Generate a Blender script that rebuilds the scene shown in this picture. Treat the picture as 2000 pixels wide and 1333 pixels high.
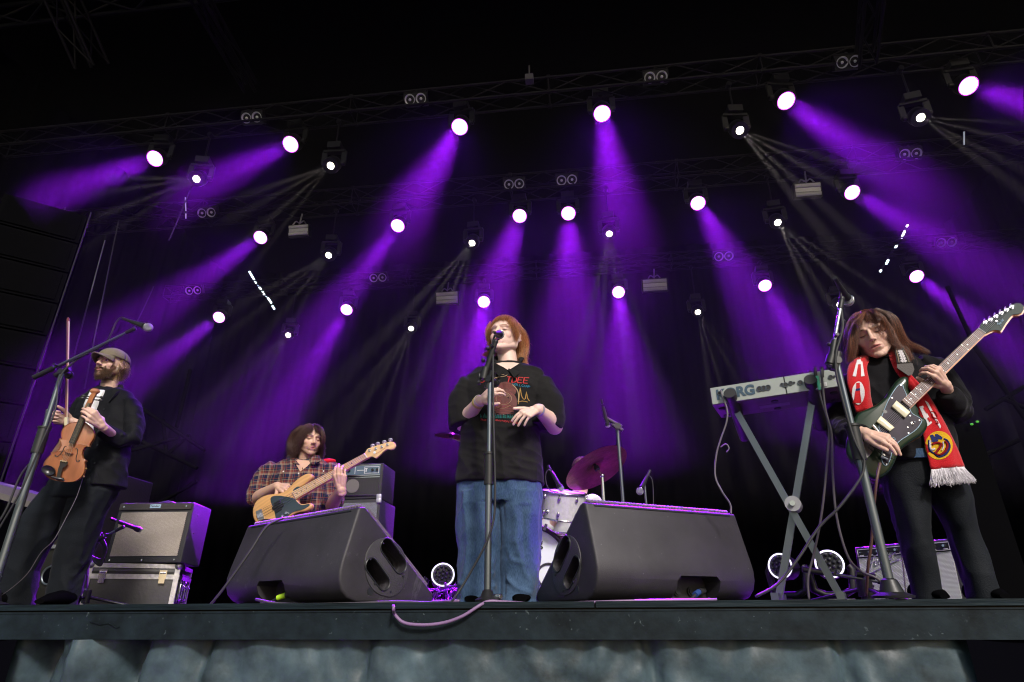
import bpy, bmesh, math, random
import numpy as np
from mathutils import Vector, Matrix, noise
from math import sin, cos, pi, radians
random.seed(7); rng = np.random.default_rng(7)
for o in list(bpy.data.objects): bpy.data.objects.remove(o)
S = bpy.context.scene; COL = S.collection
V = lambda *a: np.array(a, float)

# ------------------------------------------------------------------ camera
FPX, PITCH, YAW, ROLL = 1192., radians(24.1), radians(6.8), radians(.25)
FW = V(-sin(YAW)*cos(PITCH), cos(YAW)*cos(PITCH), sin(PITCH))
_r = V(cos(YAW), sin(YAW), 0); _u = np.cross(_r, FW)
RT = _r*cos(ROLL)-_u*sin(ROLL); UP = _u*cos(ROLL)+_r*sin(ROLL)
CAM = V(0, 0, -.045)
cd = bpy.data.cameras.new('camera'); cam = bpy.data.objects.new('camera', cd); COL.objects.link(cam)
cd.sensor_width = 36; cd.lens = 36*FPX/2000; cd.clip_start = .05; cd.clip_end = 500
cam.matrix_world = Matrix(((RT[0], UP[0], -FW[0], CAM[0]), (RT[1], UP[1], -FW[1], CAM[1]), (RT[2], UP[2], -FW[2], CAM[2]), (0, 0, 0, 1)))
S.camera = cam
def P(px, py, Y):                     # the point of the stage at depth Y that stands at this place of the photograph
    d = FW+RT*(px-1000)/FPX+UP*(666.5-py)/FPX
    return CAM+d*(Y/d[1])
def Q(px, py, z):
    d = FW+RT*(px-1000)/FPX+UP*(666.5-py)/FPX
    return CAM+d*((z-CAM[2])/d[2])

# ------------------------------------------------------------------ world, sun, exposure
W = bpy.data.worlds.new('World'); S.world = W; W.use_nodes = True
nt = W.node_tree; bg = nt.nodes['Background']; sky = nt.nodes.new('ShaderNodeTexSky')
sky.sky_type = 'NISHITA'; sky.sun_disc = False
SUN_EL, SUN_AZ = radians(36), radians(24)        # behind the camera, a little to the right
sky.sun_elevation = SUN_EL; sky.sun_rotation = pi-SUN_AZ
sky.air_density = 1.6; sky.dust_density = 2.5
nt.links.new(sky.outputs[0], bg.inputs[0]); bg.inputs[1].default_value = .085
ld = bpy.data.lights.new('sun', 'SUN'); ld.energy = 2.7; ld.angle = radians(10); ld.color = (1, .94, .90)
sun = bpy.data.objects.new('sun', ld); COL.objects.link(sun)
sv = Vector((sin(SUN_AZ)*cos(SUN_EL), -cos(SUN_AZ)*cos(SUN_EL), sin(SUN_EL)))
sun.rotation_euler = sv.to_track_quat('Z', 'Y').to_euler(); sun.location = (2, -8, 6)
S.view_settings.view_transform = 'Standard'; S.view_settings.look = 'None'
S.view_settings.exposure = .32; S.view_settings.gamma = 1
S.cycles.use_denoising = True; S.cycles.denoising_prefilter = 'ACCURATE'; S.cycles.filter_width = 1.15; S.cycles.max_bounces = 6; S.cycles.volume_bounces = 1
S.cycles.diffuse_bounces = 3; S.cycles.glossy_bounces = 3
S.cycles.sample_clamp_indirect = 4; S.cycles.use_adaptive_sampling = False
S.cycles.caustics_reflective = False; S.cycles.caustics_refractive = False

# ------------------------------------------------------------------ materials
def mat(name, col, rough=.6, metal=0, bump=0, bscale=60, var=0, vscale=8, spec=.5, emit=None, es=0, sheen=0, coat=0, stretch=None, sss=0):
    m = bpy.data.materials.new(name); m.use_nodes = True; t = m.node_tree; b = t.nodes['Principled BSDF']
    b.inputs['Base Color'].default_value = (*col, 1); b.inputs['Roughness'].default_value = rough
    b.inputs['Metallic'].default_value = metal; b.inputs['Specular IOR Level'].default_value = spec
    if sheen: b.inputs['Sheen Weight'].default_value = sheen
    if coat: b.inputs['Coat Weight'].default_value = coat; b.inputs['Coat Roughness'].default_value = .08
    if sss:
        b.inputs['Subsurface Weight'].default_value = sss; b.inputs['Subsurface Radius'].default_value = (1, .3, .15); b.inputs['Subsurface Scale'].default_value = .012
    if emit: b.inputs['Emission Color'].default_value = (*emit, 1); b.inputs['Emission Strength'].default_value = es
    tc = t.nodes.new('ShaderNodeTexCoord'); mp = t.nodes.new('ShaderNodeMapping'); t.links.new(tc.outputs['Object'], mp.inputs[0])
    if stretch: mp.inputs['Scale'].default_value = stretch
    if var:
        n = t.nodes.new('ShaderNodeTexNoise'); n.inputs['Scale'].default_value = vscale; n.inputs['Detail'].default_value = 6; n.inputs['Roughness'].default_value = .65
        t.links.new(mp.outputs[0], n.inputs[0])
        r = t.nodes.new('ShaderNodeMapRange'); r.inputs[1].default_value = .3; r.inputs[2].default_value = .7; r.inputs[3].default_value = 1-var; r.inputs[4].default_value = 1+var
        t.links.new(n.outputs[0], r.inputs[0])
        mx = t.nodes.new('ShaderNodeVectorMath'); mx.operation = 'SCALE'; mx.inputs[0].default_value = col
        t.links.new(r.outputs[0], mx.inputs['Scale']); t.links.new(mx.outputs[0], b.inputs['Base Color'])
        r2 = t.nodes.new('ShaderNodeMapRange'); r2.inputs[3].default_value = min(1, rough*1.15); r2.inputs[4].default_value = rough*.8
        t.links.new(n.outputs[0], r2.inputs[0]); t.links.new(r2.outputs[0], b.inputs['Roughness'])
    if bump:
        n = t.nodes.new('ShaderNodeTexNoise'); n.inputs['Scale'].default_value = bscale; n.inputs['Detail'].default_value = 4
        t.links.new(mp.outputs[0], n.inputs[0]); bp = t.nodes.new('ShaderNodeBump'); bp.inputs['Strength'].default_value = bump; bp.inputs['Distance'].default_value = .01
        t.links.new(n.outputs[0], bp.inputs['Height']); t.links.new(bp.outputs[0], b.inputs['Normal'])
    return m
def vcol_mat(name, rough=.5, bump=0, bscale=60, sss=0, spec=.5, sheen=0, fine=0):   # base colour from the mesh's own colour attribute
    m = mat(name, (.5, .5, .5), rough, 0, bump, bscale, sss=sss, spec=spec, sheen=sheen)
    t = m.node_tree; a = t.nodes.new('ShaderNodeAttribute'); a.attribute_name = 'Col'
    src = a.outputs['Color']
    if fine:
        n = t.nodes.new('ShaderNodeTexNoise'); n.inputs['Scale'].default_value = 220; n.inputs['Detail'].default_value = 3
        tc = t.nodes.new('ShaderNodeTexCoord'); t.links.new(tc.outputs['Object'], n.inputs[0])
        r = t.nodes.new('ShaderNodeMapRange'); r.inputs[3].default_value = 1-fine; r.inputs[4].default_value = 1+fine; t.links.new(n.outputs[0], r.inputs[0])
        s = t.nodes.new('ShaderNodeVectorMath'); s.operation = 'SCALE'; t.links.new(src, s.inputs[0]); t.links.new(r.outputs[0], s.inputs['Scale']); src = s.outputs[0]
    t.links.new(src, t.nodes['Principled BSDF'].inputs['Base Color'])
    return m
M = {}
M['black'] = mat('black_paint', (.012, .012, .013), .45, var=.3, vscale=30)
M['black_gloss'] = mat('black_gloss', (.01, .01, .012), .18)
M['rubber'] = mat('black_rubber', (.02, .02, .022), .6)
M['steel'] = mat('chrome', (.7, .7, .72), .2, 1)
M['brushed'] = mat('brushed_aluminium', (.5, .5, .51), .42, 1, bump=.15, bscale=40, var=.25, vscale=20)
M['gunmetal'] = mat('dark_metal', (.16, .18, .2), .35, .9)
M['truss'] = mat('black_truss', (.012, .011, .016), .5, .2, spec=.2)
M['cloth_black'] = mat('black_drape', (.0025, .0025, .004), 1, spec=0)
M['white'] = mat('white_paint', (.75, .75, .76), .5)
M['cream'] = mat('cream_plastic', (.62, .57, .38), .4)

# ------------------------------------------------------------------ mesh helpers
def unit(v): v = np.asarray(v, float); return v/max(1e-9, np.linalg.norm(v))
def frame(d, up=None):                # orthonormal x, y for axis d
    d = unit(d); a = V(0, 0, 1) if up is None else np.asarray(up, float)
    if abs(d@unit(a)) > .97: a = V(0, 1, 0)
    x = unit(np.cross(a, d)); return x, np.cross(d, x)
class MB:
    def __init__(s): s.v = []; s.f = []; s.n = 0; s.c = []
    def add(s, vs, fs, col=None):
        s.v.append(np.asarray(vs, float)); s.f += [tuple(i+s.n for i in f) for f in fs]; s.n += len(vs)
        s.c.append(np.tile(V(*(col or (1, 1, 1)), 1), (len(vs), 1))); return s
    def box(s, c, size, ax=None, col=None):
        ax = np.eye(3) if ax is None else np.array(ax); h = np.array(size)/2
        vs = [np.array(c)+ax[0]*h[0]*i+ax[1]*h[1]*j+ax[2]*h[2]*k for k in (-1, 1) for j in (-1, 1) for i in (-1, 1)]
        return s.add(vs, [(0, 2, 3, 1), (4, 5, 7, 6), (0, 1, 5, 4), (2, 6, 7, 3), (0, 4, 6, 2), (1, 3, 7, 5)], col)
    def bar(s, a, b, w, h, up=None, col=None):
        a = np.array(a, float); b = np.array(b, float); x, y = frame(b-a, up)
        return s.box((a+b)/2, (w, h, np.linalg.norm(b-a)), (x, y, unit(b-a)), col)
    def tube(s, pts, r, n=8, cap=True, col=None, flat=1., up=None):
        pts = np.array(pts, float); m = len(pts); r = np.full(m, r) if np.isscalar(r) else np.array(r)
        T = np.gradient(pts, axis=0); T /= np.maximum(1e-9, np.linalg.norm(T, axis=1))[:, None]
        x, _ = frame(T[0], up); vs = []
        for i in range(m):
            x = x-T[i]*(x@T[i]); x = unit(x); y = np.cross(T[i], x)
            for k in range(n):
                a = 2*pi*k/n; vs.append(pts[i]+(x*cos(a)+y*sin(a)*flat)*r[i])
        fs = [(i*n+k, i*n+(k+1) % n, (i+1)*n+(k+1) % n, (i+1)*n+k) for i in range(m-1) for k in range(n)]
        if cap: fs += [tuple(range(n))[::-1], tuple((m-1)*n+k for k in range(n))]
        return s.add(vs, fs, col)
    def cyl(s, a, b, r, r2=None, n=16, col=None): return s.tube([a, b], [r, r if r2 is None else r2], n, col=col)
    def caps(s, a, b, r1, r2, n=14, col=None):       # tapered capsule
        a = np.array(a, float); b = np.array(b, float); L = np.linalg.norm(b-a)
        if L < 1e-5: b = b+V(0, 0, 1e-4); L = 1e-4
        d = (b-a)/L; A = [-80, -60, -35, -12]; pts = []; rr = []
        for g in A: pts.append(a+d*r1*sin(radians(g))); rr.append(r1*cos(radians(g)))
        for g in A[::-1]: pts.append(b-d*r2*sin(radians(g))); rr.append(r2*cos(radians(g)))
        x, y = frame(d); vs = []; m = len(pts)
        for p, q in zip(pts, rr): vs += [p+(x*cos(2*pi*k/n)+y*sin(2*pi*k/n))*q for k in range(n)]
        fs = [(i*n+k, i*n+(k+1) % n, (i+1)*n+(k+1) % n, (i+1)*n+k) for i in range(m-1) for k in range(n)]
        fs += [tuple(range(n))[::-1], tuple((m-1)*n+k for k in range(n))]
        return s.add(vs, fs, col)
    def ell(s, c, rad, ax=None, n=20, m=12, col=None):
        ax = np.eye(3) if ax is None else np.array(ax); vs = []; c = np.array(c, float)
        for i in range(1, m):
            t = pi*i/m
            for k in range(n):
                a = 2*pi*k/n; vs.append(c+ax[0]*rad[0]*sin(t)*cos(a)+ax[1]*rad[1]*sin(t)*sin(a)+ax[2]*rad[2]*cos(t))
        vs += [c+ax[2]*rad[2], c-ax[2]*rad[2]]; T = (m-1)*n
        fs = [(i*n+k, (i+1)*n+k, (i+1)*n+(k+1) % n, i*n+(k+1) % n) for i in range(m-2) for k in range(n)]
        fs += [(T, k, (k+1) % n) for k in range(n)]+[(T+1, (m-2)*n+(k+1) % n, (m-2)*n+k) for k in range(n)]
        return s.add(vs, fs, col)
    def loft(s, secs, n=32, e=2., col=None):          # secs: (centre, half-axis u, half-axis v[, exponent])
        vs = []
        for sec in secs:
            c, u, w = [np.array(q, float) for q in sec[:3]]; ee = sec[3] if len(sec) > 3 else e
            for k in range(n):
                a = 2*pi*k/n; ca, sa = cos(a), sin(a)
                vs.append(c+u*math.copysign(abs(ca)**(2/ee), ca)+w*math.copysign(abs(sa)**(2/ee), sa))
        m = len(secs)
        fs = [(i*n+k, i*n+(k+1) % n, (i+1)*n+(k+1) % n, (i+1)*n+k) for i in range(m-1) for k in range(n)]
        fs += [tuple(range(n))[::-1], tuple((m-1)*n+k for k in range(n))]
        return s.add(vs, fs, col)
    def lathe(s, o, d, prof, n=28, col=None):          # prof: (distance along d, radius)
        o = np.array(o, float); d = unit(d); x, y = frame(d); vs = []
        for h, r in prof: vs += [o+d*h+(x*cos(2*pi*k/n)+y*sin(2*pi*k/n))*max(r, 1e-5) for k in range(n)]
        m = len(prof); fs = [(i*n+k, i*n+(k+1) % n, (i+1)*n+(k+1) % n, (i+1)*n+k) for i in range(m-1) for k in range(n)]
        return s.add(vs, fs, col)
    def ring(s, c, d, R, r, n=28, m=8, col=None, sx=1., sy=1., up=None):
        c = np.array(c, float); x, y = frame(d, up); d = unit(d); vs = []
        for i in range(n):
            a = 2*pi*i/n; o = x*cos(a)*sx+y*sin(a)*sy
            for k in range(m):
                b = 2*pi*k/m; vs.append(c+o*R+unit(o)*r*cos(b)+d*r*sin(b))
        fs = [(i*m+k, ((i+1) % n)*m+k, ((i+1) % n)*m+(k+1) % m, i*m+(k+1) % m) for i in range(n) for k in range(m)]
        return s.add(vs, fs, col)
    def prism(s, out, o, x, y, z, t, bev=0, col=None, dome=0):     # 2-D outline, thickness t along z (centred), optional bevelled rim
        o = np.array(o, float); out = np.array(out, float); n = len(out)
        area = sum(out[i][0]*out[(i+1) % n][1]-out[(i+1) % n][0]*out[i][1] for i in range(n))
        if area < 0: out = out[::-1]
        nx = np.roll(out, -1, 0)-np.roll(out, 1, 0); nr = np.stack([nx[:, 1], -nx[:, 0]], 1); nr /= np.maximum(1e-9, np.linalg.norm(nr, axis=1))[:, None]
        ly = [(0, -t/2, bev), (0, -t/2+bev, 0), (0, t/2-bev, 0), (0, t/2, bev)] if bev else [(0, -t/2, 0), (0, t/2, 0)]
        if bev: ly = [(0, -t/2, bev), (0, -t/2+bev*.3, bev*.3), (0, -t/2+bev, 0), (0, t/2-bev, 0), (0, t/2-bev*.3, bev*.3), (0, t/2, bev)]
        vs = []
        for _, h, ins in ly: vs += [o+x*(p[0]-q[0]*ins)+y*(p[1]-q[1]*ins)+z*h for p, q in zip(out, nr)]
        m = len(ly); fs = [(i*n+k, i*n+(k+1) % n, (i+1)*n+(k+1) % n, (i+1)*n+k) for i in range(m-1) for k in range(n)]
        fs += [tuple(range(n))[::-1], tuple((m-1)*n+k for k in range(n))]
        return s.add(vs, fs, col)
    def grid(s, fn, nu, nv, col=None, closed=False):
        vs = [fn(i/(nu-1), j/(nv-1)) for i in range(nu) for j in range(nv)]
        return s.add(vs, [(i*nv+j, (i+1)*nv+j, (i+1)*nv+j+1, i*nv+j+1) for i in range(nu-1) for j in range(nv-1)], col)
    def build(s, name, m, parent=None, smooth=None, colors=False, loc=None):
        me = bpy.data.meshes.new(name); vs = np.concatenate(s.v)
        base = np.zeros(3)
        if parent is None and loc is not None: base = np.array(loc, float)
        elif parent is not None: base = np.array(parent.get('_w', (0, 0, 0)))
        me.from_pydata((vs-base).tolist(), [], s.f); me.update()
        bm = bmesh.new(); bm.from_mesh(me); bmesh.ops.recalc_face_normals(bm, faces=bm.faces); bm.to_mesh(me); bm.free()
        if colors:
            a = me.color_attributes.new('Col', 'FLOAT_COLOR', 'POINT'); a.data.foreach_set('color', np.concatenate(s.c).ravel())
        return link(name, me, m, parent, smooth, base)
def link(name, me, m, parent=None, smooth=None, base=(0, 0, 0)):
    o = bpy.data.objects.new(name, me); COL.objects.link(o)
    ms = m if isinstance(m, (list, tuple)) else [m]
    for q in ms: me.materials.append(M[q] if isinstance(q, str) else q)
    if smooth is not None and len(me.polygons):
        me.polygons.foreach_set('use_smooth', [True]*len(me.polygons))
        if smooth < 170: me.set_sharp_from_angle(angle=radians(smooth))
    o['_w'] = [float(q) for q in base]
    if parent is not None: o.parent = parent
    else: o.location = base
    return o
def tag(o, label=None, cat=None, group=None, kind=None):
    if label: o['label'] = label
    if cat: o['category'] = cat
    if group: o['group'] = group
    if kind: o['kind'] = kind
    return o
def thing(name, loc, label, cat, group=None):
    o = bpy.data.objects.new(name, None); COL.objects.link(o); o.location = [float(q) for q in loc]; o['_w'] = [float(q) for q in loc]
    o.empty_display_size = .1
    return tag(o, label, cat, group)
def dup(o, loc=None, rot=None, parent=None):         # a thing with its parts and their sub-parts
    c = o.copy(); COL.objects.link(c)
    if parent is not None: c.parent = parent
    if loc is not None: c.location = [float(q) for q in loc]
    if rot is not None: c.rotation_euler = rot
    for ch in list(o.children): dup(ch, parent=c)
    return c
def evalmesh(me, mods):                               # run modifiers on a mesh and hand back the result
    o = bpy.data.objects.new('work', me); COL.objects.link(o)
    for ty, kw in mods:
        md = o.modifiers.new(ty, ty)
        for k, v in kw.items(): setattr(md, k, v)
    bpy.context.view_layer.update()
    r = bpy.data.meshes.new_from_object(o.evaluated_get(bpy.context.evaluated_depsgraph_get()))
    bpy.data.objects.remove(o); return r
def melt(mb, vox=.004, smooth=6, fac=.5):             # union of solids as one continuous surface -> (verts, faces)
    me = bpy.data.meshes.new('m'); me.from_pydata(np.concatenate(mb.v).tolist(), [], mb.f)
    bm = bmesh.new(); bm.from_mesh(me); bmesh.ops.recalc_face_normals(bm, faces=bm.faces); bm.to_mesh(me); bm.free()
    r = evalmesh(me, [('REMESH', dict(mode='VOXEL', voxel_size=vox)), ('SMOOTH', dict(iterations=smooth, factor=fac))])
    n = len(r.vertices); vs = np.empty(n*3); r.vertices.foreach_get('co', vs)
    fs = [tuple(p.vertices) for p in r.polygons]; nr = np.empty(n*3); r.vertices.foreach_get('normal', nr)
    return vs.reshape(-1, 3), fs, nr.reshape(-1, 3)
def segdist(v, a, b):
    a = np.array(a, float); b = np.array(b, float); d = b-a; t = np.clip(((v-a)@d)/max(1e-12, d@d), 0, 1)
    return np.linalg.norm(v-(a+t[:, None]*d), axis=1), t
def vnoise(v, s, seed=0):                             # cheap smooth noise from rotated sine products
    r = np.random.default_rng(seed); o = np.zeros(len(v))
    for k in range(5):
        d = r.normal(size=3); d /= np.linalg.norm(d); e = r.normal(size=3); e /= np.linalg.norm(e)
        o += np.sin(v@d*s*(1+.37*k)+r.uniform(0, 6)+1.3*np.sin(v@e*s*.7+r.uniform(0, 6)))
    return o/5
def folds(v, nr, lst):                                # lst: (polyline, width, height)
    for pl, w, h in lst:
        d = np.full(len(v), 9.)
        for a, b in zip(pl[:-1], pl[1:]): d = np.minimum(d, segdist(v, a, b)[0])
        v = v+nr*(h*np.exp(-(d/w)**2))[:, None]
    return v
def arc(a, b, sag, n=12, up=(0, 0, -1)):
    a = np.array(a, float); b = np.array(b, float); t = np.linspace(0, 1, n)[:, None]
    return a+(b-a)*t+np.array(up, float)*sag*4*t*(1-t)
def spline(pts, k=6):                                 # Catmull-Rom through points
    p = np.array(pts, float); p = np.vstack([2*p[0]-p[1], p, 2*p[-1]-p[-2]]); out = []
    for i in range(1, len(p)-2):
        for t in np.linspace(0, 1, k, endpoint=False):
            out.append(.5*(2*p[i]+(p[i+1]-p[i-1])*t+(2*p[i-1]-5*p[i]+4*p[i+1]-p[i+2])*t*t+(3*p[i]-p[i-1]-3*p[i+1]+p[i+2])*t**3))
    out.append(p[-2]); return np.array(out)
def text_mesh(body, size, ext=.0008, bold=0):
    c = bpy.data.curves.new('t', 'FONT'); c.body = body; c.size = size; c.extrude = ext; c.offset = bold; c.align_x = 'CENTER'; c.align_y = 'CENTER'
    o = bpy.data.objects.new('t', c); COL.objects.link(o); bpy.context.view_layer.update()
    me = bpy.data.meshes.new_from_object(o.evaluated_get(bpy.context.evaluated_depsgraph_get())); bpy.data.objects.remove(o); return me
def add_text(body, size, o, x, y, z, m, parent, name='lettering', ext=.0008, bold=0, sx=1):
    me = text_mesh(body, size, ext, bold); n = len(me.vertices); vs = np.empty(n*3); me.vertices.foreach_get('co', vs); vs = vs.reshape(-1, 3)
    w = np.array(o)+vs[:, :1]*sx*x+vs[:, 1:2]*y+vs[:, 2:]*z-np.array(parent.get('_w', (0, 0, 0)))
    me.vertices.foreach_set('co', w.ravel()); me.update(); return link(name, me, m, parent, base=parent.get('_w', (0, 0, 0)))
# ------------------------------------------------------------------ the stage itself
st = lambda o: tag(o, kind='structure')
EDGE = 2.6
M['floor'] = mat('stage_floor', (.02, .02, .022), .5, bump=.3, bscale=20, var=.4, vscale=6)
M['fascia'] = mat('stage_fascia', (.008, .014, .018), .6, bump=.25, bscale=18, var=.55, vscale=9, spec=.15)
mb = MB(); mb.box((0, 9.36, -.03), (30, 13.4, .06)); st(mb.build('stage_floor', 'floor'))
mb = MB(); mb.box((0, 0, -1.6), (60, 60, .02)); st(mb.build('ground', mat('trodden_ground', (.08, .08, .07), .9, bump=.4, bscale=30, var=.3, vscale=1)))
def beams():
    pass
LAMP = []
def aim(p, ang, tilt):        # towards the audience, leaning tilt degrees off the line to the front; ang = direction on the photograph (deg, 0 right, 90 down)
    w = unit(CAM-p); s = RT*cos(radians(ang))-UP*sin(radians(ang)); s = unit(s-w*(s@w)); return unit(w*cos(radians(tilt))+s*sin(radians(tilt)))
WPOW, SPOW = 45000., 7500.
WASH = [(303, 310, 160, 30), (568, 282, 155, 28), (898, 248, 122, 20), (1176, 222, 80, 19), (1535, 197, 35, 28), (1891, 168, 17, 30),
        (509, 464, 145, 30), (777, 441, 127, 27), (1015, 422, 110, 16), (1110, 417, 88, 15), (1363, 397, 60, 22), (1664, 376, 30, 30),
        (428, 620, 143, 30), (677, 605, 122, 28), (945, 590, 98, 15), (1208, 571, 85, 15), (1494, 558, 60, 28), (1790, 540, 37, 30)]
SPOT = [(384, 350, 165), (646, 324, 145), (1445, 255, 35), (1798, 230, 20), (642, 499, 135), (922, 475, 118), (1190, 457, 88), (1519, 435, 50),
        (563, 655, 125), (803, 642, 115), (1363, 610, 65), (1640, 595, 40)]
def rowY(i, n=6): return (6.3, 8.4, 11.3)[i//n]
# ------------------------------------------------------------------ stage front, drapes, roof
mb = MB()
for a, b in ((-16, -3.1), (-3.1, .01), (.01, 1.62), (1.62, 16)): mb.box(((a+b)/2, EDGE+.03, -.012), (b-a-.006, .06, .023))
st(mb.build('stage_edge', mat('edge_board', (.008, .015, .019), .6, spec=.12, bump=.35, bscale=25, var=.5, vscale=14, stretch=(.25, 1, 3))))
def fascia_mat():
    m = M['fascia']; t = m.node_tree; b = t.nodes['Principled BSDF']; src = b.inputs['Base Color'].links[0].from_socket
    tc = t.nodes.new('ShaderNodeTexCoord'); v = t.nodes.new('ShaderNodeTexVoronoi'); v.inputs['Scale'].default_value = 26; v.inputs['Randomness'].default_value = 1
    n = t.nodes.new('ShaderNodeTexNoise'); n.inputs['Scale'].default_value = 5; n.inputs['Detail'].default_value = 5
    w = t.nodes.new('ShaderNodeTexNoise'); w.inputs['Scale'].default_value = 40
    ma = t.nodes.new('ShaderNodeMix'); ma.data_type = 'VECTOR'; ma.inputs[0].default_value = .06
    t.links.new(tc.outputs['Object'], ma.inputs[4]); t.links.new(w.outputs['Color'], ma.inputs[5]); t.links.new(ma.outputs[1], v.inputs[0])
    t.links.new(tc.outputs['Object'], n.inputs[0]); t.links.new(tc.outputs['Object'], w.inputs[0])
    r = t.nodes.new('ShaderNodeMapRange'); r.inputs[1].default_value = .0; r.inputs[2].default_value = .16; r.inputs[3].default_value = 1; r.inputs[4].default_value = 0; t.links.new(v.outputs['Distance'], r.inputs[0])
    r2 = t.nodes.new('ShaderNodeMapRange'); r2.inputs[1].default_value = .42; r2.inputs[2].default_value = .56; t.links.new(n.outputs[0], r2.inputs[0])
    mu = t.nodes.new('ShaderNodeMath'); mu.operation = 'MULTIPLY'; t.links.new(r.outputs[0], mu.inputs[0]); t.links.new(r2.outputs[0], mu.inputs[1])
    mx = t.nodes.new('ShaderNodeMix'); mx.data_type = 'RGBA'; t.links.new(mu.outputs[0], mx.inputs[0]); t.links.new(src, mx.inputs[6]); mx.inputs[7].default_value = (.10, .13, .14, 1)
    t.links.new(mx.outputs[2], b.inputs['Base Color'])
fascia_mat()
mb = MB(); mb.box((0, EDGE+.02, -.083), (32, .03, .105)); mb.box((0, EDGE+.012, -.033), (32, .02, .006))
mb.tube([P(175, 1214, EDGE-.001), P(195, 1220, EDGE-.001), P(212, 1217, EDGE-.001), P(226, 1226, EDGE-.001), P(233, 1224, EDGE-.001)], .0015, 5)
st(mb.build('stage_fascia', 'fascia'))
# draped skirt under the edge: folds and creases as real relief
def skirt(u, w):
    x = -5+9.4*u; z = -.135-1.45*w; y = EDGE+.035
    y += .010*sin(x*4.3+2.5*sin(x*1.3)+z*2)*min(1, w*3)+.006*sin(x*19+z*9+3*sin(x*2.1))+.006*sin(x*31-z*21+sin(x*5)*2)
    for cx, cw, a in ((-2.35, .07, .16), (-2.12, .05, -.08), (-1.93, .05, .14), (-2.6, .07, .12), (-1.6, .03, .05), (-.9, .02, .03), (.2, .025, .04), (.9, .03, .05), (1.62, .06, .05), (1.86, .05, .06), (2.02, .07, -.04), (1.35, .03, .03)):
        y += a*math.exp(-((x-cx-.12*w*2*(1 if cx > 0 else -1))/cw)**2)
    for cx in (-1.9, -1.2, -.65, -.05, .5, 1.1, 1.6):          # swags hanging from fixing points
        r = math.hypot((x-cx)/.8, (z+.13)); y += .012*sin(r*42)*math.exp(-r*7)
    y += .015*(1-2*abs(noise.noise((x*4, z*5, 1))))+.007*(1-2*abs(noise.noise((x*11+z*4, z*12-x*3, 5))))+.006*noise.noise((x*30, z*30, 9))
    return (x, y, z)
M['skirt'] = mat('satin_skirt', (.042, .066, .078), .48, bump=.25, bscale=16, var=.7, vscale=5, spec=.4)
mb = MB(); mb.grid(skirt, 420, 60); o = mb.build('stage_skirt', 'skirt', smooth=180, loc=(0, EDGE, -.8)); tag(o, 'wrinkled blue-grey satin skirt hanging below the stage edge', 'stage skirt')
mb = MB(); mb.box((0, EDGE+.5, -.8), (31, .02, 1.5)); st(mb.build('stage_wall', 'cloth_black'))
for x0, x1, lb in ((P(1890, 1260, EDGE)[0], 4.6, 'right'), (-5.2, P(28, 1270, EDGE)[0], 'left')):
    mb = MB(); mb.grid(lambda u, w: (x0+(x1-x0)*u, EDGE+.0+.02*sin(u*22), -.135-1.45*w), 80, 5); tag(mb.build('skirt_panel', 'cloth_black', smooth=180, loc=(x0, EDGE, -.8)), f'black cloth panel covering the {lb} end of the stage skirt', 'stage skirt')
def drape(name, a, b, z0, z1, lab, amp=.035, per=.42, m='cloth_black', n=260):
    a = V(*a, 0); b = V(*b, 0); d = unit(b-a); nr = V(-d[1], d[0], 0); L = np.linalg.norm(b-a)
    def f(u, w): s = u*L; return a+d*s+nr*(amp*sin(s*2*pi/per+1.3*sin(s*.9))+amp*.5*sin(s*2*pi/per*.43+w))+V(0, 0, z0+(z1-z0)*w)
    mb = MB(); mb.grid(f, n, 5); o = mb.build(name, m, smooth=180, loc=(*((a+b)/2)[:2], z0)); return tag(o, lab, 'curtain')
drape('backdrop_curtain', (-10.2, 14.2), (9.6, 14.2), 0, 9.2, 'tall black pleated curtain closing the back of the stage', n=420)
drape('side_curtain', (-9.9, 14.0), (-9.5, 4.3), 0, 9.2, 'black pleated curtain down the left wing of the stage')
drape('side_curtain', (9.2, 4.3), (9.3, 14.0), 0, 9.2, 'black pleated curtain down the right wing of the stage')
mb = MB(); mb.box((-.3, 7.6, 8.9), (24, 14.0, .06)); st(mb.build('stage_roof', 'cloth_black'))
# ------------------------------------------------------------------ trusses
def truss(name, a, b, w, lab, bay=.55, r=.018, rb=.008, group='lighting trusses across the stage'):
    a = V(*a); b = V(*b); d = unit(b-a); L = np.linalg.norm(b-a); x, y = frame(d, (0, 0, 1)); c = [(x*i+y*j)*w/2 for i, j in ((-1, -1), (1, -1), (1, 1), (-1, 1))]
    t = thing(name, (a+b)/2, lab, 'truss', group)
    for q in c: mb = MB(); mb.cyl(a+q, b+q, r, n=10); mb.build('chord', 'truss', t, 40)
    mb = MB(); n = int(L/bay)
    for k in range(n):
        p0 = a+d*L*k/n; p1 = a+d*L*(k+1)/n
        for i in range(4):
            q, s = c[i], c[(i+1) % 4]
            if k % 2: q, s = s, q
            mb.cyl(p0+q, p1+s, rb, n=6)
        if k % 5 == 0:
            for i in range(4): mb.cyl(p0+c[i], p0+c[(i+1) % 4], rb, n=6); mb.box(p0+c[i], (.05, .05, .05), (x, y, d))
    mb.build('bracing', 'truss', t, 40); return t
TZ = [6.53, 6.6, 6.68]
truss('lighting_truss', (-8.6, 6.3, TZ[0]), (7.6, 6.3, TZ[0]), .26, 'front horizontal black truss with the largest wash lamps under it')
truss('lighting_truss', (-9.3, 8.4, TZ[1]), (8.4, 8.4, TZ[1]), .32, 'middle horizontal black truss between the front and back lamp rows')
truss('lighting_truss', (-9.3, 11.3, TZ[2]), (8.8, 11.3, TZ[2]), .26, 'rear horizontal black truss nearest the back curtain')
g = 'dark roof trusses above the stage'
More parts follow.
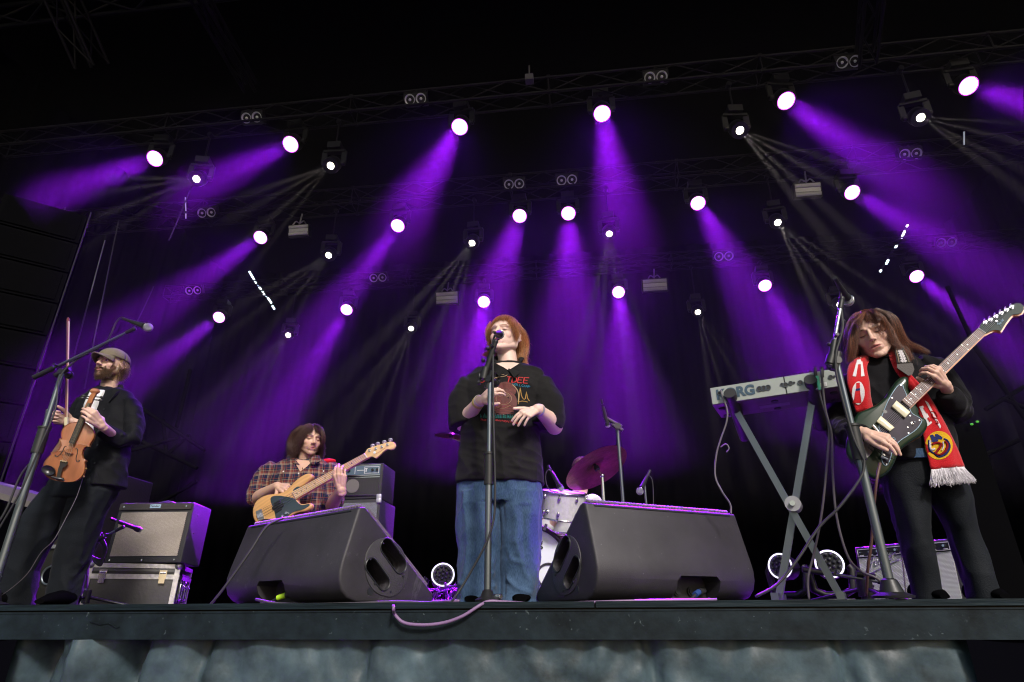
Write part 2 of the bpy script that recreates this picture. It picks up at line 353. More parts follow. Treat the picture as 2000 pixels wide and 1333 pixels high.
truss('roof_truss', (-8.4, 5.0, 7.9), (8.2, 5.0, 7.9), .45, 'faint dark roof truss high above the front lamp row', .8, .03, .016, g)
truss('roof_truss', P(385, -12, 4.6), P(490, 172, 6.1), .16, 'dark sloping strut coming down at the upper left', .5, .022, .012, g)
truss('roof_truss', P(110, -30, 4.8), P(180, 130, 5.6), .3, 'faint truss end catching light in the top left corner', .4, .02, .012, g)
truss('roof_truss', P(1705, -20, 5.2), P(1692, 118, 6.2), .2, 'dark vertical hanging truss at the upper right', .4, .02, .012, g)

# ------------------------------------------------------------------ lamps
M['lamp_body'] = mat('lamp_black', (.006, .006, .008), .4, var=.2, vscale=20)
M['lens_purple'] = mat('purple_led_lens', (.1, .1, .1), emit=(1, .72, 1), es=7)
M['rim_purple'] = mat('purple_led_rim', (.05, .02, .06), .3, emit=(.75, .05, 1), es=2.2)
M['lens_warm'] = mat('warm_beam_lens', (.1, .1, .1), emit=(1, .93, .72), es=6)
M['reflector'] = mat('lamp_reflector', (.75, .77, .8), .35, .3, bump=.5, bscale=90)
M['lampglass'] = mat('strobe_tubes', (.85, .87, .88), .35)
def spot(name, p, d, power, col, size, blend, rad, parent):
    l = bpy.data.lights.new(name, 'SPOT'); l.energy = power; l.color = col; l.spot_size = radians(size); l.spot_blend = blend; l.shadow_soft_size = rad
    o = bpy.data.objects.new(name, l); COL.objects.link(o); o.parent = parent
    mw = Matrix.Translation(Vector(p-np.array(parent['_w']))) @ Vector(-d).to_track_quat('Z', 'Y').to_matrix().to_4x4()
    o.matrix_local = mw
def moving_head(name, p, d, R, z_top, lab, grp, lens, rim=None, depth=.26, body=.0):
    t = thing(name, V(p[0], p[1], z_top), lab, 'stage light', grp); p = np.array(p); d = unit(d); c = p-d*depth*.45
    x = unit(np.cross(V(0, 0, 1), d)); B = R*1.18+body
    mb = MB(); mb.lathe(p, -d, [(-.012, R*1.02), (-.012, B), (.03, B*1.04), (depth*.55, B), (depth*.8, B*.72), (depth*.9, B*.3), (depth*.9, 0)], 24); mb.build('head', 'lamp_body', t, 40)
    mb = MB(); mb.lathe(p, d, [(-.004, R*1.02), (.004, R*.98), (.008, R*.6), (.010, 0)], 28); h = mb.build('lens', lens, t, 180)
    if rim: mb = MB(); mb.ring(p+d*.008, d, R*1.04, R*.07, 28, 6); mb.build('lens_rim', rim, t, 180)
    top = c+V(0, 0, B+.16); mb = MB()
    xh = unit(V(x[0], x[1], 0))
    for s in (-1, 1): mb.bar(c+xh*s*(B+.03), c+xh*s*(B+.03)+V(0, 0, B+.1), .03, .07, xh); mb.cyl(c+xh*s*(B), c+xh*s*(B+.05), .035, n=12)
    mb.bar(c-xh*(B+.045)+V(0, 0, B+.1), c+xh*(B+.045)+V(0, 0, B+.1), .07, .035); mb.build('yoke', 'lamp_body', t, 40)
    mb = MB(); mb.box(c+V(0, 0, B+.17), (B*1.7, B*1.5, .1), (xh, np.cross(V(0, 0, 1), xh), V(0, 0, 1)))
    mb.build('base', 'lamp_body', t, 40)
    mb = MB(); mb.cyl(c+V(0, 0, B+.22), V(c[0], c[1], z_top), .012, n=8); mb.cyl(V(c[0], c[1]-.04, z_top), V(c[0], c[1]+.04, z_top), .035, n=12); mb.build('clamp', 'truss', t, 40)
    return t
rn = ['front', 'middle', 'rear']; od = ['first', 'second', 'third', 'fourth', 'fifth', 'sixth']
for i, (x, y, a, tl) in enumerate(WASH):
    Y = rowY(i); p = P(x, y, Y); d = aim(p, a, tl); r = i//6
    t = moving_head('wash_light', p, d, (.104, .108, .118)[r], TZ[r]-.13, f'glowing round purple wash lamp, {od[i%6]} from the left in the {rn[r]} row', 'round purple wash lamps hanging in three rows', 'lens_purple', 'rim_purple')
    pw = WPOW*(1.25 if i in (2, 3, 4) else 1)
    spot('beam', p+d*.05, d, pw, (.33, .006, 1), 13, 1., .1, t); spot('beam_spill', p+d*.06, d, pw*.009, (.22, .004, 1), 58, 1., .1, t)
for i, (x, y, a) in enumerate(SPOT):
    Y = rowY(i, 4); p = P(x, y, Y); r = i//4; R = (.05, .052, .055)[r]
    t = moving_head('beam_light', p, aim(p, a, 22), R, TZ[r]-.13, f'small warm white beam lamp with pale rays, {od[i%4]} from the left in the {rn[r]} row', 'small warm white beam lamps hanging in three rows', 'lens_warm', None, .26, .05)
    for k, (da, tl, q) in enumerate(((-17, 27, .8), (-6, 24, 1.), (7, 26, .8), (16, 23, .8))):
        d = aim(p, a+da, tl); spot('ray', p+d*.05, d, SPOW*q*(1.5 if i in (2, 5, 6, 7) else .8), (1, .86, .8), 2.2+k*.3, 1., .01, t)
BL = [(491, 230, 0), (811, 194, 0), (1281, 151, 0), (1658, 121, 0), (403, 416, 1), (1004, 360, 1), (1107, 352, 1), (1779, 301, 1), (377, 568, 2), (738, 543, 2), (1414, 501, 2), (1849, 474, 2)]
def blinder(p, R, yaw, lab, r):
    t = thing('blinder_light', p, lab, 'stage light', 'unlit twin blinder lamps on the trusses'); x = V(cos(yaw), sin(yaw), 0); d = unit(V(sin(yaw), -cos(yaw), -.75)); y = np.cross(d, x)
    mb = MB(); mb.box(p-d*.07, (R*4.5, R*2.5, .1), (x, y, d)); mb.build('housing', 'lamp_body', t, 40)
    for s in (-1, 1):
        c = p+x*s*R*1.12
        mb = MB(); mb.lathe(c, d, [(0, R), (-.02, R*.8), (-.035, R*.45), (-.04, 0)], 24); mb.ring(c, d, R*.98, R*.07, 24, 6); h = mb.build('reflector', 'reflector', t, 50)
        mb = MB(); mb.ell(c-d*.012, (R*.28,)*3); mb.build('bulb', 'lampglass', h, 180)
    mb = MB(); mb.bar(p+V(0, 0, R), p+V(0, 0, R+.1), .03, .01); mb.bar(p-x*R*2.3-y*0, p-x*R*2.3+V(0, 0, R+.06), .02, .02); mb.bar(p+x*R*2.3, p+x*R*2.3+V(0, 0, R+.06), .02, .02); mb.bar(p-x*R*2.35+V(0, 0, R+.06), p+x*R*2.35+V(0, 0, R+.06), .02, .02); mb.build('bracket', 'truss', t, 40)
for i, (x, y, r) in enumerate(BL):
    blinder(P(x, y, (6.15, 8.2, 11.1)[r]), (.07, .078, .088)[r], 0, f'unlit twin round blinder, {od[i%4]} from the left on the {rn[r]} truss', r)
for i, (x, y, Y, w, h) in enumerate([(583, 450, 8.4, 52, 26), (873, 582, 11.3, 52, 26), (1279, 557, 11.3, 54, 26), (1578, 371, 8.4, 58, 30)]):
    p = P(x, y, Y-.1); sc = Y/FPX*.9; W_, H_ = w*sc*1.05, h*sc*1.15; d = unit(V(0, -1, -.25)); xx = V(1, 0, 0); yy = np.cross(d, xx)
    t = thing('strobe_light', p, ['pale flat strobe panel high at the left of the middle row', 'pale flat strobe panel left of the singer in the rear row', 'pale flat strobe panel right of the singer in the rear row', 'pale flat strobe panel high at the right of the middle row'][i], 'stage light', 'flat strobe panels')
    mb = MB(); mb.box(p-d*.05, (W_*1.08, H_*1.12, .09), (xx, yy, d)); mb.build('housing', 'lamp_body', t, 40)
    for s, c_ in ((-.33, 'lampglass'), (.33, 'lampglass')): mb = MB(); mb.loft([(p+yy*s*H_-xx*W_*.49+d*.004, yy*H_*.15, d*.02), (p+yy*s*H_+xx*W_*.49+d*.004, yy*H_*.15, d*.02)], 16); mb.build('tube', c_, t, 60)
    mb = MB(); mb.box(p+d*.002, (W_*.98, H_*.3, .01), (xx, yy, d)); mb.build('reflector', 'reflector', t, 40)
    mb = MB(); mb.tube(spline([p+V(-.12, 0, H_*.6), p+V(-.07, 0, H_*.6+.07), p+V(0, 0, H_*.6+.03), p+V(.07, 0, H_*.6+.07), p+V(.12, 0, H_*.6)]), .012, 6); mb.cyl(p+V(0, 0, H_*.6), p+V(.02, 0, H_*.6+.22), .014, n=8); mb.build('hook', 'brushed', t, 60)
M['bright'] = mat('daylight_gap_glow', (.3, .3, .3), emit=(.75, .9, 1), es=3.5)  # emission standing in for daylight showing through gaps in the drapes
M['bright_dim'] = mat('dim_led', (.3, .3, .3), emit=(.7, .75, .9), es=.35)
for nm, pts, Y, lab, mm in (('glow_strip', [(487, 531, 500, 553), (504, 558, 514, 571), (515, 575, 520, 579), (523, 582, 530, 592), (532, 598, 536, 604)], 12.5, 'broken line of glowing strips standing in for daylight gaps, slanting down on the left', 'bright'),
                    ('glow_strip', [(1773, 440, 1771, 443), (1767, 452, 1761, 465), (1752, 478, 1748, 487), (1735, 508, 1731, 516), (1721, 528, 1719, 531)], 12.5, 'broken line of glowing strips standing in for daylight gaps, slanting down on the right', 'bright'),
                    ('glow_strip', [(362, 386, 363, 412), (363, 418, 363, 427)], 7.5, 'thin upright dim light strip beside the upper left lamps', 'bright_dim'),
                    ('glow_strip', [(1883, 258, 1883, 283)], 7.5, 'thin upright dim light strip at the upper right', 'bright_dim')):
    t = thing(nm, P(*pts[0][:2], Y), lab, 'light strip'); 
    mb = MB(); mb.cyl(P(*pts[0][:2], Y+.05), P(*pts[-1][2:], Y+.05), .02, n=6); mb.build('rail', 'truss', t, 40)
    for q in pts: mb = MB(); mb.cyl(P(q[0], q[1], Y), P(q[2], q[3], Y), .022 if mm == 'bright' else .008, n=8); mb.build('lamp', mm, t)  # on the slanting lines these glowing segments replace daylight slits, not fixtures
mb = MB(); p = P(1034, 155, 6.1); mb.box(p, (.11, .1, .1)); mb.cyl(p, p+V(0, 0, .25), .01, n=6); mb.box(p+V(0, -.051, 0), (.09, .004, .08)); tag(mb.build('junction_box', mat('grey_box', (.12, .12, .13), .5), loc=p), 'small square grey box hanging above the front truss', 'junction box')
# PA tower and side gear at the left wing
t = thing('speaker_tower', P(60, 1150, 4.7)*V(1, 1, 0), 'tall dark column of stacked loudspeaker boxes at the far left', 'loudspeaker')
b0 = P(12, 640, 5.0); M['grille_dark'] = mat('dark_grille', (.0025, .0025, .003), .6, bump=.3, bscale=120, spec=.0); M['deep_black'] = mat('matt_black', (.003, .003, .0035), .65, spec=0)
xa = unit(V(.75, .66, 0)); ya = np.cross(V(0, 0, 1), xa)
for k in range(9):
    z = .9+k*.37; c = V(b0[0], b0[1], z)
    if k == 0: mb = MB(); mb.box(V(b0[0], b0[1], .36), (.8, .7, .7), (xa, ya, V(0, 0, 1))); mb.build('base', 'black', t, 40)
    mb = MB(); mb.box(c, (.74, .5, .352), (xa, ya, V(0, 0, 1))); h = mb.build('cabinet', 'deep_black', t, 40)
    mb = MB(); mb.box(c-ya*.253, (.66, .02, .3), (xa, ya, V(0, 0, 1))); mb.build('grille', 'grille_dark', h, 40)
for s in (1,): mb = MB(); mb.cyl(V(b0[0], b0[1], .2)+xa*s*.39-ya*.24, V(b0[0], b0[1], 4.1)+xa*s*.39-ya*.24, .008, n=8); mb.build('rail', 'truss', t, 40)
def scaffold(name, pts, lab, r=.024):
    mb = MB()
    for a, b in pts: mb.cyl(a, b, r, n=8)
    return tag(mb.build(name, 'deep_black', None, 40, loc=pts[0][0]), lab, 'scaffold')
Y = 7.2; Pp = lambda x, y, yy=Y: P(x, y, yy)
scaffold('scaffold_frame', [(Pp(280, 800), Pp(400, 880)), (Pp(318, 820), Pp(325, 885)), (Pp(370, 850), Pp(330, 885)), (Pp(240, 885, 7), Pp(350, 855)), (Pp(270, 860), Pp(385, 915)), (Pp(345, 835), Pp(372, 722)), (Pp(300, 990), Pp(385, 940))], 'dim scaffold braces behind the violinist')
scaffold('scaffold_frame', [(Pp(1905, 680), Pp(2010, 830)), (Pp(1850, 560), Pp(1905, 680)), (Pp(1925, 800), Pp(2010, 750)), (Pp(1990, 860), Pp(1900, 900)), (Pp(1960, 780), Pp(2010, 800))], 'dim scaffold braces behind the guitarist at the right edge')
# hanging cables
g = 'thin cables hanging in the left wing'
for k, (a, b, Y) in enumerate([((128, 405), (18, 720), 5.6), ((380, 350), (330, 470), 6.4), ((205, 470), (130, 750), 6), ((232, 430), (165, 760), 6.5), ((300, 560), (262, 640), 7)]):
    mb = MB(); mb.tube(arc(P(*a, Y), P(*b, Y), .03), .008, 6)
    tag(mb.build('hanging_cable', 'rubber', None, 60, loc=P(*a, Y)), ['thin cable hanging along the outer edge of the speaker tower', 'thin cable hanging under the upper left lamps', 'thin cable hanging right of the speaker tower', 'thin cable hanging above the violin bow', 'short thin cable hanging behind the boom microphone'][k], 'cable', g)
for k, (x0, y0, x1, y1, Y) in enumerate([]):
    mb = MB(); mb.tube(arc(P(x0, y0, Y), P(x1, y1, Y), .03), .008, 6); tag(mb.build('hanging_cable', 'rubber', None, 60, loc=P(x0, y0, Y)), ['thin cable slanting down the right wing', 'short thin cable above the green guitar headstock'][k], 'cable')
# ------------------------------------------------------------------ floor wedges
ZU = V(0, 0, 1)
def cutmesh(me, cutters):
    for cb in cutters:
        cm = bpy.data.meshes.new('c'); cm.from_pydata(np.concatenate(cb.v).tolist(), [], cb.f)
        bm = bmesh.new(); bm.from_mesh(cm); bmesh.ops.recalc_face_normals(bm, faces=bm.faces); bm.to_mesh(cm); bm.free()
        co = bpy.data.objects.new('c', cm); COL.objects.link(co)
        me = evalmesh(me, [('BOOLEAN', dict(operation='DIFFERENCE', solver='EXACT', object=co))]); bpy.data.objects.remove(co)
    return me
def rawmesh(mb, bev=0):
    me = bpy.data.meshes.new('r'); me.from_pydata(np.concatenate(mb.v).tolist(), [], mb.f)
    bm = bmesh.new(); bm.from_mesh(me); bmesh.ops.recalc_face_normals(bm, faces=bm.faces); bm.to_mesh(me); bm.free()
    return evalmesh(me, [('BEVEL', dict(width=bev, segments=3, limit_method='ANGLE', angle_limit=radians(30)))]) if bev else me
def rebase(me, base):
    n = len(me.vertices); v = np.empty(n*3); me.vertices.foreach_get('co', v); v = v.reshape(-1, 3)-np.array(base); me.vertices.foreach_set('co', v.ravel()); me.update(); return me
def stadium(L, w, n=8, skew=0):
    o = []
    for k in range(n+1): a = -pi/2+pi*k/n; o.append((L/2-w/2+w/2*cos(a), w/2*sin(a)))
    for k in range(n+1): a = pi/2+pi*k/n; o.append((-L/2+w/2+w/2*cos(a), w/2*sin(a)))
    return o
M['wedge'] = mat('textured_speaker_paint', (.032, .029, .035), .5, bump=.2, bscale=420, var=.28, vscale=5, spec=.45)
M['wedge_in'] = mat('handle_plastic', (.02, .022, .026), .35)
M['plate'] = mat('handle_plate', (.05, .048, .052), .42, bump=.2, bscale=150, var=.2)
M['foam'] = mat('grille_foam', (.14, .11, .15), .85, bump=.8, bscale=90)
def scuff(m, sc=3., amt=.5, col=(.2, .2, .21)):
    t = m.node_tree; b = t.nodes['Principled BSDF']; src = b.inputs['Base Color'].links[0].from_socket; tc = t.nodes.new('ShaderNodeTexCoord')
    n = t.nodes.new('ShaderNodeTexNoise'); n.inputs['Scale'].default_value = sc; n.inputs['Detail'].default_value = 9; n.inputs['Roughness'].default_value = .75; n.inputs['Distortion'].default_value = 1.2; t.links.new(tc.outputs['Object'], n.inputs[0])
    r = t.nodes.new('ShaderNodeMapRange'); r.inputs[1].default_value = .60; r.inputs[2].default_value = .72; r.inputs[4].default_value = amt; t.links.new(n.outputs[0], r.inputs[0])
    v = t.nodes.new('ShaderNodeTexVoronoi'); v.inputs['Scale'].default_value = 22; t.links.new(tc.outputs['Object'], v.inputs[0]); r2 = t.nodes.new('ShaderNodeMapRange'); r2.inputs[1].default_value = .03; r2.inputs[2].default_value = .07; r2.inputs[3].default_value = amt; r2.inputs[4].default_value = 0; t.links.new(v.outputs['Distance'], r2.inputs[0])
    ma = t.nodes.new('ShaderNodeMath'); ma.operation = 'MAXIMUM'; t.links.new(r.outputs[0], ma.inputs[0]); t.links.new(r2.outputs[0], ma.inputs[1])
    mx = t.nodes.new('ShaderNodeMix'); mx.data_type = 'RGBA'; t.links.new(ma.outputs[0], mx.inputs[0]); t.links.new(src, mx.inputs[6]); mx.inputs[7].default_value = (*col, 1); t.links.new(mx.outputs[2], b.inputs['Base Color'])
scuff(M['wedge'], 3.2, .5)
def wedge(A, B, h, side, lab, plug):
    """A, B: ends of the top edge, side: +1 when the handles show at the B end, -1 at the A end"""
    A = np.array(A); B = np.array(B); w = unit(B-A); L = np.linalg.norm(B-A); n = unit(np.cross(ZU, w))
    if n[1] < 0: n = -n
    base = (A+B)/2*V(1, 1, 0); t = thing('wedge_monitor', base, lab, 'stage monitor', 'floor wedge monitors at the stage edge')
    prof = [(-.012, h-.005), (.022, h), (.05, h-.02), (.47, .05), (.475, .02), (.46, .004), (.02, .004), (-.03, .02), (-.062, .05), (-.078, .09), (-.08, .13), (-.072, .17)]
    mid = (A+B)/2*V(1, 1, 0); mb = MB(); mb.prism(prof, mid, n, ZU, w, L)
    me = rawmesh(mb, .012); cut = []; end = mid+w*side*L/2
    sd = unit(V(.42, 0, -.37)); a2 = (sd[0], sd[2]); sx = n*a2[0]+ZU*a2[1]; sy = -(n*(-a2[1])+ZU*a2[0]) if False else n*(-a2[1])+ZU*a2[0]
    c0 = (.155, .165)
    pk = [((c0[0]+.048, c0[1]+.038), .19, .075), ((c0[0]-.035, c0[1]-.045), .17, .066)]
    plate = [((p[0])*1.0, (p[1])) for p in [(.02+.125*cos(a)*(1.0 if abs(cos(a)) < .7 else 1.08), .118*sin(a)) for a in np.linspace(0, 2*pi, 36, endpoint=False)]]
    for (cx, cz), l, ww in pk:
        cb = MB(); cb.prism(stadium(l, ww), end+n*cx+ZU*cz-w*side*.02, sx, sy, w, .16, 0); cut.append(cb)
    f0 = mid+w*(-side*.06 if side > 0 else .10)-n*.07; cb = MB(); rr = [(p[0], p[1]) for p in [(-.12, -.06), (.12, -.06), (.12, .04), (.10, .06), (-.10, .06), (-.12, .04)]]
    cb.prism(rr, f0+ZU*.045, w, ZU, n, .2); cut.append(cb)
    me = rebase(cutmesh(me, cut), base); link('body', me, 'wedge', t, 40, base)
    # plate around the two pockets, with the pockets cut through it
    pm = MB(); pm.prism(plate, end+n*c0[0]+ZU*c0[1]+w*side*.002, sx, sy, w, .006); pme = rawmesh(pm, .002)
    cut = []
    for (cx, cz), l, ww in pk: cb = MB(); cb.prism(stadium(l-.004, ww-.004), end+n*cx+ZU*cz, sx, sy, w, .1); cut.append(cb)
    link('handle_plate', rebase(cutmesh(pme, cut), base), 'plate', t, 40, base)
    for (cx, cz), l, ww in pk:
        mb = MB(); q = end+n*cx+ZU*cz
        mb.tube([q+(sx*p[0]+sy*p[1])+w*side*.005 for p in stadium(l, ww)+stadium(l, ww)[:1]], .004, 6); mb.build('handle', 'wedge_in', t, 60)
    mb = MB()
    for a, r in ((.4, .105), (1.5, .1), (2.6, .11), (3.6, .105), (4.7, .1), (5.7, .108)):
        q = end+n*c0[0]+ZU*c0[1]+w*side*.006+sx*(.02+r*cos(a))+sy*r*.95*sin(a); mb.cyl(q, q+w*side*.003, .005, n=8)
    q = end+n*.09+ZU*.05; mb.cyl(q-w*side*.01, q+w*side*.002, .017, n=16)
    mb.build('screw', 'wedge_in', t, 40)
    # grille on the far slope, its foam edge standing up behind the top edge
    g0 = mid+n*.05+ZU*(h-.02); gd = unit(n*.42-ZU*(h-.07)); gn = unit(np.cross(w, gd)); gn = gn if gn[2] > 0 else -gn
    mb = MB(); mb.box(g0+gd*.25+gn*.012, (L*.95, .50, .022), (w, gd, gn)); mb.build('grille', 'foam', t, 40)
    mb = MB()
    for k in range(46):
        q = mid-w*L*.46+w*L*.92*k/45+n*.018+ZU*(h+.004); mb.ell(q, (.012, .016, .011), (w, n, ZU), 8, 6)
    mb.build('grille_edge', 'foam', t, 180)
    mb = MB(); mb.box(mid+n*(-.0165)+ZU*(h-.016), (L*.9, .006, .006), (w, n, ZU)); mb.build('trim', 'wedge_in', t, 40)
    q = f0+n*.11+ZU*.045
    for s in (-.05, .03): mb = MB(); mb.cyl(q+w*s, q+w*s-n*.02, .02, n=16); mb.cyl(q+w*s-n*.02, q+w*s-n*.026, .014, n=16); mb.build('socket', 'rubber', t, 40)
    mb = MB(); q = f0+n*.06+ZU*.03; mb.cyl(q+w*.005-n*.02, q+w*.045-n*.0+ZU*.012, .013, n=12); mb.build('plug', plug, t, 40)
    mb = MB(); mb.cyl(q+w*.045+ZU*.012, q+w*.09+n*.02+ZU*.02, .016, n=12); mb.tube(arc(q+w*.005-n*.02, q-w*.09-n*.05-ZU*.022, .01), .006, 6); mb.build('plug_body', 'rubber', t, 40)
M['neon'] = mat('neon_tape', (.45, .75, .03), .4); M['blue_tape'] = mat('blue_tape', (.03, .07, .25), .4)
wedge(Q(488, 1026, .405), Q(706, 989, .405), .405, 1, 'black wedge monitor left of the singer, with handles on its right end', 'neon')
wedge(Q(1140, 980, .405), Q(1432, 1003, .405), .405, -1, 'black wedge monitor right of the singer, with handles on its left end', 'blue_tape')

# ------------------------------------------------------------------ microphones and stands
M['mesh'] = mat('mic_mesh', (.42, .42, .45), .35, .8, bump=1, bscale=420)
def mic(p, d, lab, s=1., pencil=False):
    p = np.array(p); d = unit(d); t = thing('microphone', p, lab, 'microphone')
    if not pencil:
        mb = MB(); mb.lathe(p-d*.165*s, d, [(0, 0), (0, .009*s), (.01*s, .0105*s), (.11*s, .0165*s), (.118*s, .02*s), (.128*s, .022*s)]); mb.build('handle', 'black', t, 40)
        mb = MB(); mb.ell(p-d*.01*s, (.026*s, .026*s, .028*s), (*frame(d), d)); mb.build('grille', 'mesh', t, 180)
        mb = MB(); mb.ring(p-d*.02*s, d, .0255*s, .003*s); mb.build('band', 'steel', t, 180)
    else:
        mb = MB(); mb.lathe(p-d*.15*s, d, [(0, 0), (0, .01*s), (.02*s, .013*s), (.12*s, .014*s), (.125*s, .019*s), (.15*s, .019*s), (.15*s, 0)]); mb.build('handle', 'black', t, 40)
        mb = MB(); mb.lathe(p, d, [(0, .019*s), (.012*s, .016*s), (.016*s, 0)]); mb.build('grille', 'mesh', t, 60)
    mb = MB(); mb.cyl(p-d*.165*s, p-d*.205*s, .0095*s, n=12); mb.build('plug', 'black', t, 40)
    return t
def stand(foot, top, lab, boom=None, legs=True, r1=.016, r2=.011, split=.62, knob=True, base='tripod', m='gunmetal', boom_m=False, bs=1.):
    foot = np.array(foot); top = np.array(top); t = thing('mic_stand', foot, lab, 'mic stand'); J = foot+(top-foot)*split
    mb = MB(); mb.cyl(foot+V(0, 0, .03), J, r1, n=16); mb.build('lower_tube', m, t, 40)
    mb = MB(); mb.cyl(J, top, r2, n=16); mb.build('upper_tube', m, t, 40)
    mb = MB(); d = unit(top-foot); mb.cyl(J-d*.13, J+d*.01, r1*1.5, n=16); mb.cyl(J+d*.01, J+d*.02, r1*1.75, n=16); mb.build('clutch', 'black', t, 40)
    if base == 'tripod':
        mb = MB(); mb.cyl(foot+V(0, 0, .03), foot+V(0, 0, .11), r1*1.9, n=14); mb.build('hub', 'black', t, 40)
        for k in range(3):
            a = 2*pi*k/3+.5; e = foot+V(cos(a)*.28, sin(a)*.28, .012); mb = MB(); mb.cyl(foot+V(0, 0, .07), e, .009, n=8); mb.ell(e, (.016, .016, .012), n=10, m=6); mb.build('leg', 'black', t, 60)
    else:
        mb = MB(); mb.lathe(foot, ZU, [(.004, 0), (.004, .085*bs), (.012, .088*bs), (.025, .05*bs), (.08*bs, .033*bs), (.1*bs, 0)]); mb.build('base', 'black', t, 40)
    if boom:
        a, b = [np.array(q) for q in boom]; bd = unit(b-a); mb = MB(); mb.cyl(a, b, .0085, n=12); mb.build('boom', 'steel' if boom_m else m, t, 40)
        mb = MB(); x, y = frame(bd); mb.cyl(top-x*.02, top+x*.05, .017, n=14); mb.cyl(top+x*.05, top+x*.062, .024, n=10); mb.cyl(top-bd*.045, top+bd*.045, .016, n=12); mb.build('clamp', 'black', t, 40)
        mb = MB(); mb.cyl(b-bd*.05, b+bd*.01, .012, n=10); mb.ell(b, (.014,)*3, n=10, m=8); mb.build('mic_clip', 'black', t, 60)
        if knob: mb = MB(); q = a+bd*.15; mb.cyl(q, q-x*.03, .008, n=8); mb.cyl(a, a+bd*.13, .0155, n=12); mb.build('counterweight', 'black', t, 40)
    return t
def cable(name, pts, r, lab, m='rubber', k=7, grp=None):
    mb = MB(); mb.tube(spline(pts, k), r, 7); return tag(mb.build(name, m, None, 180, loc=pts[0]), lab, 'cable', grp)
# left stand, boom and vocal mic of the violinist
YS = 3.05; foot = V(*(P(8, 1100, YS)*V(1, 1, 0))); topL = P(122, 727, YS)
foot = V(topL[0], topL[1], 0)
stand(foot, topL, 'chrome and black boom mic stand in front of the violinist', (P(66, 738, YS-.02), P(262, 643, YS-.02)), r1=.020, r2=.014, split=.72, base='round')
pm = P(292, 641, YS-.03); dm = unit(P(292, 641, YS-.03)-P(250, 626, YS-.03)); mic(pm, dm, 'vocal microphone on a boom above the violinist', 1.0)
cable('mic_cable', [P(246, 624, YS), P(236, 621, YS), P(226, 632, YS), P(216, 655, YS), P(200, 676, YS+.02), P(160, 697, YS), P(118, 735, YS-.03), P(108, 800, YS-.05), P(75, 880, YS-.06), P(40, 960, YS-.06), P(0, 1030, YS-.05), P(-40, 1100, YS-.05)], .005, 'thin dark cable running down the left microphone boom and stand')
cable('mic_cable', [P(92, 800, YS+.1), P(75, 880, YS+.1), P(40, 930, YS+.1), P(10, 1000, YS+.1), P(-30, 1060, YS+.1)], .006, 'second dark cable hanging behind the left mic stand')
# singer
YC = 2.82; topC = P(957, 742, YC); foot = V(topC[0], topC[1], 0)
q = P(966, 1166, YC); mb = MB(); mb.cyl(q, q+V(.03, -.02, .0), .012, n=14); mb.cyl(q+V(.03, -.02, 0), q+V(.032, -.022, 0), .009, n=14); tag(mb.build('stand_knob', 'steel', None, 40, loc=q), 'round chrome knob at the foot of the singer\'s mic stand', 'knob')
tC = stand(foot, topC, 'straight mic stand in front of the singer with a short purple-lit boom', (P(947, 733, YC), P(968, 668, YC-.02)), r1=.0155, r2=.0115, split=.62, base='round', boom_m=True, bs=.62)
mb = MB(); q = P(947, 737, YC); mb.cyl(P(944, 741, YC), P(949, 719, YC), .021, n=14); mb.cyl(P(938, 735, YC), P(952, 738, YC), .008, n=8); mb.cyl(P(936, 731, YC), P(938, 745, YC), .006, n=8); mb.cyl(P(933, 748, YC), P(938, 748, YC), .010, n=8); mb.build('joint', 'black', tC, 40)
for a_, b_ in ((944, 704), (953, 681)): mb = MB(); mb.ell(P(a_, b_, YC), (.012,)*3, n=10, m=8); mb.build('knob', 'black', tC, 60)
mic(P(977, 654, YC+.13), P(977, 654, YC+.13)-P(968, 651, YC-.02), 'vocal microphone at the singer\'s mouth', .9)
cable('mic_cable', [P(966, 656, YC), P(963, 668, YC-.01), P(963, 700, YC-.02), P(963, 760, YC-.03), P(965, 860, YC-.03), P(967, 950, YC-.03), P(965, 1010, YC-.03), P(950, 1060, YC-.03), P(915, 1125, YC-.03), P(893, 1160, YC-.05), P(878, 1180, YC-.1)], .0052, 'mic cable curving down along the singer\'s stand')
# guitarist
YR = 2.66; topR = P(1634, 706, YR); foot = V(topR[0], topR[1], 0)
tR = stand(foot, topR, 'tall boom mic stand in front of the guitarist, leaning boom upright', (P(1621, 716, YR), P(1644, 585, YR)), r1=.0175, r2=.012, split=.68, base='round', boom_m=True, bs=.85)
mb = MB(); mb.cyl(P(1620, 712, YR), P(1625, 695, YR), .021, n=14); mb.cyl(P(1613, 709, YR), P(1621, 706, YR), .009, n=8); mb.build('joint', 'black', tR, 40)
for a_, b_ in ((1619, 673), (1647, 628)): mb = MB(); mb.ell(P(a_, b_, YR), (.010,)*3, n=10, m=8); mb.build('knob', 'black', tR, 60)
mic(P(1658, 590, YR+.08), P(1658, 590, YR+.08)-P(1645, 568, YR), 'vocal microphone on a boom above the guitarist\'s head', 1.0)
cable('mic_cable', [P(1645, 564, YR), P(1641, 558, YR), P(1642, 575, YR), P(1644, 610, YR), P(1646, 640, YR-.02), P(1639, 668, YR-.02), P(1633, 690, YR-.02), P(1633, 725, YR-.02), P(1643, 770, YR-.03), P(1665, 850, YR-.03), P(1683, 890, YR-.03), P(1688, 905, YR-.03), P(1680, 935, YR-.03), P(1640, 990, YR-.02), P(1600, 1030, YR), P(1560, 1090, YR), P(1520, 1140, YR), P(1476, 1166, YR)], .0058, 'grey cable looping from the guitarist\'s mic stand to the right wedge')

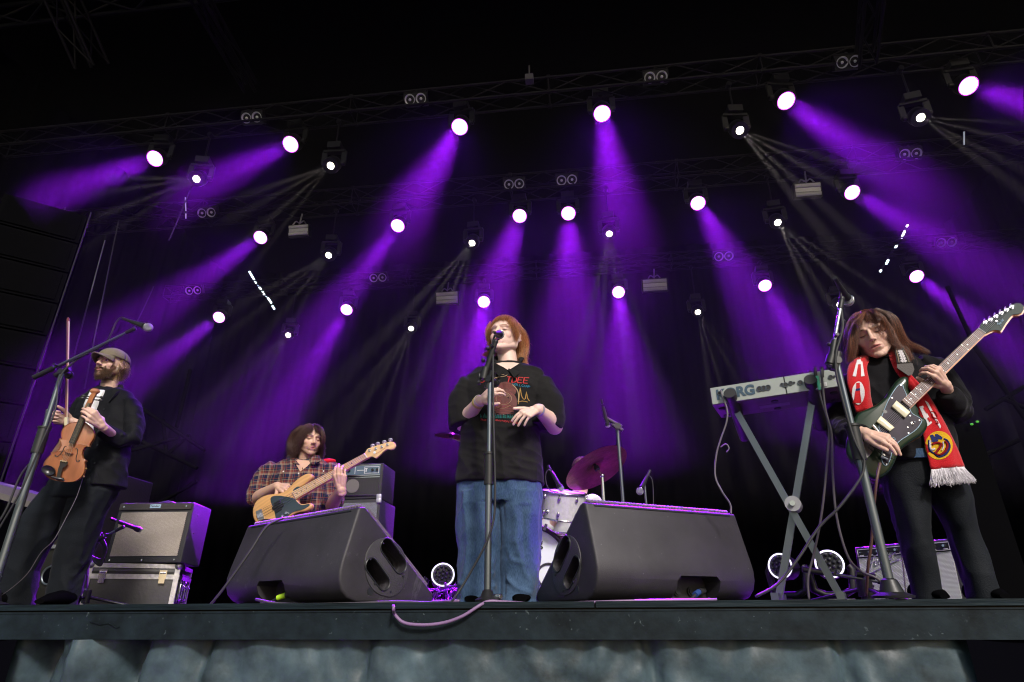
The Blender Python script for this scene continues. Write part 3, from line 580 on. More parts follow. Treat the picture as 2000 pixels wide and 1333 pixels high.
# ------------------------------------------------------------------ keyboard on an X stand (right)
Ka, Kb = Q(1386, 759, .985), Q(1641, 719, .985); kw = unit(Kb-Ka); KL = np.linalg.norm(Kb-Ka); kn = unit(np.cross(ZU, kw)); kn = kn if kn[1] > 0 else -kn
M['silver'] = mat('silver_panel', (.36, .39, .36), .4, .15, var=.08); M['kbd_dark'] = mat('keyboard_underside', (.10, .055, .085), .5, var=.15); M['logo'] = mat('logo_blue', (.05, .09, .13), .4)
k0 = Ka+kw*KL/2; hk = .09; t = thing('keyboard', k0-ZU*hk, 'silver-backed stage keyboard on the X stand beside the guitarist', 'keyboard')
mb = MB(); mb.prism([(0, 0), (.0, -hk), (.24, -hk), (.27, -hk*.5), (.27, -.02), (.24, 0)], k0, kn, ZU, kw, KL, .004); mb.build('case', 'kbd_dark', t, 40)
mb = MB(); mb.box(k0-kn*.004-ZU*hk*.5-kw*KL*.205, (KL*.575, .01, hk*.94), (kw, kn, ZU)); mb.build('back_panel', 'silver', t, 30)
mb = MB(); mb.box(k0-kn*.004-ZU*hk*.5+kw*KL*.295, (KL*.405, .01, hk*.94), (kw, kn, ZU)); mb.build('back_panel', 'silver', t, 30)
mb = MB(); mb.box(k0-kn*.002-ZU*hk*.5+kw*KL*.088, (.012, .008, hk*.96), (kw, kn, ZU)); mb.build('seam', 'black', t, 30)
mb = MB()
for k in range(30): mb.box(k0+kn*.20+kw*(-KL/2+.05+k*(KL-.1)/30)+ZU*.004, ((KL-.1)/30-.002, .13, .012), (kw, kn, ZU))
mb.build('keys', 'white', t, 30)
add_text('KORG', .068, k0-kn*.0105-ZU*hk*.50-kw*KL*.298, kw, ZU, -kn, 'logo', t, 'lettering', .001, .003, sx=.95)
def jack(f, r, g=0.5):
    mb = MB(); q = k0+kw*KL*(f-.5)-kn*.009-ZU*hk*g; mb.cyl(q, q-kn*.004, r, n=16); h = mb.build('socket', 'rubber', t, 40)
    mb = MB(); mb.ring(q-kn*.004, kn, r, r*.16, 16, 6); mb.build('socket_ring', 'gunmetal', h, 60)
for f, r, g in ((.392, .012, .5), (.425, .012, .5), (.458, .012, .5), (.565, .007, .45), (.59, .011, .5), (.63, .0095, .45), (.655, .005, .45), (.70, .011, .5), (.92, .009, .45), (.945, .005, .45), (.075, .009, .4)): jack(f, r, g)
mb = MB(); mb.box(k0+kw*KL*.32-kn*.0095-ZU*hk*.78, (.075, .003, .018), (kw, kn, ZU)); mb.build('label_sticker', 'white', t, 30)
mb = MB(); mb.box(k0+kn*.14-ZU*(hk+.001)-kw*.02, (.14, .05, .002), (kw, kn, ZU)); mb.build('rating_label', mat('rating_label', (.2, .14, .2), .5), t, 30)
mb = MB()
for f in (-.44, -.02, .42):
    for g in (.07, .2): q = k0+kw*KL*f+kn*g-ZU*hk; mb.cyl(q, q-ZU*.006, .017, n=14)
mb.build('foot', 'rubber', t, 40)
# X stand: its legs cross in a plane parallel to the keyboard back
ts = thing('keyboard_stand', (k0+kn*.15)*V(1, 1, 0), 'dark X-shaped keyboard stand with foam-tipped arms', 'keyboard stand')
D = 3.0
zt = k0[2]-hk-.025
def Kp(px, py, off):                  # on the plane parallel to the keyboard, off metres behind its back panel
    d = FW+RT*(px-1000)/FPX+UP*(666.5-py)/FPX; s = ((k0+kn*off-CAM)@kn)/(d@kn); return CAM+d*s
a1, a2 = Kp(1431, 790, .08), Kp(1645, 1172, .08); b1, b2 = Kp(1588, 775, .11), Kp(1521, 1172, .11)
for a, b in ((a1, a2), (b1, b2)): mb = MB(); mb.bar(a, b, .03, .03, kn); mb.build('leg', 'gunmetal', ts, 40)
mb = MB(); c = Kp(1549, 985, .06); mb.cyl(c-kn*.02, c+kn*.07, .034, n=20); mb.build('lock_disc', mat('lock_plastic', (.3, .3, .31), .45), ts, 40)
mb = MB(); mb.cyl(c-kn*.035, c-kn*.02, .012, n=12); mb.build('bolt', 'steel', ts, 40)
for px, py in ((1425, 768), (1583, 741)):
    e = Kp(px, py, -.04); e[2] = max(e[2], 0)
    f1 = V(*e); mb = MB(); q = Kp(px+6, py+28, .3); mb.cyl(f1, f1+kn*.34-ZU*.14, .029, n=18); mb.build('foam_arm', 'rubber', ts, 40)
for e in (a2, b2): mb = MB(); mb.bar(V(e[0], e[1], .018)-kn*.14, V(e[0], e[1], .018)+kn*.2, .03, .03); mb.build('foot_bar', 'gunmetal', ts, 40)
for a in (a1, b1): mb = MB(); mb.bar(a, a+ZU*.02, .034, .05, kn); mb.build('bracket', 'rubber', ts, 40)
M['cable_grey'] = mat('grey_cable', (.07, .06, .07), .5); M['white_cable'] = mat('pale_cable', (.13, .12, .13), .5)
g = 'cables hanging from the keyboard'
cable('power_cable', [Kp(1408, 762, -.02), Kp(1411, 775, -.03), Kp(1420, 800, -.03), Kp(1419, 825, -.03), Kp(1407, 860, -.03), Kp(1399, 890, -.03), Kp(1397, 930, -.03), Kp(1410, 960, -.03), Kp(1426, 985, 0), Kp(1428, 1005, 0)], .0042, 'thin pale cable hanging from the left end of the keyboard', 'white_cable', grp=g)
cable('power_cable', [Kp(1407, 874, -.035), Kp(1418, 868, -.035), Kp(1424, 876, -.035), Kp(1419, 884, -.035)], .003, 'small curl tied in the pale keyboard cable', 'white_cable', grp=g)
cable('audio_cable', [Kp(1592, 722, -.03), Kp(1597, 745, -.03), Kp(1604, 780, -.03), Kp(1618, 830, -.04), Kp(1617, 880, -.04), Kp(1610, 960, -.04), Kp(1602, 1020, -.03), Kp(1590, 1080, 0), Kp(1578, 1130, 0), Kp(1580, 1172, 0)], .005, 'grey cable hanging from the middle of the keyboard to the floor', 'cable_grey', grp=g)
cable('audio_cable', [Kp(1604, 722, -.035), Kp(1606, 745, -.035), Kp(1612, 800, -.035), Kp(1624, 850, -.05), Kp(1626, 920, -.05), Kp(1634, 1010, -.05), Kp(1655, 1085, -.04), Kp(1680, 1115, -.03), Kp(1712, 1130, -.03), Kp(1728, 1150, 0), Kp(1733, 1172, 0)], .0052, 'grey cable hanging right of the keyboard stand and curling to the mic stand base', 'cable_grey', grp=g)
mb = MB()
for x in (1592, 1605): mb.cyl(Kp(x, 718, -.03), Kp(x+1, 737, -.03), .008, n=10)
tag(mb.build('cable_plugs', 'black', None, 40, loc=Kp(1592, 718, -.03)), 'two black jack plugs standing in the keyboard back', 'plug')
mb = MB(); mb.cyl(Kp(1596, 735, -.035), Kp(1601, 762, -.035), .007, n=8); tag(mb.build('cable_tape', mat('green_tape', (.1, .6, .35), .4), None, 40, loc=Kp(1596, 735, -.03)), 'mint green tape round a cable behind the keyboard', 'tape')
# small second stand lying across behind the legs
YB = 3.6; stand(P(1690, 1150, YB)*V(1, 1, 0), P(1690, 1124, YB), 'low dark mic stand with a long horizontal boom at the floor right', (P(1567, 1112, YB), P(1735, 1140, YB)), r1=.02, r2=.016, split=.5)

# ------------------------------------------------------------------ amplifiers
def grillcloth(name, c1, c2, sx, sy, metal=0):
    m = mat(name, c1, .55, metal, spec=.4); t = m.node_tree; b = t.nodes['Principled BSDF']
    tc = t.nodes.new('ShaderNodeTexCoord'); wv = t.nodes.new('ShaderNodeTexBrick'); wv.inputs['Scale'].default_value = 1
    wv.inputs['Color1'].default_value = (*c1, 1); wv.inputs['Color2'].default_value = (*[q*.82 for q in c1], 1); wv.inputs['Mortar'].default_value = (*c2, 1)
    wv.inputs['Brick Width'].default_value = sx; wv.inputs['Row Height'].default_value = sy; wv.inputs['Mortar Size'].default_value = min(sx, sy)*.16
    t.links.new(tc.outputs['UV'], wv.inputs[0]); n = t.nodes.new('ShaderNodeTexNoise'); n.inputs['Scale'].default_value = 4; t.links.new(tc.outputs['Object'], n.inputs[0])
    mx = t.nodes.new('ShaderNodeMix'); mx.data_type = 'RGBA'; mx.blend_type = 'MULTIPLY'; mx.inputs[0].default_value = .2; t.links.new(wv.outputs[0], mx.inputs[6]); t.links.new(n.outputs[0], mx.inputs[7]); t.links.new(mx.outputs[2], b.inputs['Base Color'])
    return m
def uvpanel(name, c, xa, ya, w, h, m, parent, th=.006):
    za = np.cross(xa, ya); mb = MB(); mb.box(c, (w, h, th), (xa, ya, za)); o = mb.build(name, m, parent, 30); me = o.data
    uv = me.uv_layers.new(name='UVMap'); bs = np.array(parent['_w'])
    for l in me.loops: q = np.array(me.vertices[l.vertex_index].co)+bs-c; uv.data[l.index].uv = (float(q@xa), float(q@ya))
    return o
M['tolex'] = mat('black_tolex', (.022, .022, .024), .55, bump=.6, bscale=220); M['cloth_beige'] = grillcloth('beige_grille', (.66, .58, .48), (.13, .11, .10), .007, .007)
M['cloth_silver'] = grillcloth('silver_grille', (.95, 1, .92), (.16, .16, .16), .009, .007); M['cloth_grey'] = grillcloth('grey_grille', (.26, .28, .30), (.05, .05, .05), .02, .006)
M['cloth_dark'] = grillcloth('dark_grille_cloth', (.022, .022, .024), (.05, .05, .05), .05, .008)
M['badge'] = mat('badge_blue', (.35, .5, .62), .3); M['panel_blue'] = mat('amp_panel', (.10, .15, .20), .35, .2, var=.1)
def box_amp(name, TL, TR, z0, dep, lab, cat='guitar amplifier', tilt=0., m='tolex'):
    """front face seen between top-left and top-right corners"""
    TL = np.array(TL); TR = np.array(TR); xa = unit(TR-TL); w = np.linalg.norm(TR-TL); za = ZU*cos(tilt)+unit(np.cross(ZU, xa))*sin(tilt)*(1 if np.cross(ZU, xa)[1] > 0 else -1)
    na = np.cross(xa, za); h = (TL[2]-z0)/za[2]; bc = (TL+TR)/2-za*h     # na points at the audience
    t = thing(name, bc, lab, cat); mb = MB(); mb.box(bc+za*h/2-na*dep/2, (w, h, dep), (xa, za, na)); me = rebase(rawmesh(mb, .008), bc); link('cabinet', me, m, t, 40, bc)
    return t, bc, xa, za, na, w, h
# flight case with the combo amp on top (left)
M['ply'] = mat('case_panel', (.055, .055, .058), .35, bump=.12, bscale=50, var=.2, vscale=4)
Yc = 4.35; zc = P(280, 1101, Yc)[2]; cL, cR = Q(176, 1101, zc), Q(352, 1104, zc)
cc = (cL+cR)/2; xa = unit((cR-cL)); wc = np.linalg.norm(cR-cL)
t, bc, xa, za, na, w, h = box_amp('flight_case', cL, cR, 0, .62, 'black flight case with aluminium edges under the combo amp', 'flight case', m='ply')
mb = MB(); e = .03
for sx_ in (-1, 1):
    for dd in (0, -.62): mb.box(bc+za*h/2+xa*sx_*(w/2-e/2+.004)+na*(dd+(.003 if dd == 0 else -.003)), (e, h+.004, .008), (xa, za, na))
    mb.box(bc+za*h/2+xa*sx_*(w/2+.003)-na*(e/2-.003), (.008, h+.004, e), (xa, za, na)); mb.box(bc+za*h/2+xa*sx_*(w/2+.003)-na*(.62-e/2), (.008, h+.004, e), (xa, za, na))
for z in (h-e/2+.004,): mb.box(bc+za*z+na*.004, (w, e, .008), (xa, za, na)); [mb.box(bc+za*z+xa*s*(w/2+.004)-na*.31, (.008, e, .62), (xa, za, na)) for s in (-1, 1)]
mb.box(bc+za*(h-.085)+na*.005, (w, e*1.1, .008), (xa, za, na)); [mb.box(bc+za*(h-.085)+xa*s*(w/2+.005)-na*.31, (.008, e, .62), (xa, za, na)) for s in (-1, 1)]
mb.build('edge_extrusion', 'brushed', t, 30)
mb = MB(); mb.box(bc+za*(h-.055)+na*.003, (w-.02, .014, .006), (xa, za, na)); mb.build('lid_gap', 'black', t, 30)
for sx_ in (-1, 1):
    mb = MB(); mb.ell(bc+xa*sx_*(w/2-.006)+za*(h-.006)-na*.004, (.03, .03, .03), n=16, m=10); mb.build('corner_ball', 'brushed', t, 180)
    mb = MB(); q = bc+xa*sx_*(w/2-.1)+za*(h-.07)+na*.012; mb.box(q, (.05, .06, .008), (xa, za, na)); mb.box(q-za*.045+na*.003, (.04, .03, .012), (xa, za, na)); mb.cyl(q-xa*.02+za*.012+na*.006, q+xa*.02+za*.012+na*.006, .007, n=10); mb.build('latch', 'steel', t, 40)
for k in (0, 1):
    q = bc+xa*(w/2+.006)+za*(h*.42)-na*(.17+.22*k); mb = MB(); mb.box(q, (.006, .15, .13), (xa, za, na)); hh = mb.build('handle_dish', 'gunmetal', t, 30)
    mb = MB(); mb.tube([q+xa*.008+na*(.06*a)+za*(.07*b) for a, b in ((-.9, -.8), (-.9, .8), (-.5, 1), (.5, 1), (.9, .8), (.9, -.8), (.5, -1), (-.5, -1), (-.9, -.8))], .006, 8); mb.tube([q+xa*.012+na*.035+za*.04, q+xa*.03+na*.03+za*.02, q+xa*.03-na*.03+za*.02, q+xa*.012-na*.035+za*.04], .007, 8); mb.build('handle', 'steel', hh, 60)
CASE = (bc, xa, za, na, w, h)
# combo on the case, tilted back a little
z1 = h+.012
aTL, aTR = Q(236, 983, P(300, 981, Yc+.1)[2]), Q(380, 981, P(300, 981, Yc+.1)[2])
t, b2_, xa, za, na, w, h2 = box_amp('combo_amp', aTL, aTR, z1, .27, 'tweed-fronted black combo amplifier standing on the flight case', tilt=radians(3))
uvpanel('grille', b2_+za*h2*.47+na*.004, xa, za, w*.88, h2*.72, 'cloth_beige', t)
mb = MB(); mb.box(b2_+za*h2*.925+na*.006, (w*.97, h2*.10, .012), (xa, za, na)); mb.build('top_panel', mat('amp_brown', (.04, .033, .03), .4, bump=.3, bscale=200), t, 30)
mb = MB(); mb.box(b2_+za*h2*.93+na*.014, (w*.14, h2*.062, .004), (xa, za, na)); bd_ = mb.build('badge', 'badge', t, 30)
me_ = add_text('Fender', .026, b2_+za*h2*.93+na*.0175, xa, za, na, 'black', t, 'lettering')
mb = MB(); mb.tube(arc(b2_+za*(h2+.003)-xa*.09-na*.12, b2_+za*(h2+.003)+xa*.09-na*.12, .03, up=ZU), .008, 8); mb.build('handle', 'rubber', t, 60)
mb = MB()
for sx_ in (-.42, 0, .42):
    q = b2_+xa*w*sx_+na*.008
    mb.cyl(q+za*h2*.045, q+za*h2*.045+na*.005, .006, n=8)
    if sx_: mb.cyl(q+za*h2*.925, q+za*h2*.925+na*.01, .006, n=8)
for a_, b_ in ((.08, .8), (.08, .5)): mb.cyl(b2_+xa*(w/2)+za*h2*b_-na*a_, b2_+xa*(w/2+.005)+za*h2*b_-na*a_, .006, n=8)
mb.build('screw', 'steel', t, 40)
# instrument mic on a short boom in front of the combo
YM = 4.0; stand(P(168, 1170, YM)*V(1, 1, 0), P(170, 1062, YM), 'short stand holding the mic at the combo amp', (P(168, 1066, YM), P(240, 1030, YM+.02)), r1=.013, r2=.01, split=.6)
mic(P(272, 1035, YM+.12), P(272, 1035, YM+.12)-P(238, 1022, YM+.02), 'instrument microphone pointing at the combo amp grille', 1., True)
cable('cable_coil', [q_ for k in range(7) for q_ in (P(182+3*k, 1045, 4.1+.006*k), P(170+2*k, 1065+3*k, 4.1+.006*k), P(178+k, 1085+2*k, 4.12), P(198, 1092+2*k, 4.14), P(208-k, 1070, 4.12), P(196-k, 1048, 4.1))], .006, 'coil of black cable hanging beside the short mic stand', 'rubber')
mb = MB()
# bass head and cabinet behind the bassist
M['corner'] = mat('metal_corner', (.7, .7, .75), .3, .6)
Yb = 4.75; zt_ = P(700, 906, Yb)[2]; zm = P(700, 962, Yb)[2]-.035
hTL, hTR = P(612, 906, Yb), P(749, 906, Yb); hTL[2] = hTR[2] = zt_
t, bb, xa, za, na, w, h = box_amp('bass_cabinet', hTL-ZU*(zt_-zm+.02)-V(.0, 0, 0), hTR-ZU*(zt_-zm+.02), .0, .4, 'tall grey-clothed bass speaker cabinet behind the left wedge', 'speaker cabinet')
uvpanel('grille', bb+za*h*.5+na*.004, xa, za, w*.93, h*.93, 'cloth_grey', t)
for s in (-1, 1): mb = MB(); mb.box(bb+xa*s*(w/2-.012)+za*(h-.014)+na*.004, (.042, .042, .03), (xa, za, na)); link('corner', rebase(rawmesh(mb, .01), t['_w']), 'corner', t, 40, t['_w'])
t, bb, xa, za, na, w, h = box_amp('bass_amp_head', hTL, hTR, zm-.018, .33, 'black bass amplifier head with a blue-grey control panel on the cabinet', 'bass amplifier')
mb = MB(); mb.box(bb+za*h*.80+na*.004, (w*.93, h*.25, .008), (xa, za, na)); pn = mb.build('control_panel', 'panel_blue', t, 30)
mb = MB(); [mb.box(bb+za*h*z+na*.007, (w*.94, .006, .006), (xa, za, na)) for z in (.94, .655, .60, .095)]; mb.build('trim', 'steel', t, 30)
uvpanel('grille', bb+za*h*.34+na*.004, xa, za, w*.92, h*.46, 'cloth_dark', t)
mb = MB()
for k in range(14):
    if k in (8, 9, 10, 11): continue
    q = bb+xa*w*(-.43+.066*k)+za*h*.80+na*.008; mb.cyl(q, q+na*.014, .0105, n=12)
mb.build('knob', 'black', t, 40)
mb = MB()
for x0, x1 in ((.10, .13), (.245, .25), (.445, .45)): mb.box(bb+xa*w*((x0+x1)/2)+za*h*.8+na*.0095, (.003, h*.2, .002), (xa, za, na))
for z in (.71, .89): mb.box(bb+xa*w*.347+za*h*z+na*.0095, (w*.2, .003, .002), (xa, za, na))
mb.box(bb+xa*w*.19+za*h*.8+na*.0095, (w*.09, .004, .002), (xa, za, na)); mb.box(bb+xa*w*.27+za*h*.8+na*.0095, (.006, .03, .002), (xa, za, na)); mb.box(bb+xa*w*.27+za*h*.84+na*.0095, (.02, .005, .002), (xa, za, na))
mb.build('panel_markings', 'white', t, 30)
for s in (1,): mb = MB(); mb.box(bb+xa*s*(w/2-.012)+za*.014+na*.004, (.042, .042, .03), (xa, za, na)); link('corner', rebase(rawmesh(mb, .01), t['_w']), 'corner', t, 40, t['_w'])
mb = MB(); mb.lathe(bb+xa*w*.10+za*h*.36+na*.008, na, [(0, .055), (.004, .055), (.004, 0)]); mb.build('round_sticker', mat('faded_sticker', (.14, .13, .12), .6), t, 30)
mb = MB(); q = P(643, 900, Yb+.1); mb.loft([(q+xa*-.05, ZU*.012, na*.02), (q, ZU*.017, na*.025), (q+xa*.05, ZU*.008, na*.02)], 16, 3)
tg = mb.build('red_tuner', mat('red_plastic', (.55, .01, .03), .35, emit=(1, .02, .05), es=.25), None, 40, loc=q); tag(tg, 'small red object lying on the bass amplifier head', 'pedal')
# silver-face combo (right, behind the guitarist)
zt_ = P(1760, 1058, 4.3)[2]; rTL, rTR = Q(1669, 1069, zt_), Q(1862, 1051, zt_)
t, bb, xa, za, na, w, h = box_amp('twin_combo_amp', rTL, rTR, 0.005, .26, 'silver-clothed combo amplifier on the floor behind the guitarist', tilt=radians(8))
uvpanel('grille', bb+za*h*.40+na*.004, xa, za, w*.93, h*.78, 'cloth_silver', t)
mb = MB(); mb.box(bb+za*h*.87+na*.006, (w*.94, h*.13, .012), (xa, za, na)); mb.build('control_panel', 'black', t, 30)
mb = MB()
for z in (.81, .935): mb.box(bb+za*h*z+na*.0135, (w*.93, .003, .003), (xa, za, na))
for x in (-.46, .17, .46): mb.box(bb+xa*w*x+za*h*.87+na*.0135, (.003, h*.12, .003), (xa, za, na))
for k in range(9): mb.box(bb+xa*w*(-.42+.105*k)+za*h*.83+na*.0135, (.025, .003, .003), (xa, za, na))
mb.build('panel_markings', 'white', t, 30)
for k in range(10):
    q = bb+xa*w*(-.42+.093*k)+za*h*.875+na*.012; mb = MB(); mb.cyl(q, q+na*.016, .011 if k > 1 else .006, n=12); kn_ = mb.build('knob', 'black', t, 40)
    mb = MB(); mb.cyl(q+na*.016, q+na*.018, .0075 if k > 1 else .004, n=12); mb.build('knob_cap', 'steel', kn_, 40)
# the script badge, drawn as strokes
def strokes(lst, o, x, y, z, s, r, m, parent, name='lettering', n=6):
    mb = MB()
    for st_ in lst:
        p = spline([(a, b, 0) for a, b in st_], 5); mb.tube([np.array(o)+x*q[0]*s+y*q[1]*s+z*.003 for q in p], r, n)
    return mb.build(name, m, parent, 60)
FEND = [[(0, .62), (.12, .80), (.5, .86), (.95, .98)], [(.42, .84), (.34, .4), (.22, .0), (.05, -.08), (-.02, .06)], [(.18, .44), (.42, .5), (.62, .56)],
        [(.6, .28), (.78, .42), (.74, .55), (.6, .45), (.6, .25), (.72, .15), (.86, .25)], [(.92, .5), (.92, .2)], [(.92, .36), (1.05, .52), (1.14, .46), (1.14, .18)],
        [(1.55, .5), (1.38, .52), (1.3, .34), (1.4, .2), (1.54, .3), (1.56, .5)], [(1.62, .95), (1.56, .5), (1.6, .2)], [(1.7, .32), (1.88, .44), (1.82, .56), (1.7, .46), (1.7, .28), (1.82, .18), (1.96, .26)], [(2.02, .52), (2.02, .2)], [(2.02, .4), (2.12, .54), (2.24, .54)]]
yy = unit(za+xa*.25)
strokes(FEND, bb+za*h*.56-xa*w*.38+na*.008, unit(xa+za*.28), yy, na, .088, .0034, 'corner', t)
strokes([[(0, -.1), (1.2, .02), (2.2, .1)]], bb+za*h*.545-xa*w*.34+na*.008, unit(xa+za*.28), yy, na, .09, .004, 'corner', t, 'underline')
mb = MB(); mb.tube(arc(bb+za*(h+.003)-xa*.1-na*.12, bb+za*(h+.003)+xa*.1-na*.12, .015, up=ZU), .008, 8); mb.build('handle', 'rubber', t, 60)
cable('guitar_lead', [bb+xa*w*.19+za*h*.9+na*.02, bb+xa*w*.15+za*h*.98+na*.06, bb+xa*w*.08+za*h*.85+na*.09, bb+xa*w*.06+za*h*.5+na*.09, bb+xa*w*.05+za*.02+na*.1], .005, 'pale lead plugged into the silver-clothed combo amplifier', 'cable_grey')

# ------------------------------------------------------------------ LED floor lamps with white rings
M['ring_light'] = mat('lit_ring', (.3, .3, .3), emit=(.85, .8, 1), es=1.3)
M['led_cell'] = mat('dark_led_cell', (.05, .05, .06), .15, .4)
def floor_lamp(p, d, R, lab):
    p = np.array(p); d = unit(d); t = thing('floor_lamp', V(p[0], p[1], 0), lab, 'stage light', 'moving head lamps with white rings standing on the floor'); x = unit(np.cross(ZU, d)); y = np.cross(d, x)
    mb = MB(); mb.lathe(p, -d, [(0, 0), (0, R*.95), (.0, R*1.08), (.05, R*1.1), (.13, R*.95), (.2, R*.5), (.21, 0)], 24); mb.build('head', 'lamp_body', t, 40)
    mb = MB(); mb.ring(p+d*.004, d, R, R*.07, 36, 8); mb.build('ring', 'ring_light', t, 180)
    mb = MB()
    for r_, n_ in ((0, 1), (.36, 6), (.72, 12)):
        for k in range(n_): a = 2*pi*k/n_+r_; q = p+d*.002+(x*cos(a)+y*sin(a))*R*r_; mb.lathe(q, d, [(.004, R*.155), (.012, R*.11), (.015, R*.05), (.012, 0)], 10)
    mb.build('led_cells', 'led_cell', t, 180)
    c = p-d*.08; mb = MB(); mb.tube([c+x*(R+.03), c+x*(R+.045)-ZU*.02, c+x*(R+.03)-ZU*(R+.06), c+x*R*.6-ZU*(R+.09), c-x*R*.6-ZU*(R+.09), c-x*(R+.03)-ZU*(R+.06), c-x*(R+.045)-ZU*.02, c-x*(R+.03)], .024, 8); mb.build('yoke', 'lamp_body', t, 60)
    zb = max(.03, c[2]-R-.11); mb = MB(); mb.box(V(c[0], c[1], zb/2), (R*2.2, .2, zb)); me = rebase(rawmesh(mb, .01), t['_w']); link('base', me, 'lamp_body', t, 40, t['_w'])
    mb = MB(); mb.box(V(c[0], c[1]-.102, zb*.6), (R*.9, .003, zb*.3)); mb.build('display', mat('lcd', (.5, .6, .58), .3, emit=(.7, .85, .8), es=.35), t, 30)
for (px, py, Y, r, dx), lab in (((865, 1123, 4.4, 22, 0), 'floor lamp with a white ring left of the singer\'s legs'), ((1524, 1106, 4.2, 22, -.5), 'floor lamp with a white ring left of the keyboard stand foot, tilted left'), ((1620, 1102, 4.2, 24, .1), 'floor lamp with a white ring behind the crossing stand legs')):
    p = P(px, py, Y); floor_lamp(p, unit(V(-p[0]*.25+dx, -1, .25 if dx == 0 else .1)), r*Y*.92/FPX, lab)
# clutter by the singer's feet
mb = MB(); q = P(868, 1178, 3.6); mb.box(V(q[0], q[1], .012), (.24, .3, .02)); tag(mb.build('white_board', 'white', None, 30, loc=q), 'white board lying on the floor beside the singer\'s feet', 'board')
rg = np.random.default_rng(3); M['magenta_cable'] = mat('violet_cable', (.35, .08, .4), .4)
for k in range(9):
    c = P((843, 862, 882)[k//3], 1160, 3.9)*V(1, 1, 0); pts = [c+V(rg.uniform(-.06, .06), rg.uniform(-.1, .1), rg.uniform(.015, .12)) for _ in range(7)]
    cable('loose_cable', pts, .004, ['violet', 'black', 'pale grey'][k % 3]+' strand of the cable tangle, '+('near the left wedge', 'under the floor lamp', 'beside the blue jeans')[k//3], ['magenta_cable', 'rubber', 'white_cable'][k % 3], grp='tangled cables left of the singer')
# cables along the edge
cable('stage_cable', [V(-.6, EDGE+.35, .01), Q(765, 1178, .012)*V(1, 1, 1), P(768, 1184, EDGE-.008), P(771, 1200, EDGE-.02), P(790, 1217, EDGE-.025), P(830, 1221, EDGE-.025), P(870, 1216, EDGE-.022), P(905, 1203, EDGE-.02), P(935, 1184, EDGE-.008), P(955, 1175, EDGE+.02), P(985, 1176, EDGE+.03), P(1040, 1179, EDGE+.02), P(1120, 1178, EDGE+.02), P(1250, 1174, EDGE+.03), P(1400, 1172, EDGE+.04)], .0065, 'lilac cable looping down over the stage edge', mat('lilac_cable', (.22, .13, .26), .45))
cable('stage_cable', [P(500, 1171, 2.75), P(540, 1179, 2.7), P(600, 1181, 2.68), P(700, 1179, 2.68), P(765, 1176, 2.68), P(840, 1178, 2.68), P(900, 1181, 2.68)], .006, 'dark cable lying along the edge below the left wedge', 'cable_grey')
cable('bass_lead', [P(553, 1012, 2.95), P(520, 1030, 2.9), P(490, 1075, 2.85), P(455, 1125, 2.82), P(425, 1165, 2.8), P(405, 1188, 2.8)], .006, 'black lead running down the face of the left wedge')
cable('violin_lead', [P(163, 930, 3.25), P(150, 970, 3.2), P(130, 1010, 3.15), P(105, 1055, 3.1), P(80, 1080, 3.1), P(50, 1125, 3.1), P(0, 1165, 3.1), P(-40, 1180, 3.1)], .0022, 'thin lead hanging from the violin across the trousers', 'cable_grey')
cable('guitar_lead', [P(1719, 905, 2.72), P(1712, 940, 2.7), P(1706, 1000, 2.74), P(1702, 1060, 2.78), P(1695, 1110, 2.82), P(1692, 1165, 2.9)], .0058, 'brown lead hanging from the green guitar', mat('brown_cable', (.1, .05, .04), .5))
# second keyboard at the far left and gear behind the violinist
kL, kR = P(-60, 930, 3.9), P(78, 968, 3.75); w_ = unit(kR-kL); n_ = unit(np.cross(ZU, w_)); c = (kL+kR)/2
t = thing('keyboard', c, 'purple-lit keyboard edge at the far left behind the mic stand', 'keyboard'); L = np.linalg.norm(kR-kL)
mb = MB(); mb.prism([(0, 0), (0, -.09), (.3, -.09), (.3, -.02), (.2, 0)], c, n_, ZU, w_, L, .004); mb.build('case', mat('keyboard_lilac', (.1, .075, .12), .4, var=.15), t, 40)
mb = MB(); mb.box(c-n_*.003-ZU*.072, (L*.98, .006, .04), (w_, n_, ZU)); mb.build('lower_edge', mat('keyboard_edge', (.12, .105, .1), .5), t, 30)
t = thing('keyboard_stand', c*V(1, 1, 0), 'dark tubular stand under the far-left keyboard', 'keyboard stand')
for s in (-.3, .3): mb = MB(); mb.cyl(c+w_*L*s-ZU*.1+n_*.1, V(*(c+w_*L*s+n_*.1)[:2], .0), .018, n=10); mb.build('leg', 'gunmetal', t, 40)
c = P(112, 1110, 5.2); t = thing('subwoofer', c*V(1, 1, 0), 'dim brown-black speaker box with round ports behind the violinist\'s legs', 'loudspeaker')
M['sub'] = mat('sub_paint', (.008, .007, .005), .5, bump=.2); mb = MB(); mb.box(V(c[0], c[1]+.3, .6), (.55, .6, 1.18)); b_ = rebase(rawmesh(mb, .01), t['_w']); link('cabinet', b_, 'sub', t, 40, t['_w'])
for z in (.28, .78):
    mb = MB(); mb.ring(V(c[0]-.05, c[1], z), (0, -1, 0), .075, .012); mb.build('port_rim', 'brushed' if z > .5 else 'gunmetal', t, 60); mb = MB(); mb.lathe(V(c[0]-.05, c[1]-.004, z), (0, -1, 0), [(0, .07), (.002, 0)]); mb.build('port', 'cloth_black', t, 40)
mb = MB(); mb.box(V(c[0], c[1]-.01, .52), (.4, .03, .03)); mb.build('bar_handle', 'brushed', t, 40)
mb = MB(); q = P(1905, 900, 5.7); mb.box(V(q[0], q[1]+.2, .75), (.3, .3, 1.5)); t = thing('equipment_rack', V(q[0], q[1], 0), 'tall dim rack with two green indicator lights at the right edge', 'rack'); link('case', rebase(rawmesh(mb, .01), t['_w']), 'deep_black', t, 40, t['_w'])
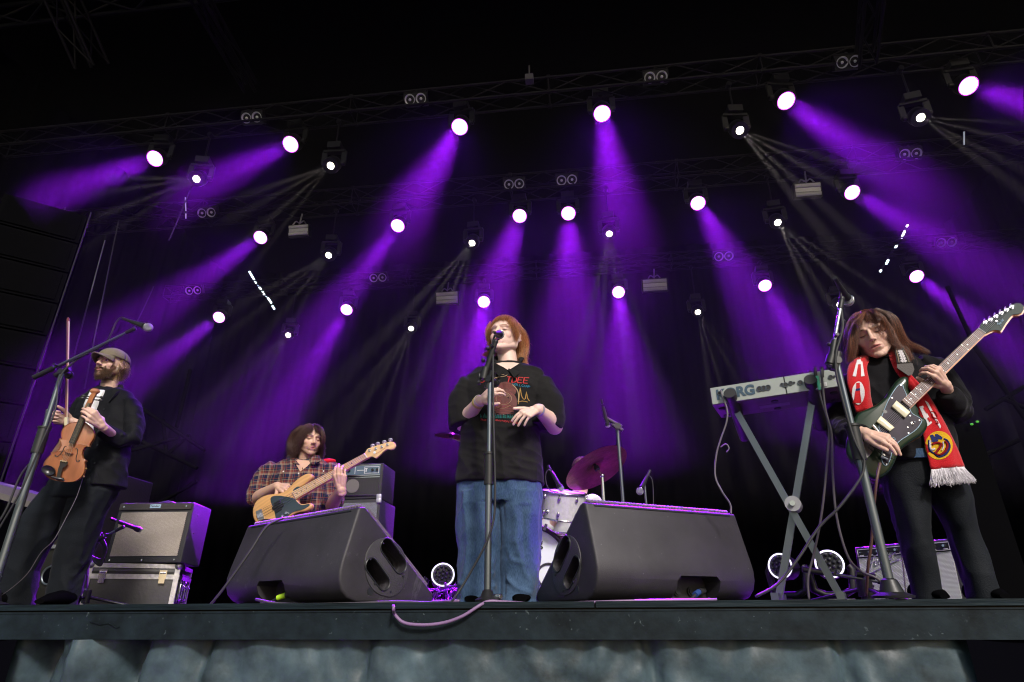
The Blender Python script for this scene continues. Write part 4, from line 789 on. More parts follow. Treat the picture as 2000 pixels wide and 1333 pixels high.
for x, y in ((1898, 829), (1909, 824)): mb = MB(); mb.ell(P(x, y, 5.7), (.014, .01, .01), n=10, m=6); mb.build('indicator', mat('green_led', (.02, .1, .01), emit=(.1, .6, .05), es=.5), t, 180)


# ------------------------------------------------------------------ drum kit
YD = 4.95
M['pearl'] = mat('white_pearl_wrap', (.6, .6, .58), .25, var=.12, vscale=40, coat=.5); M['skin'] = mat('drum_head', (.72, .76, .8), .5); M['wood'] = mat('drum_wood', (.2, .09, .04), .4, var=.2, vscale=10, stretch=(1, 1, 6))
M['bronze'] = mat('cymbal_bronze', (.34, .15, .09), .4, .85, bump=.35, bscale=60, var=.3, vscale=14)
t = thing('drum_kit', P(1060, 1180, YD)*V(1, 1, 0), 'white pearl drum kit partly hidden behind the singer and right wedge', 'drum kit')
bc_ = P(1050, 1110, YD); R = .28; bc_[2] = R+.02; bc_[0] = P(1038, 1110, YD)[0]; dB = unit(V(.05, -1, .0))
mb = MB(); mb.lathe(bc_, -dB, [(0, R*.97), (0, R), (.36, R), (.36, R*.97)], 40); bd = mb.build('bass_drum', 'wood', t, 40)
mb = MB(); mb.lathe(bc_+dB*.002, dB, [(0, R*.96), (.002, 0)], 40); mb.build('drum_skin', 'skin', bd, 40)
mb = MB(); mb.ring(bc_+dB*.012, dB, R*1.0, .018, 48, 8); mb.build('hoop', 'black', bd, 60)
for k in range(8):
    a = 2*pi*k/8+.39; q = bc_+V(cos(a), 0, sin(a))*(R+.015); mb = MB(); mb.box(q+dB*.01, (.022, .03, .05), (V(-sin(a), 0, cos(a)), dB, V(cos(a), 0, sin(a)))); mb.box(q-dB*.12, (.018, .05, .022), (V(-sin(a), 0, cos(a)), dB, V(cos(a), 0, sin(a)))); mb.cyl(q+dB*.01, q-dB*.12, .005, n=6); mb.build('lug', 'steel', bd, 40)
add_text('Ludwig', .085, bc_+dB*.006+V(-.03, 0, .155), V(1, 0, 0), ZU, dB, 'black', t, 'lettering', .001, .001)
mb = MB(); mb.ring(bc_+dB*.006+V(.13, 0, -.08), dB, .085, .008, 28, 6); mb.build('port_ring', 'black', bd, 60)
tc_ = P(1100, 985, YD-.05); ax = unit(V(.12, -.25, .96)); RT_ = .168; mb = MB(); mb.lathe(tc_-ax*.11, ax, [(0, 0), (0, RT_*.98), (0, RT_), (.2, RT_), (.2, RT_*.98)], 40)
tm = mb.build('rack_tom', 'pearl', t, 40); mb = MB(); mb.lathe(tc_+ax*.092, ax, [(0, RT_), (.002, 0)], 32); mb.build('drum_skin', 'skin', tm, 40)
for s in (-.108, .09): mb = MB(); mb.ring(tc_+ax*s, ax, RT_*1.03, .008, 40, 8); mb.build('rim', 'steel', tm, 60)
xx, yy_ = frame(ax)
for k in range(8):
    a = 2*pi*k/8+.2; r_ = xx*cos(a)+yy_*sin(a)
    for s in (-.065, .05): mb = MB(); mb.ell(tc_+ax*s+r_*(RT_+.008), (.012, .01, .022), (np.cross(ax, r_), r_, ax), 10, 8); mb.cyl(tc_+ax*s+r_*(RT_+.015), tc_+ax*(s*1.7)+r_*(RT_+.015), .004, n=6); mb.build('lug', 'steel', tm, 60)
# floor tom shell (brown) peeking below the tom
ft = P(1085, 1050, YD+.25); mb = MB(); mb.lathe(V(ft[0], ft[1], .25), unit(V(.1, -.15, 1)), [(0, 0), (0, .2), (.3, .2), (.3, 0)], 32); o = mb.build('floor_tom', 'wood', t, 40); mb = MB(); mb.ring(V(ft[0], ft[1], .25)+unit(V(.1, -.15, 1))*.3, unit(V(.1, -.15, 1)), .205, .009, 36, 8); mb.build('rim', 'steel', o, 60)
mb = MB(); q = P(1070, 1000, YD-.15); mb.cyl(q, bc_+V(0, .15, R), .011, n=10); mb.cyl(q, q+V(.08, .1, .0), .011, n=10); mb.ell(q, (.022,)*3, n=12, m=8); mb.build('tom_mount', 'steel', t, 60)
def cymbal(c, ax, R, lab, foot, zt=None, grp='cymbals of the drum kit'):
    c = np.array(c); ax = unit(ax); t = thing('cymbal_stand', foot, lab, 'cymbal', grp); x, y = frame(ax)
    mb = MB(); mb.lathe(c, ax, [(-.022, R), (-.018, R*.75), (-.010, R*.45), (-.004, R*.2), (.004, R*.16), (.016, R*.08), (.019, .005)], 64); mb.lathe(c, ax, [(-.0235, R), (-.0195, R*.75), (-.0115, R*.45), (-.0055, R*.2), (.0025, R*.16), (.0145, R*.08), (.0175, .005)], 64); cy = mb.build('cymbal', 'bronze', t, 60)
    mb = MB(); mb.cyl(c-ax*.03, c+ax*.05, .012, n=10); mb.cyl(c-ax*.035, c-ax*.008, .022, n=14); mb.build('felt', 'black', t, 40)
    top = c-ax*.035; mb = MB(); mb.cyl(top, V(foot[0], foot[1], top[2]-.05), .009, n=10); mb.ell(V(foot[0], foot[1], top[2]-.05), (.018,)*3, n=12, m=8); mb.build('tilter', 'steel', t, 60)
    mb = MB(); mb.cyl(V(foot[0], foot[1], top[2]-.05), V(foot[0], foot[1], .02), .012, n=12); mb.build('pole', 'steel', t, 60)
    for k in range(3): a = 2.1*k+.3; mb = MB(); mb.cyl(V(foot[0], foot[1], .25), V(foot[0]+.25*cos(a), foot[1]+.25*sin(a), .01), .009, n=8); mb.build('leg', 'steel', t, 60)
    return t
cy = P(1163, 911, 4.75); dv = unit(CAM-cy); axc = unit(-dv*.62*-1*-1+UP*.42-RT*.40)
fc = P(1176, 925, 4.72)
vd = unit(cy-CAM); axc = unit(vd*.60+(RT*-.52+UP*.85)*.80)
cymbal(cy, axc, .262, 'large tilted crash cymbal lit pink beside the drummer', V(fc[0], fc[1], 0))
q = P(882, 848, 5.2); cymbal(q, unit(V(.1, -.1, 1)), .15, 'small cymbal edge peeking out left of the singer\'s shirt', V(q[0]+.12, q[1], 0))
# overhead mics
YO = 4.52; q = P(1206, 836, YO); stand(V(q[0], q[1], 0), q, 'dark overhead mic stand rising past the cymbal', (P(1214, 834, YO), P(1183, 817, YO)), r1=.017, r2=.012, split=.45)
mic(P(1187, 832, YO), P(1187, 832, YO)-P(1182, 812, YO-.02), 'small overhead microphone above the crash cymbal', 1., True)
cable('mic_cable', [P(1181, 812, YO), P(1192, 822, YO), P(1203, 832, YO), P(1207, 840, YO)], .004, 'short cable along the overhead mic boom')
q = P(1259, 948, 4.9); stand(V(q[0], q[1], 0), q, 'short drum mic stand right of the cymbal', None, r1=.012, r2=.009, split=.5)
mic(P(1249, 962, 4.85), P(1249, 962, 4.85)-P(1262, 935, 4.9), 'pink-lit drum microphone behind the right wedge', 1.1)
cable('mic_cable', [P(1262, 934, 4.9), P(1268, 930, 4.9), P(1274, 940, 4.9), P(1276, 965, 4.9), P(1276, 995, 4.9)], .0045, 'thin looped cable of the drum microphone')
mic(P(1096, 955, 4.72), P(1096, 955, 4.72)-P(1083, 932, 4.78), 'pale microphone clipped to the white rack tom', 1.25, True)
cable('mic_cable', [P(1079, 928, 4.8), P(1072, 918, 4.8), P(1066, 926, 4.8), P(1067, 945, 4.8), P(1075, 958, 4.8), P(1090, 962, 4.75)], .004, 'thin cable looping behind the tom microphone')
# ------------------------------------------------------------------ people: shared tools
from mathutils.bvhtree import BVHTree
SK = {'fair': (.78, .54, .46), 'fair2': (.66, .42, .33), 'tan': (.60, .37, .27), 'rose': (.66, .43, .34)}
M['skin_person'] = vcol_mat('skin', .46, .12, 240, sss=.05, spec=.4, fine=.05)
M['hair_strands'] = vcol_mat('hair', .42, spec=.6)
def hand(mb, wrist, d, nrm, side, curls, s=1., spread=0., thumb=(.7, .6, -.3), tb=None, fan=(1, 1, 1, 1), wr=.024):
    """d wrist->knuckles, nrm back of the hand, side=+1 thumb on cross(nrm,d)"""
    wrist = np.array(wrist); d = unit(d); nrm = unit(nrm-d*(nrm@d)); tx = np.cross(nrm, d)*side
    px = [.030, .010, -.010, -.029]; py = [.088, .093, .087, .078]; L = [.070, .079, .073, .056]; r0 = [.0092, .0094, .0088, .0078]
    tips = []
    mb.caps(wrist-d*.02, wrist+d*.03+tx*.012, wr*s, .020*s); mb.caps(wrist, wrist+d*.04-tx*.012, .02*s, .016*s)
    for i in range(4):
        k = wrist+(d*py[i]+tx*px[i])*s+nrm*(.002 if i in (1, 2) else -.002)*s
        mb.caps(wrist+d*.018*s+tx*px[i]*.45*s, k, .0155*s, .0125*s); c = curls[i]; a = 0; p = k; sp = spread*(1.5-i)*fan[i]
        for j, (fr, rr) in enumerate(((.46, 1), (.3, .93), (.24, .85))):
            a += radians(c[j]); dd = unit((d*cos(sp)+tx*sin(sp))*cos(a)-nrm*sin(a)); q = p+dd*L[i]*fr*s
            mb.caps(p, q, r0[i]*rr*s, r0[i]*(rr-.07)*s, 10); p = q
        tips.append(p)
    b = wrist+(d*.026+tx*.026-nrm*.010)*s if tb is None else tb
    t1 = unit(tx*thumb[0]+d*thumb[1]+nrm*thumb[2]); b2 = b+t1*.040*s; t2 = unit(t1*.75+d*.45); b3 = b2+t2*.030*s; t3 = unit(t2*.8+d*.35); b4 = b3+t3*.022*s
    mb.caps(wrist+d*.012*s+tx*.008*s, b, .02*s, .0165*s); mb.caps(b, b2, .0165*s, .0118*s); mb.caps(b2, b3, .0115*s, .0105*s); mb.caps(b3, b4, .0105*s, .0085*s)
    return tips
def limb(mb, pts, rs):
    for a, b, r1, r2 in zip(pts[:-1], pts[1:], rs[:-1], rs[1:]): mb.caps(a, b, r1, r2, 18)
class Head:
    def __init__(s, c, face, up=ZU, sc=1.):
        s.c = np.array(c, float); s.F = unit(face); u = np.array(up, float); s.Z = unit(u-s.F*(u@s.F)); s.X = np.cross(s.Z, s.F)*-1; s.s = sc
        # X: to the viewer's right when the face looks at the viewer
        s.X = np.cross(s.F, s.Z)*-1; s.X = np.cross(s.Z, s.F); s.R = np.stack([s.X, s.F, s.Z])
    def w(s, x, f, z): return s.c+(s.X*x+s.F*f+s.Z*z)*s.s
    def loc(s, v): return ((v-s.c)@s.R.T)/s.s
def head_mesh(H, skin, neck_to, neck_r=.052, fem=1, jaw=1., mouth='closed', eyes='open', brow=(.12, .06, .03), beard=None, lip=(.45, .16, .14), nose=1., look=(0, 0), vox=.0022, smile=0):
    w = H.w; s = H.s; mb = MB(); ax = (H.X, H.F, H.Z)
    E = lambda c, r: mb.ell(w(*c), [q*s for q in r], ax, 28, 18)
    K = lambda a, b, r1, r2: mb.caps(w(*a), w(*b), r1*s, r2*s, 18)
    E((0, -.014, .034), (.074, .096, .086)); E((0, .03, .03), (.064, .058, .062)); E((0, .018, -.03), (.058*jaw, .066, .078))
    for q in (-1, 1):
        K((q*.050*jaw, -.004, -.050), (q*.012, .066, -.094), .021, .017); K((q*.055*jaw, -.012, -.01), (q*.050*jaw, -.004, -.055), .02, .021)
        E((q*.034, .051, -.020), (.026, .022, .028)); E((q*.011*nose, .096, -.0300), (.0078*nose, .010, .0075))
        E((q*.078, -.012, -.004), (.007, .017, .029)); mb.ring(w(q*.081, -.014, .000), H.X, .019*s, .0042*s, 24, 8, sx=.8, sy=1.35, up=H.F)
        E((q*.078, -.006, -.028), (.006, .009, .009)); K((q*.012, .082, .026), (q*.044, .070, .026), .0105, .009)
        E((q*.031, .0665, .004), (.0145, .0125, .0115))
    E((0, .074, -.098), (.019*jaw, .015, .014)); K((0, .082, .024), (0, .101, -.020), .0080, .0098*nose); E((0, .107, -.0265), (.0105*nose, .0105, .0090))
    E((0, .070, -.062), (.030, .020, .026))
    K((-.017, .083, -.0560), (0, .0895, -.0535), .0044, .0060); K((.017, .083, -.0560), (0, .0895, -.0535), .0044, .0060); K((-.014, .083, -.0670), (.014, .083, -.0670), .0065, .0065)
    mb.caps(w(0, -.018, -.04), neck_to, neck_r*s, neck_r*1.04*s, 24)
    v, f, n = melt(mb, vox*s, 5, .5); L = H.loc(v); x, fy, z = L.T
    def g(cx, cz, sx, sz, front=True): return np.exp(-((x-cx)/sx)**2-((z-cz)/sz)**2)*((fy > .035) if front else 1)
    dF = np.zeros(len(v))
    for q in (-1, 1):
        dF -= .0060*g(q*.016, .006, .008, .010); dF -= .0035*g(q*.044, .004, .010, .008)
        dF -= .0016*g(q*.031, .0135, .014, .0028); dF -= .0012*g(q*.031, -.009, .013, .003)   # crease over and bag under the eye
        dF -= .0015*g(q*.022, -.042, .006, .012)
    dF -= .0026*g(0, -.0605, .021, .0018); dF -= .0022*g(0, -.077, .016, .005); dF -= .0012*g(0, -.0445, .003, .006)
    if mouth == 'open': dF -= .016*g(0, -.0610, .0145, .0060)
    for q in (-1, 1): dF -= .004*g(q*.0058, -.0345, .0028, .0022)
    v = v+H.F*(dF*s*.85)[:, None]
    col = np.tile(V(*skin, 1), (len(v), 1))
    def mixc(m, c): m = np.clip(m, 0, 1)[:, None]; col[:, :3] = col[:, :3]*(1-m)+V(*c)*m
    fr = fy > .03
    mixc(.35*(g(.042, -.03, .02, .02)+g(-.042, -.03, .02, .02)+g(0, -.028, .012, .01)), (skin[0]*1.0, skin[1]*.72, skin[2]*.68))
    if beard: 
        bl, bm = beard[:2]; m = 1/(1+np.exp(-(-.044-z+bl*(np.abs(x) > .04)*(.04-z)*0)/.004)); side = np.clip((np.abs(x)-.030)/.012, 0, 1)*np.clip((-.012-z)/.012, 0, 1)*(fy < .052)
        m = np.maximum(m, side); m *= (fy > -.022)*(z > -.135); m *= np.clip((fy+.02)/.012, 0, 1)
        m *= 1-.75*g(0, -.083, .008, .005); m *= (1-.9*np.clip(g(0, -.0608, .02, .006)*1.3, 0, 1)); m *= np.clip(1-(np.clip((np.abs(x)-.024)/.01, 0, 1))*np.clip((z+.056)/.008, 0, 1)*(fy > .052), 0, 1)
        m *= np.where(L[:, 2] < -.112, np.clip((fy-.0)/.02, 0, 1), 1); mixc(m*bl, bm)
    lipm = np.clip(1.25*(1-((x/.0235)**2+((z+.0605)/(.0105*(1-.25*np.abs(x)/.0235)))**2)), 0, 1)*fr; mixc(np.clip(lipm*3, 0, 1)*.95, lip)
    mixc(1.3*g(0, -.0605, .022, .0022), (lip[0]*.3, lip[1]*.25, lip[2]*.25))
    if mouth == 'open': mixc(2*np.clip(1-((x/.0135)**2+((z+.061)/.0055)**2), 0, 1)*fr, (.05, .012, .012))
    for q in (-1, 1):
        mixc(.8*g(q*.0058, -.0350, .0026, .0018), (.12, .04, .03))
        bz = .0255+.004*np.cos((x-q*.030)/.02*1.4)-.002; mixc(1.1*np.exp(-((z-bz)/.0042)**2)*np.clip(1.7-np.abs(x-q*.031)/.0115, 0, 1)*fr, brow)
        ex, ez = x-q*.031, z-.003
        if eyes == 'open':
            hh = .0062*np.clip(1-(ex/.0155)**2, 0, 1); m = np.clip((hh-np.abs(ez))/.0012, 0, 1)*fr; mixc(m, (.6, .55, .52))
            mixc(m*np.clip((.0062-np.hypot(ex-look[0], ez-look[1]-.0005))/.001, 0, 1), (.04, .035, .03))
            mixc(1.2*np.exp(-((ez-hh)/.0024)**2)*(np.abs(ex) < .0155)*fr*.9, (.05, .025, .02)); mixc(np.exp(-((ez+hh)/.0015)**2)*(np.abs(ex) < .015)*fr*.4, (.25, .1, .08))
        else:
            lid = -.0035+.0030*(ex/.0145)**2; mixc(1.3*np.exp(-((ez-lid)/.0026)**2)*np.clip(1.6-np.abs(ex)/.0115, 0, 1)*fr, (.04, .02, .015))
            mixc(.35*np.exp(-((ez-.004)/.006)**2)*np.clip(1.3-np.abs(ex)/.013, 0, 1)*fr, (skin[0]*.62, skin[1]*.45, skin[2]*.42))
            if eyes == 'squint': mixc(.85*np.exp(-((ez-.0)/.0026)**2)*np.clip(1.2-np.abs(ex)/.011, 0, 1)*fr, (.08, .045, .035))
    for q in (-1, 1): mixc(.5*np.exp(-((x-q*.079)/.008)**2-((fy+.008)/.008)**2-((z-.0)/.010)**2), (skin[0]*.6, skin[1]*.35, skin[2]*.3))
    return v, f, col
def melt_part(mb, skin, vox=.0028, smooth=4, tips=None, blush=.25):
    v, f, n = melt(mb, vox, smooth, .5); col = np.tile(V(*skin, 1), (len(v), 1))
    return v, f, col
def fuse(parts):                      # several closed surfaces as the one mesh of a body
    mb = MB()
    for v, f, c in parts: mb.v.append(v); mb.f += [tuple(i+mb.n for i in q) for q in f]; mb.n += len(v); mb.c.append(c)
    return mb
def person(name_loc, label, parts):
    mb = fuse(parts); o = mb.build('person', 'skin_person', None, 180, colors=True, loc=name_loc); return tag(o, label, 'person')
def raw_build(v, f, name, m, parent, col=None, smooth=180):
    mb = MB(); mb.add(v, f); 
    if col is not None: mb.c = [col]
    return mb.build(name, m, parent, smooth, colors=col is not None)
def cloth(mb, name, m, parent, vox=.005, smooth=4, fl=(), nz=.003, ns=16, seed=1, col=None, keep=False, rid=.0065):
    v, f, n = melt(mb, vox, smooth, .5); v = folds(v, n, fl); q = v*V(1, 1, .42); rg_ = 1-2.2*np.abs(vnoise(q, 27, seed+4)); rg2 = 1-2.2*np.abs(vnoise(v*V(.5, 1, 1.1), 36, seed+9)); v = v+n*(nz*vnoise(v, ns, seed)+rid*(rg_+.7*rg2*np.clip(.5+vnoise(v, 7, seed+3)*2, 0, 1))+nz*.5*vnoise(v, ns*3, seed+1))[:, None]
    o = raw_build(v, f, name, m, parent, col)
    bv = BVHTree.FromPolygons([Vector(q) for q in v], f)
    return (o, bv, v, f, n)
def strands(P_, r, col, name, parent, sides=3, cvar=.25, seed=0, m='hair_strands', tint=None):
    """P_: (N, M, 3) paths"""
    N, Mn, _ = P_.shape; r = np.broadcast_to(np.asarray(r, float), (N, Mn)); T = np.gradient(P_, axis=1); T /= np.maximum(1e-9, np.linalg.norm(T, axis=2, keepdims=True))
    a = V(.3, .2, 1)/np.linalg.norm((.3, .2, 1)); x = np.cross(T, a); x /= np.maximum(1e-6, np.linalg.norm(x, axis=2, keepdims=True)); y = np.cross(T, x)
    vs = np.stack([P_+(x*cos(2*pi*k/sides)+y*sin(2*pi*k/sides))*r[..., None] for k in range(sides)], 2).reshape(-1, 3)
    idx = np.arange(N*Mn*sides).reshape(N, Mn, sides); A = idx[:, :-1]; B = idx[:, 1:]; q = np.stack([A, np.roll(A, -1, 2), np.roll(B, -1, 2), B], -1).reshape(-1, 4)
    me = bpy.data.meshes.new(name); base = np.array(parent.get('_w', (0, 0, 0))) if parent else np.zeros(3)
    me.vertices.add(len(vs)); me.vertices.foreach_set('co', (vs-base).ravel()); me.loops.add(q.size); me.polygons.add(len(q))
    me.loops.foreach_set('vertex_index', q.ravel()); me.polygons.foreach_set('loop_start', np.arange(0, q.size, 4)); me.update(); me.validate()
    rr = np.random.default_rng(seed); c = V(*col)*(1+cvar*rr.normal(size=(N, 1)))
    if tint is not None: k = (rr.random((N, 1)) < tint[1]); c = np.where(k, V(*tint[0])*(1+.15*rr.normal(size=(N, 1))), c)
    c = np.clip(c, .002, 1); cc = np.concatenate([np.repeat(c, Mn*sides, 0), np.ones((N*Mn*sides, 1))], 1)
    at = me.color_attributes.new('Col', 'FLOAT_COLOR', 'POINT'); at.data.foreach_set('color', cc.ravel())
    return link(name, me, m, parent, 180, base)
def grow(H, n, region, flow, length, seed=0, M_=18, grav=.25, wave=.004, wf=9, lift=.004, cols=(), clump=60, stiff=.75, rough=.12, sk=((0, -.014, .034), (.077, .099, .090)), wind=(0, 0, 0)):
    """comb strands over the skull of H: region(x,f,z)->mask, flow(x,f,z)->local direction, length(x,f,z)->metres"""
    r = np.random.default_rng(seed); c0, rad = V(*sk[0]), V(*sk[1]); pts = np.zeros((0, 3))
    while len(pts) < n:
        u = r.normal(size=(n*3, 3)); u /= np.linalg.norm(u, axis=1)[:, None]; p = c0+u*rad; pts = np.vstack([pts, p[region(*p.T)]])
    p = pts[:n].copy(); Ln = length(*p.T)*np.clip(1+.22*r.normal(size=n), .4, 1.35); d = flow(*p.T); nn = (p-c0)/rad**2; nn /= np.linalg.norm(nn, axis=1)[:, None]
    d = d-nn*(d*nn).sum(1)[:, None]*.85+nn*.12; d /= np.linalg.norm(d, axis=1)[:, None]; d += r.normal(size=d.shape)*rough; d /= np.linalg.norm(d, axis=1)[:, None]
    cl = r.integers(0, clump, n); cp = r.uniform(0, 6.28, (clump, 3)); cdv = r.normal(size=(clump, 3))
    gl = H.R@V(0, 0, -1); wl = H.R@V(*wind); ly = lift*(.2+1.6*r.random(n)); out = [p.copy()]; st = Ln/(M_-1); G = d.copy()
    colw = [(H.loc(np.array([c]))[0], q/H.s) for c, q in cols]
    for k in range(1, M_):
        t = k/(M_-1); d = d*stiff+gl*grav*(.4+.9*t)+wl*t+.05*cdv[cl]*t; d /= np.linalg.norm(d, axis=1)[:, None]
        p = p+d*(st/H.s)[:, None]
        for (c_, rd) in [(c0, rad), (V(0, .012, -.025), V(.064, .064, .080))]:
            q = (p-c_)/(rd+ly[:, None]); L_ = np.linalg.norm(q, axis=1); ins = L_ < 1
            if ins.any(): q2 = q[ins]/L_[ins][:, None]; p[ins] = c_+q2*(rd+ly[ins][:, None])
        for c_, rd in colw:
            q = p-c_; L_ = np.linalg.norm(q, axis=1); ins = L_ < rd+ly; p[ins] = c_+q[ins]/L_[ins][:, None]*(rd+ly[ins])[:, None]
        out.append(p.copy())
    A = np.stack(out, 1); t = np.linspace(0, 1, M_)[None, :, None]
    for _ in range(4): A[:, 1:-1] = .5*A[:, 1:-1]+.25*(A[:, :-2]+A[:, 2:])
    A = A+wave*t*np.sin(wf*t*(.8+.4*cp[cl][:, None, :1])+cp[cl][:, None, :])*1.0
    return H.c+(A@H.R)*H.s
def skullcap(H, region_z, col, parent, name='hair', r=((0, -.014, .034), (.078, .100, .091)), m=None):
    c0, rad = V(*r[0]), V(*r[1]); mb = MB(); nn, mm = 48, 32; vs = []; keep = {}
    for i in range(mm+1):
        for k in range(nn):
            th = pi*i/mm; a = 2*pi*k/nn; p = c0+rad*V(sin(th)*cos(a), sin(th)*sin(a), cos(th)); vs.append(p)
    vs = np.array(vs); ok = region_z(*vs.T); fs = []
    for i in range(mm):
        for k in range(nn):
            q = (i*nn+k, (i+1)*nn+k, (i+1)*nn+(k+1) % nn, i*nn+(k+1) % nn)
            if all(ok[j] for j in q): fs.append(q)
    w = H.c+(vs@H.R)*H.s; me_col = np.tile(V(*col, 1), (len(w), 1)); mb.add(w, fs); mb.c = [me_col]
    return mb.build(name, 'hair_strands', parent, 180, colors=True)
def sec(xl, xr, y, Y, dep, e=2.4, dy=0, y2=None):
    a = P(xl, y, Y); b = P(xr, y2 if y2 is not None else y, Y+dy); return ((a+b)/2, (b-a)/2, unit(np.cross(ZU, b-a))*dep, e)
def csec(px, py, Y, ax, r1, r2=None, e=2.2, up=None):            # a section across an axis, radii in metres
    x, y = frame(ax, V(0, 1, 0) if up is None else up); return (P(px, py, Y), x*r1, y*(r2 or r1), e)
def tubeloft(mb, secs, n=28):                                    # secs: (px, py, Y, r_across, r_depth)
    c = [P(*q[:3]) for q in secs]; T = np.gradient(np.array(c), axis=0); S_ = []
    for q, p, t in zip(secs, c, T): t = unit(t); y = unit(V(0, 1, 0)-t*t[1]); x = np.cross(y, t); S_.append((p, x*q[3], y*q[4], 2.2))
    mb.loft(S_, n)
class Surf:                           # lay prints and trims on a surface
    def __init__(s, bv): s.bv = bv
    def at(s, px, py, off=.0015):
        d = Vector(FW+RT*(px-1000)/FPX+UP*(666.5-py)/FPX).normalized(); h = s.bv.ray_cast(Vector(CAM), d)
        if h[0] is None: return None
        n = np.array(h[1]); n = n if n@(CAM-np.array(h[0])) > 0 else -n
        return np.array(h[0])+n*off
    def line(s, mb, pts, r=.0015, k=4, flat=.4, off=.001):
        q = [s.at(a, b, off*.8) for a, b in (spline([(a, b, 0) for a, b in pts], k)[:, :2] if k > 1 else pts)]; q = [p for p in q if p is not None]
        if len(q) > 1: mb.tube(q, r, 5)
    def patch(s, mb, out, off=.0015, rings=5):
        c = np.mean(out, 0); vs = []; n = len(out)
        for i in range(rings+1):
            for a in out:
                q = c+(np.array(a)-c)*(i/rings); p = s.at(q[0], q[1], off)
                if p is None: return
                vs.append(p)
        mb.add(vs, [(i*n+k, i*n+(k+1) % n, (i+1)*n+(k+1) % n, (i+1)*n+k) for i in range(rings) for k in range(n)])
    def quad(s, mb, q, nu=6, nv=3, off=.0015):
        q = np.array(q, float); vs = []
        for i in range(nu+1):
            for j in range(nv+1):
                u, v = i/nu, j/nv; p = q[0]*(1-u)*(1-v)+q[1]*u*(1-v)+q[2]*u*v+q[3]*(1-u)*v; h = s.at(p[0], p[1], off)
                if h is None: return
                vs.append(h)
        mb.add(vs, [(i*(nv+1)+j, (i+1)*(nv+1)+j, (i+1)*(nv+1)+j+1, i*(nv+1)+j+1) for i in range(nu) for j in range(nv)])
class Plane:                          # an instrument's own plane in the scene
    def __init__(s, px, py, Y, n):
        s.o = P(px, py, Y); s.n = unit(n); s.x = unit(np.cross(ZU, -s.n)); s.y = np.cross(-s.n, s.x)
        if s.x[0] < 0: s.x = -s.x
        if s.y[2] < 0: s.y = -s.y
    def at(s, px, py, off=0):
        d = FW+RT*(px-1000)/FPX+UP*(666.5-py)/FPX; t = ((s.o-CAM)@s.n)/(d@s.n); return CAM+d*t+s.n*off
    def l2(s, pts): return [(float((s.at(a, b)-s.o)@s.x), float((s.at(a, b)-s.o)@s.y)) for a, b in pts]
    def prism(s, mb, pts, t, off=0, bev=0, smooth=0):
        q = np.array(s.l2(pts))
        if smooth: q = spline(np.vstack([q, q[:1]])[:, [0, 1]].tolist(), smooth)[:-1] if False else closed(q, smooth)
        mb.prism(q, s.o+s.n*off, s.x, s.y, s.n, t, bev)
def closed(q, k):                     # closed Catmull-Rom
    n = len(q); out = []
    for i in range(n):
        p0, p1, p2, p3 = q[i-1], q[i], q[(i+1) % n], q[(i+2) % n]
        for t in np.linspace(0, 1, k, endpoint=False): out.append(.5*(2*p1+(p2-p0)*t+(2*p0-5*p1+4*p2-p3)*t*t+(3*p1-p0-3*p2+p3)*t**3))
    return np.array(out)
def zc(l, x0, y0, s): return [(x0+a/s, y0+b/s) for a, b in l]

# ------------------------------------------------------------------ singer
YS_ = 3.2
M['tee'] = mat('washed_black_cotton', (.011, .0105, .011), .9, bump=.25, bscale=260, var=.3, vscale=5, sheen=.03, spec=.15)
def denim(name, c, fade):
    m = mat(name, c, .85, spec=.15, sheen=.1); t = m.node_tree; b = t.nodes['Principled BSDF']; tc = t.nodes.new('ShaderNodeTexCoord')
    n1 = t.nodes.new('ShaderNodeTexNoise'); n1.inputs['Scale'].default_value = 5; n1.inputs['Detail'].default_value = 7; n1.inputs['Roughness'].default_value = .6
    mp = t.nodes.new('ShaderNodeMapping'); mp.inputs['Scale'].default_value = (420, 420, 60); n2 = t.nodes.new('ShaderNodeTexNoise'); n2.inputs['Scale'].default_value = 1; n2.inputs['Detail'].default_value = 3
    t.links.new(tc.outputs['Object'], mp.inputs[0]); t.links.new(mp.outputs[0], n2.inputs[0]); t.links.new(tc.outputs['Object'], n1.inputs[0])
    a = t.nodes.new('ShaderNodeMath'); a.operation = 'MULTIPLY_ADD'; a.inputs[1].default_value = .5; t.links.new(n2.outputs[0], a.inputs[0]); 
    a2 = t.nodes.new('ShaderNodeMath'); a2.operation = 'MULTIPLY'; a2.inputs[1].default_value = .6; t.links.new(n1.outputs[0], a2.inputs[0]); t.links.new(a2.outputs[0], a.inputs[2])
    r = t.nodes.new('ShaderNodeValToRGB'); r.color_ramp.elements[0].position = .42; r.color_ramp.elements[0].color = (*[q*.6 for q in c], 1); r.color_ramp.elements[1].position = .9; r.color_ramp.elements[1].color = (*fade, 1)
    t.links.new(a.outputs[0], r.inputs[0]); t.links.new(r.outputs[0], b.inputs['Base Color'])
    bp = t.nodes.new('ShaderNodeBump'); bp.inputs['Strength'].default_value = .25; bp.inputs['Distance'].default_value = .004; t.links.new(n2.outputs[0], bp.inputs['Height']); t.links.new(bp.outputs[0], b.inputs['Normal']); return m
M['denim'] = denim('blue_denim', (.030, .070, .145), (.10, .17, .29))
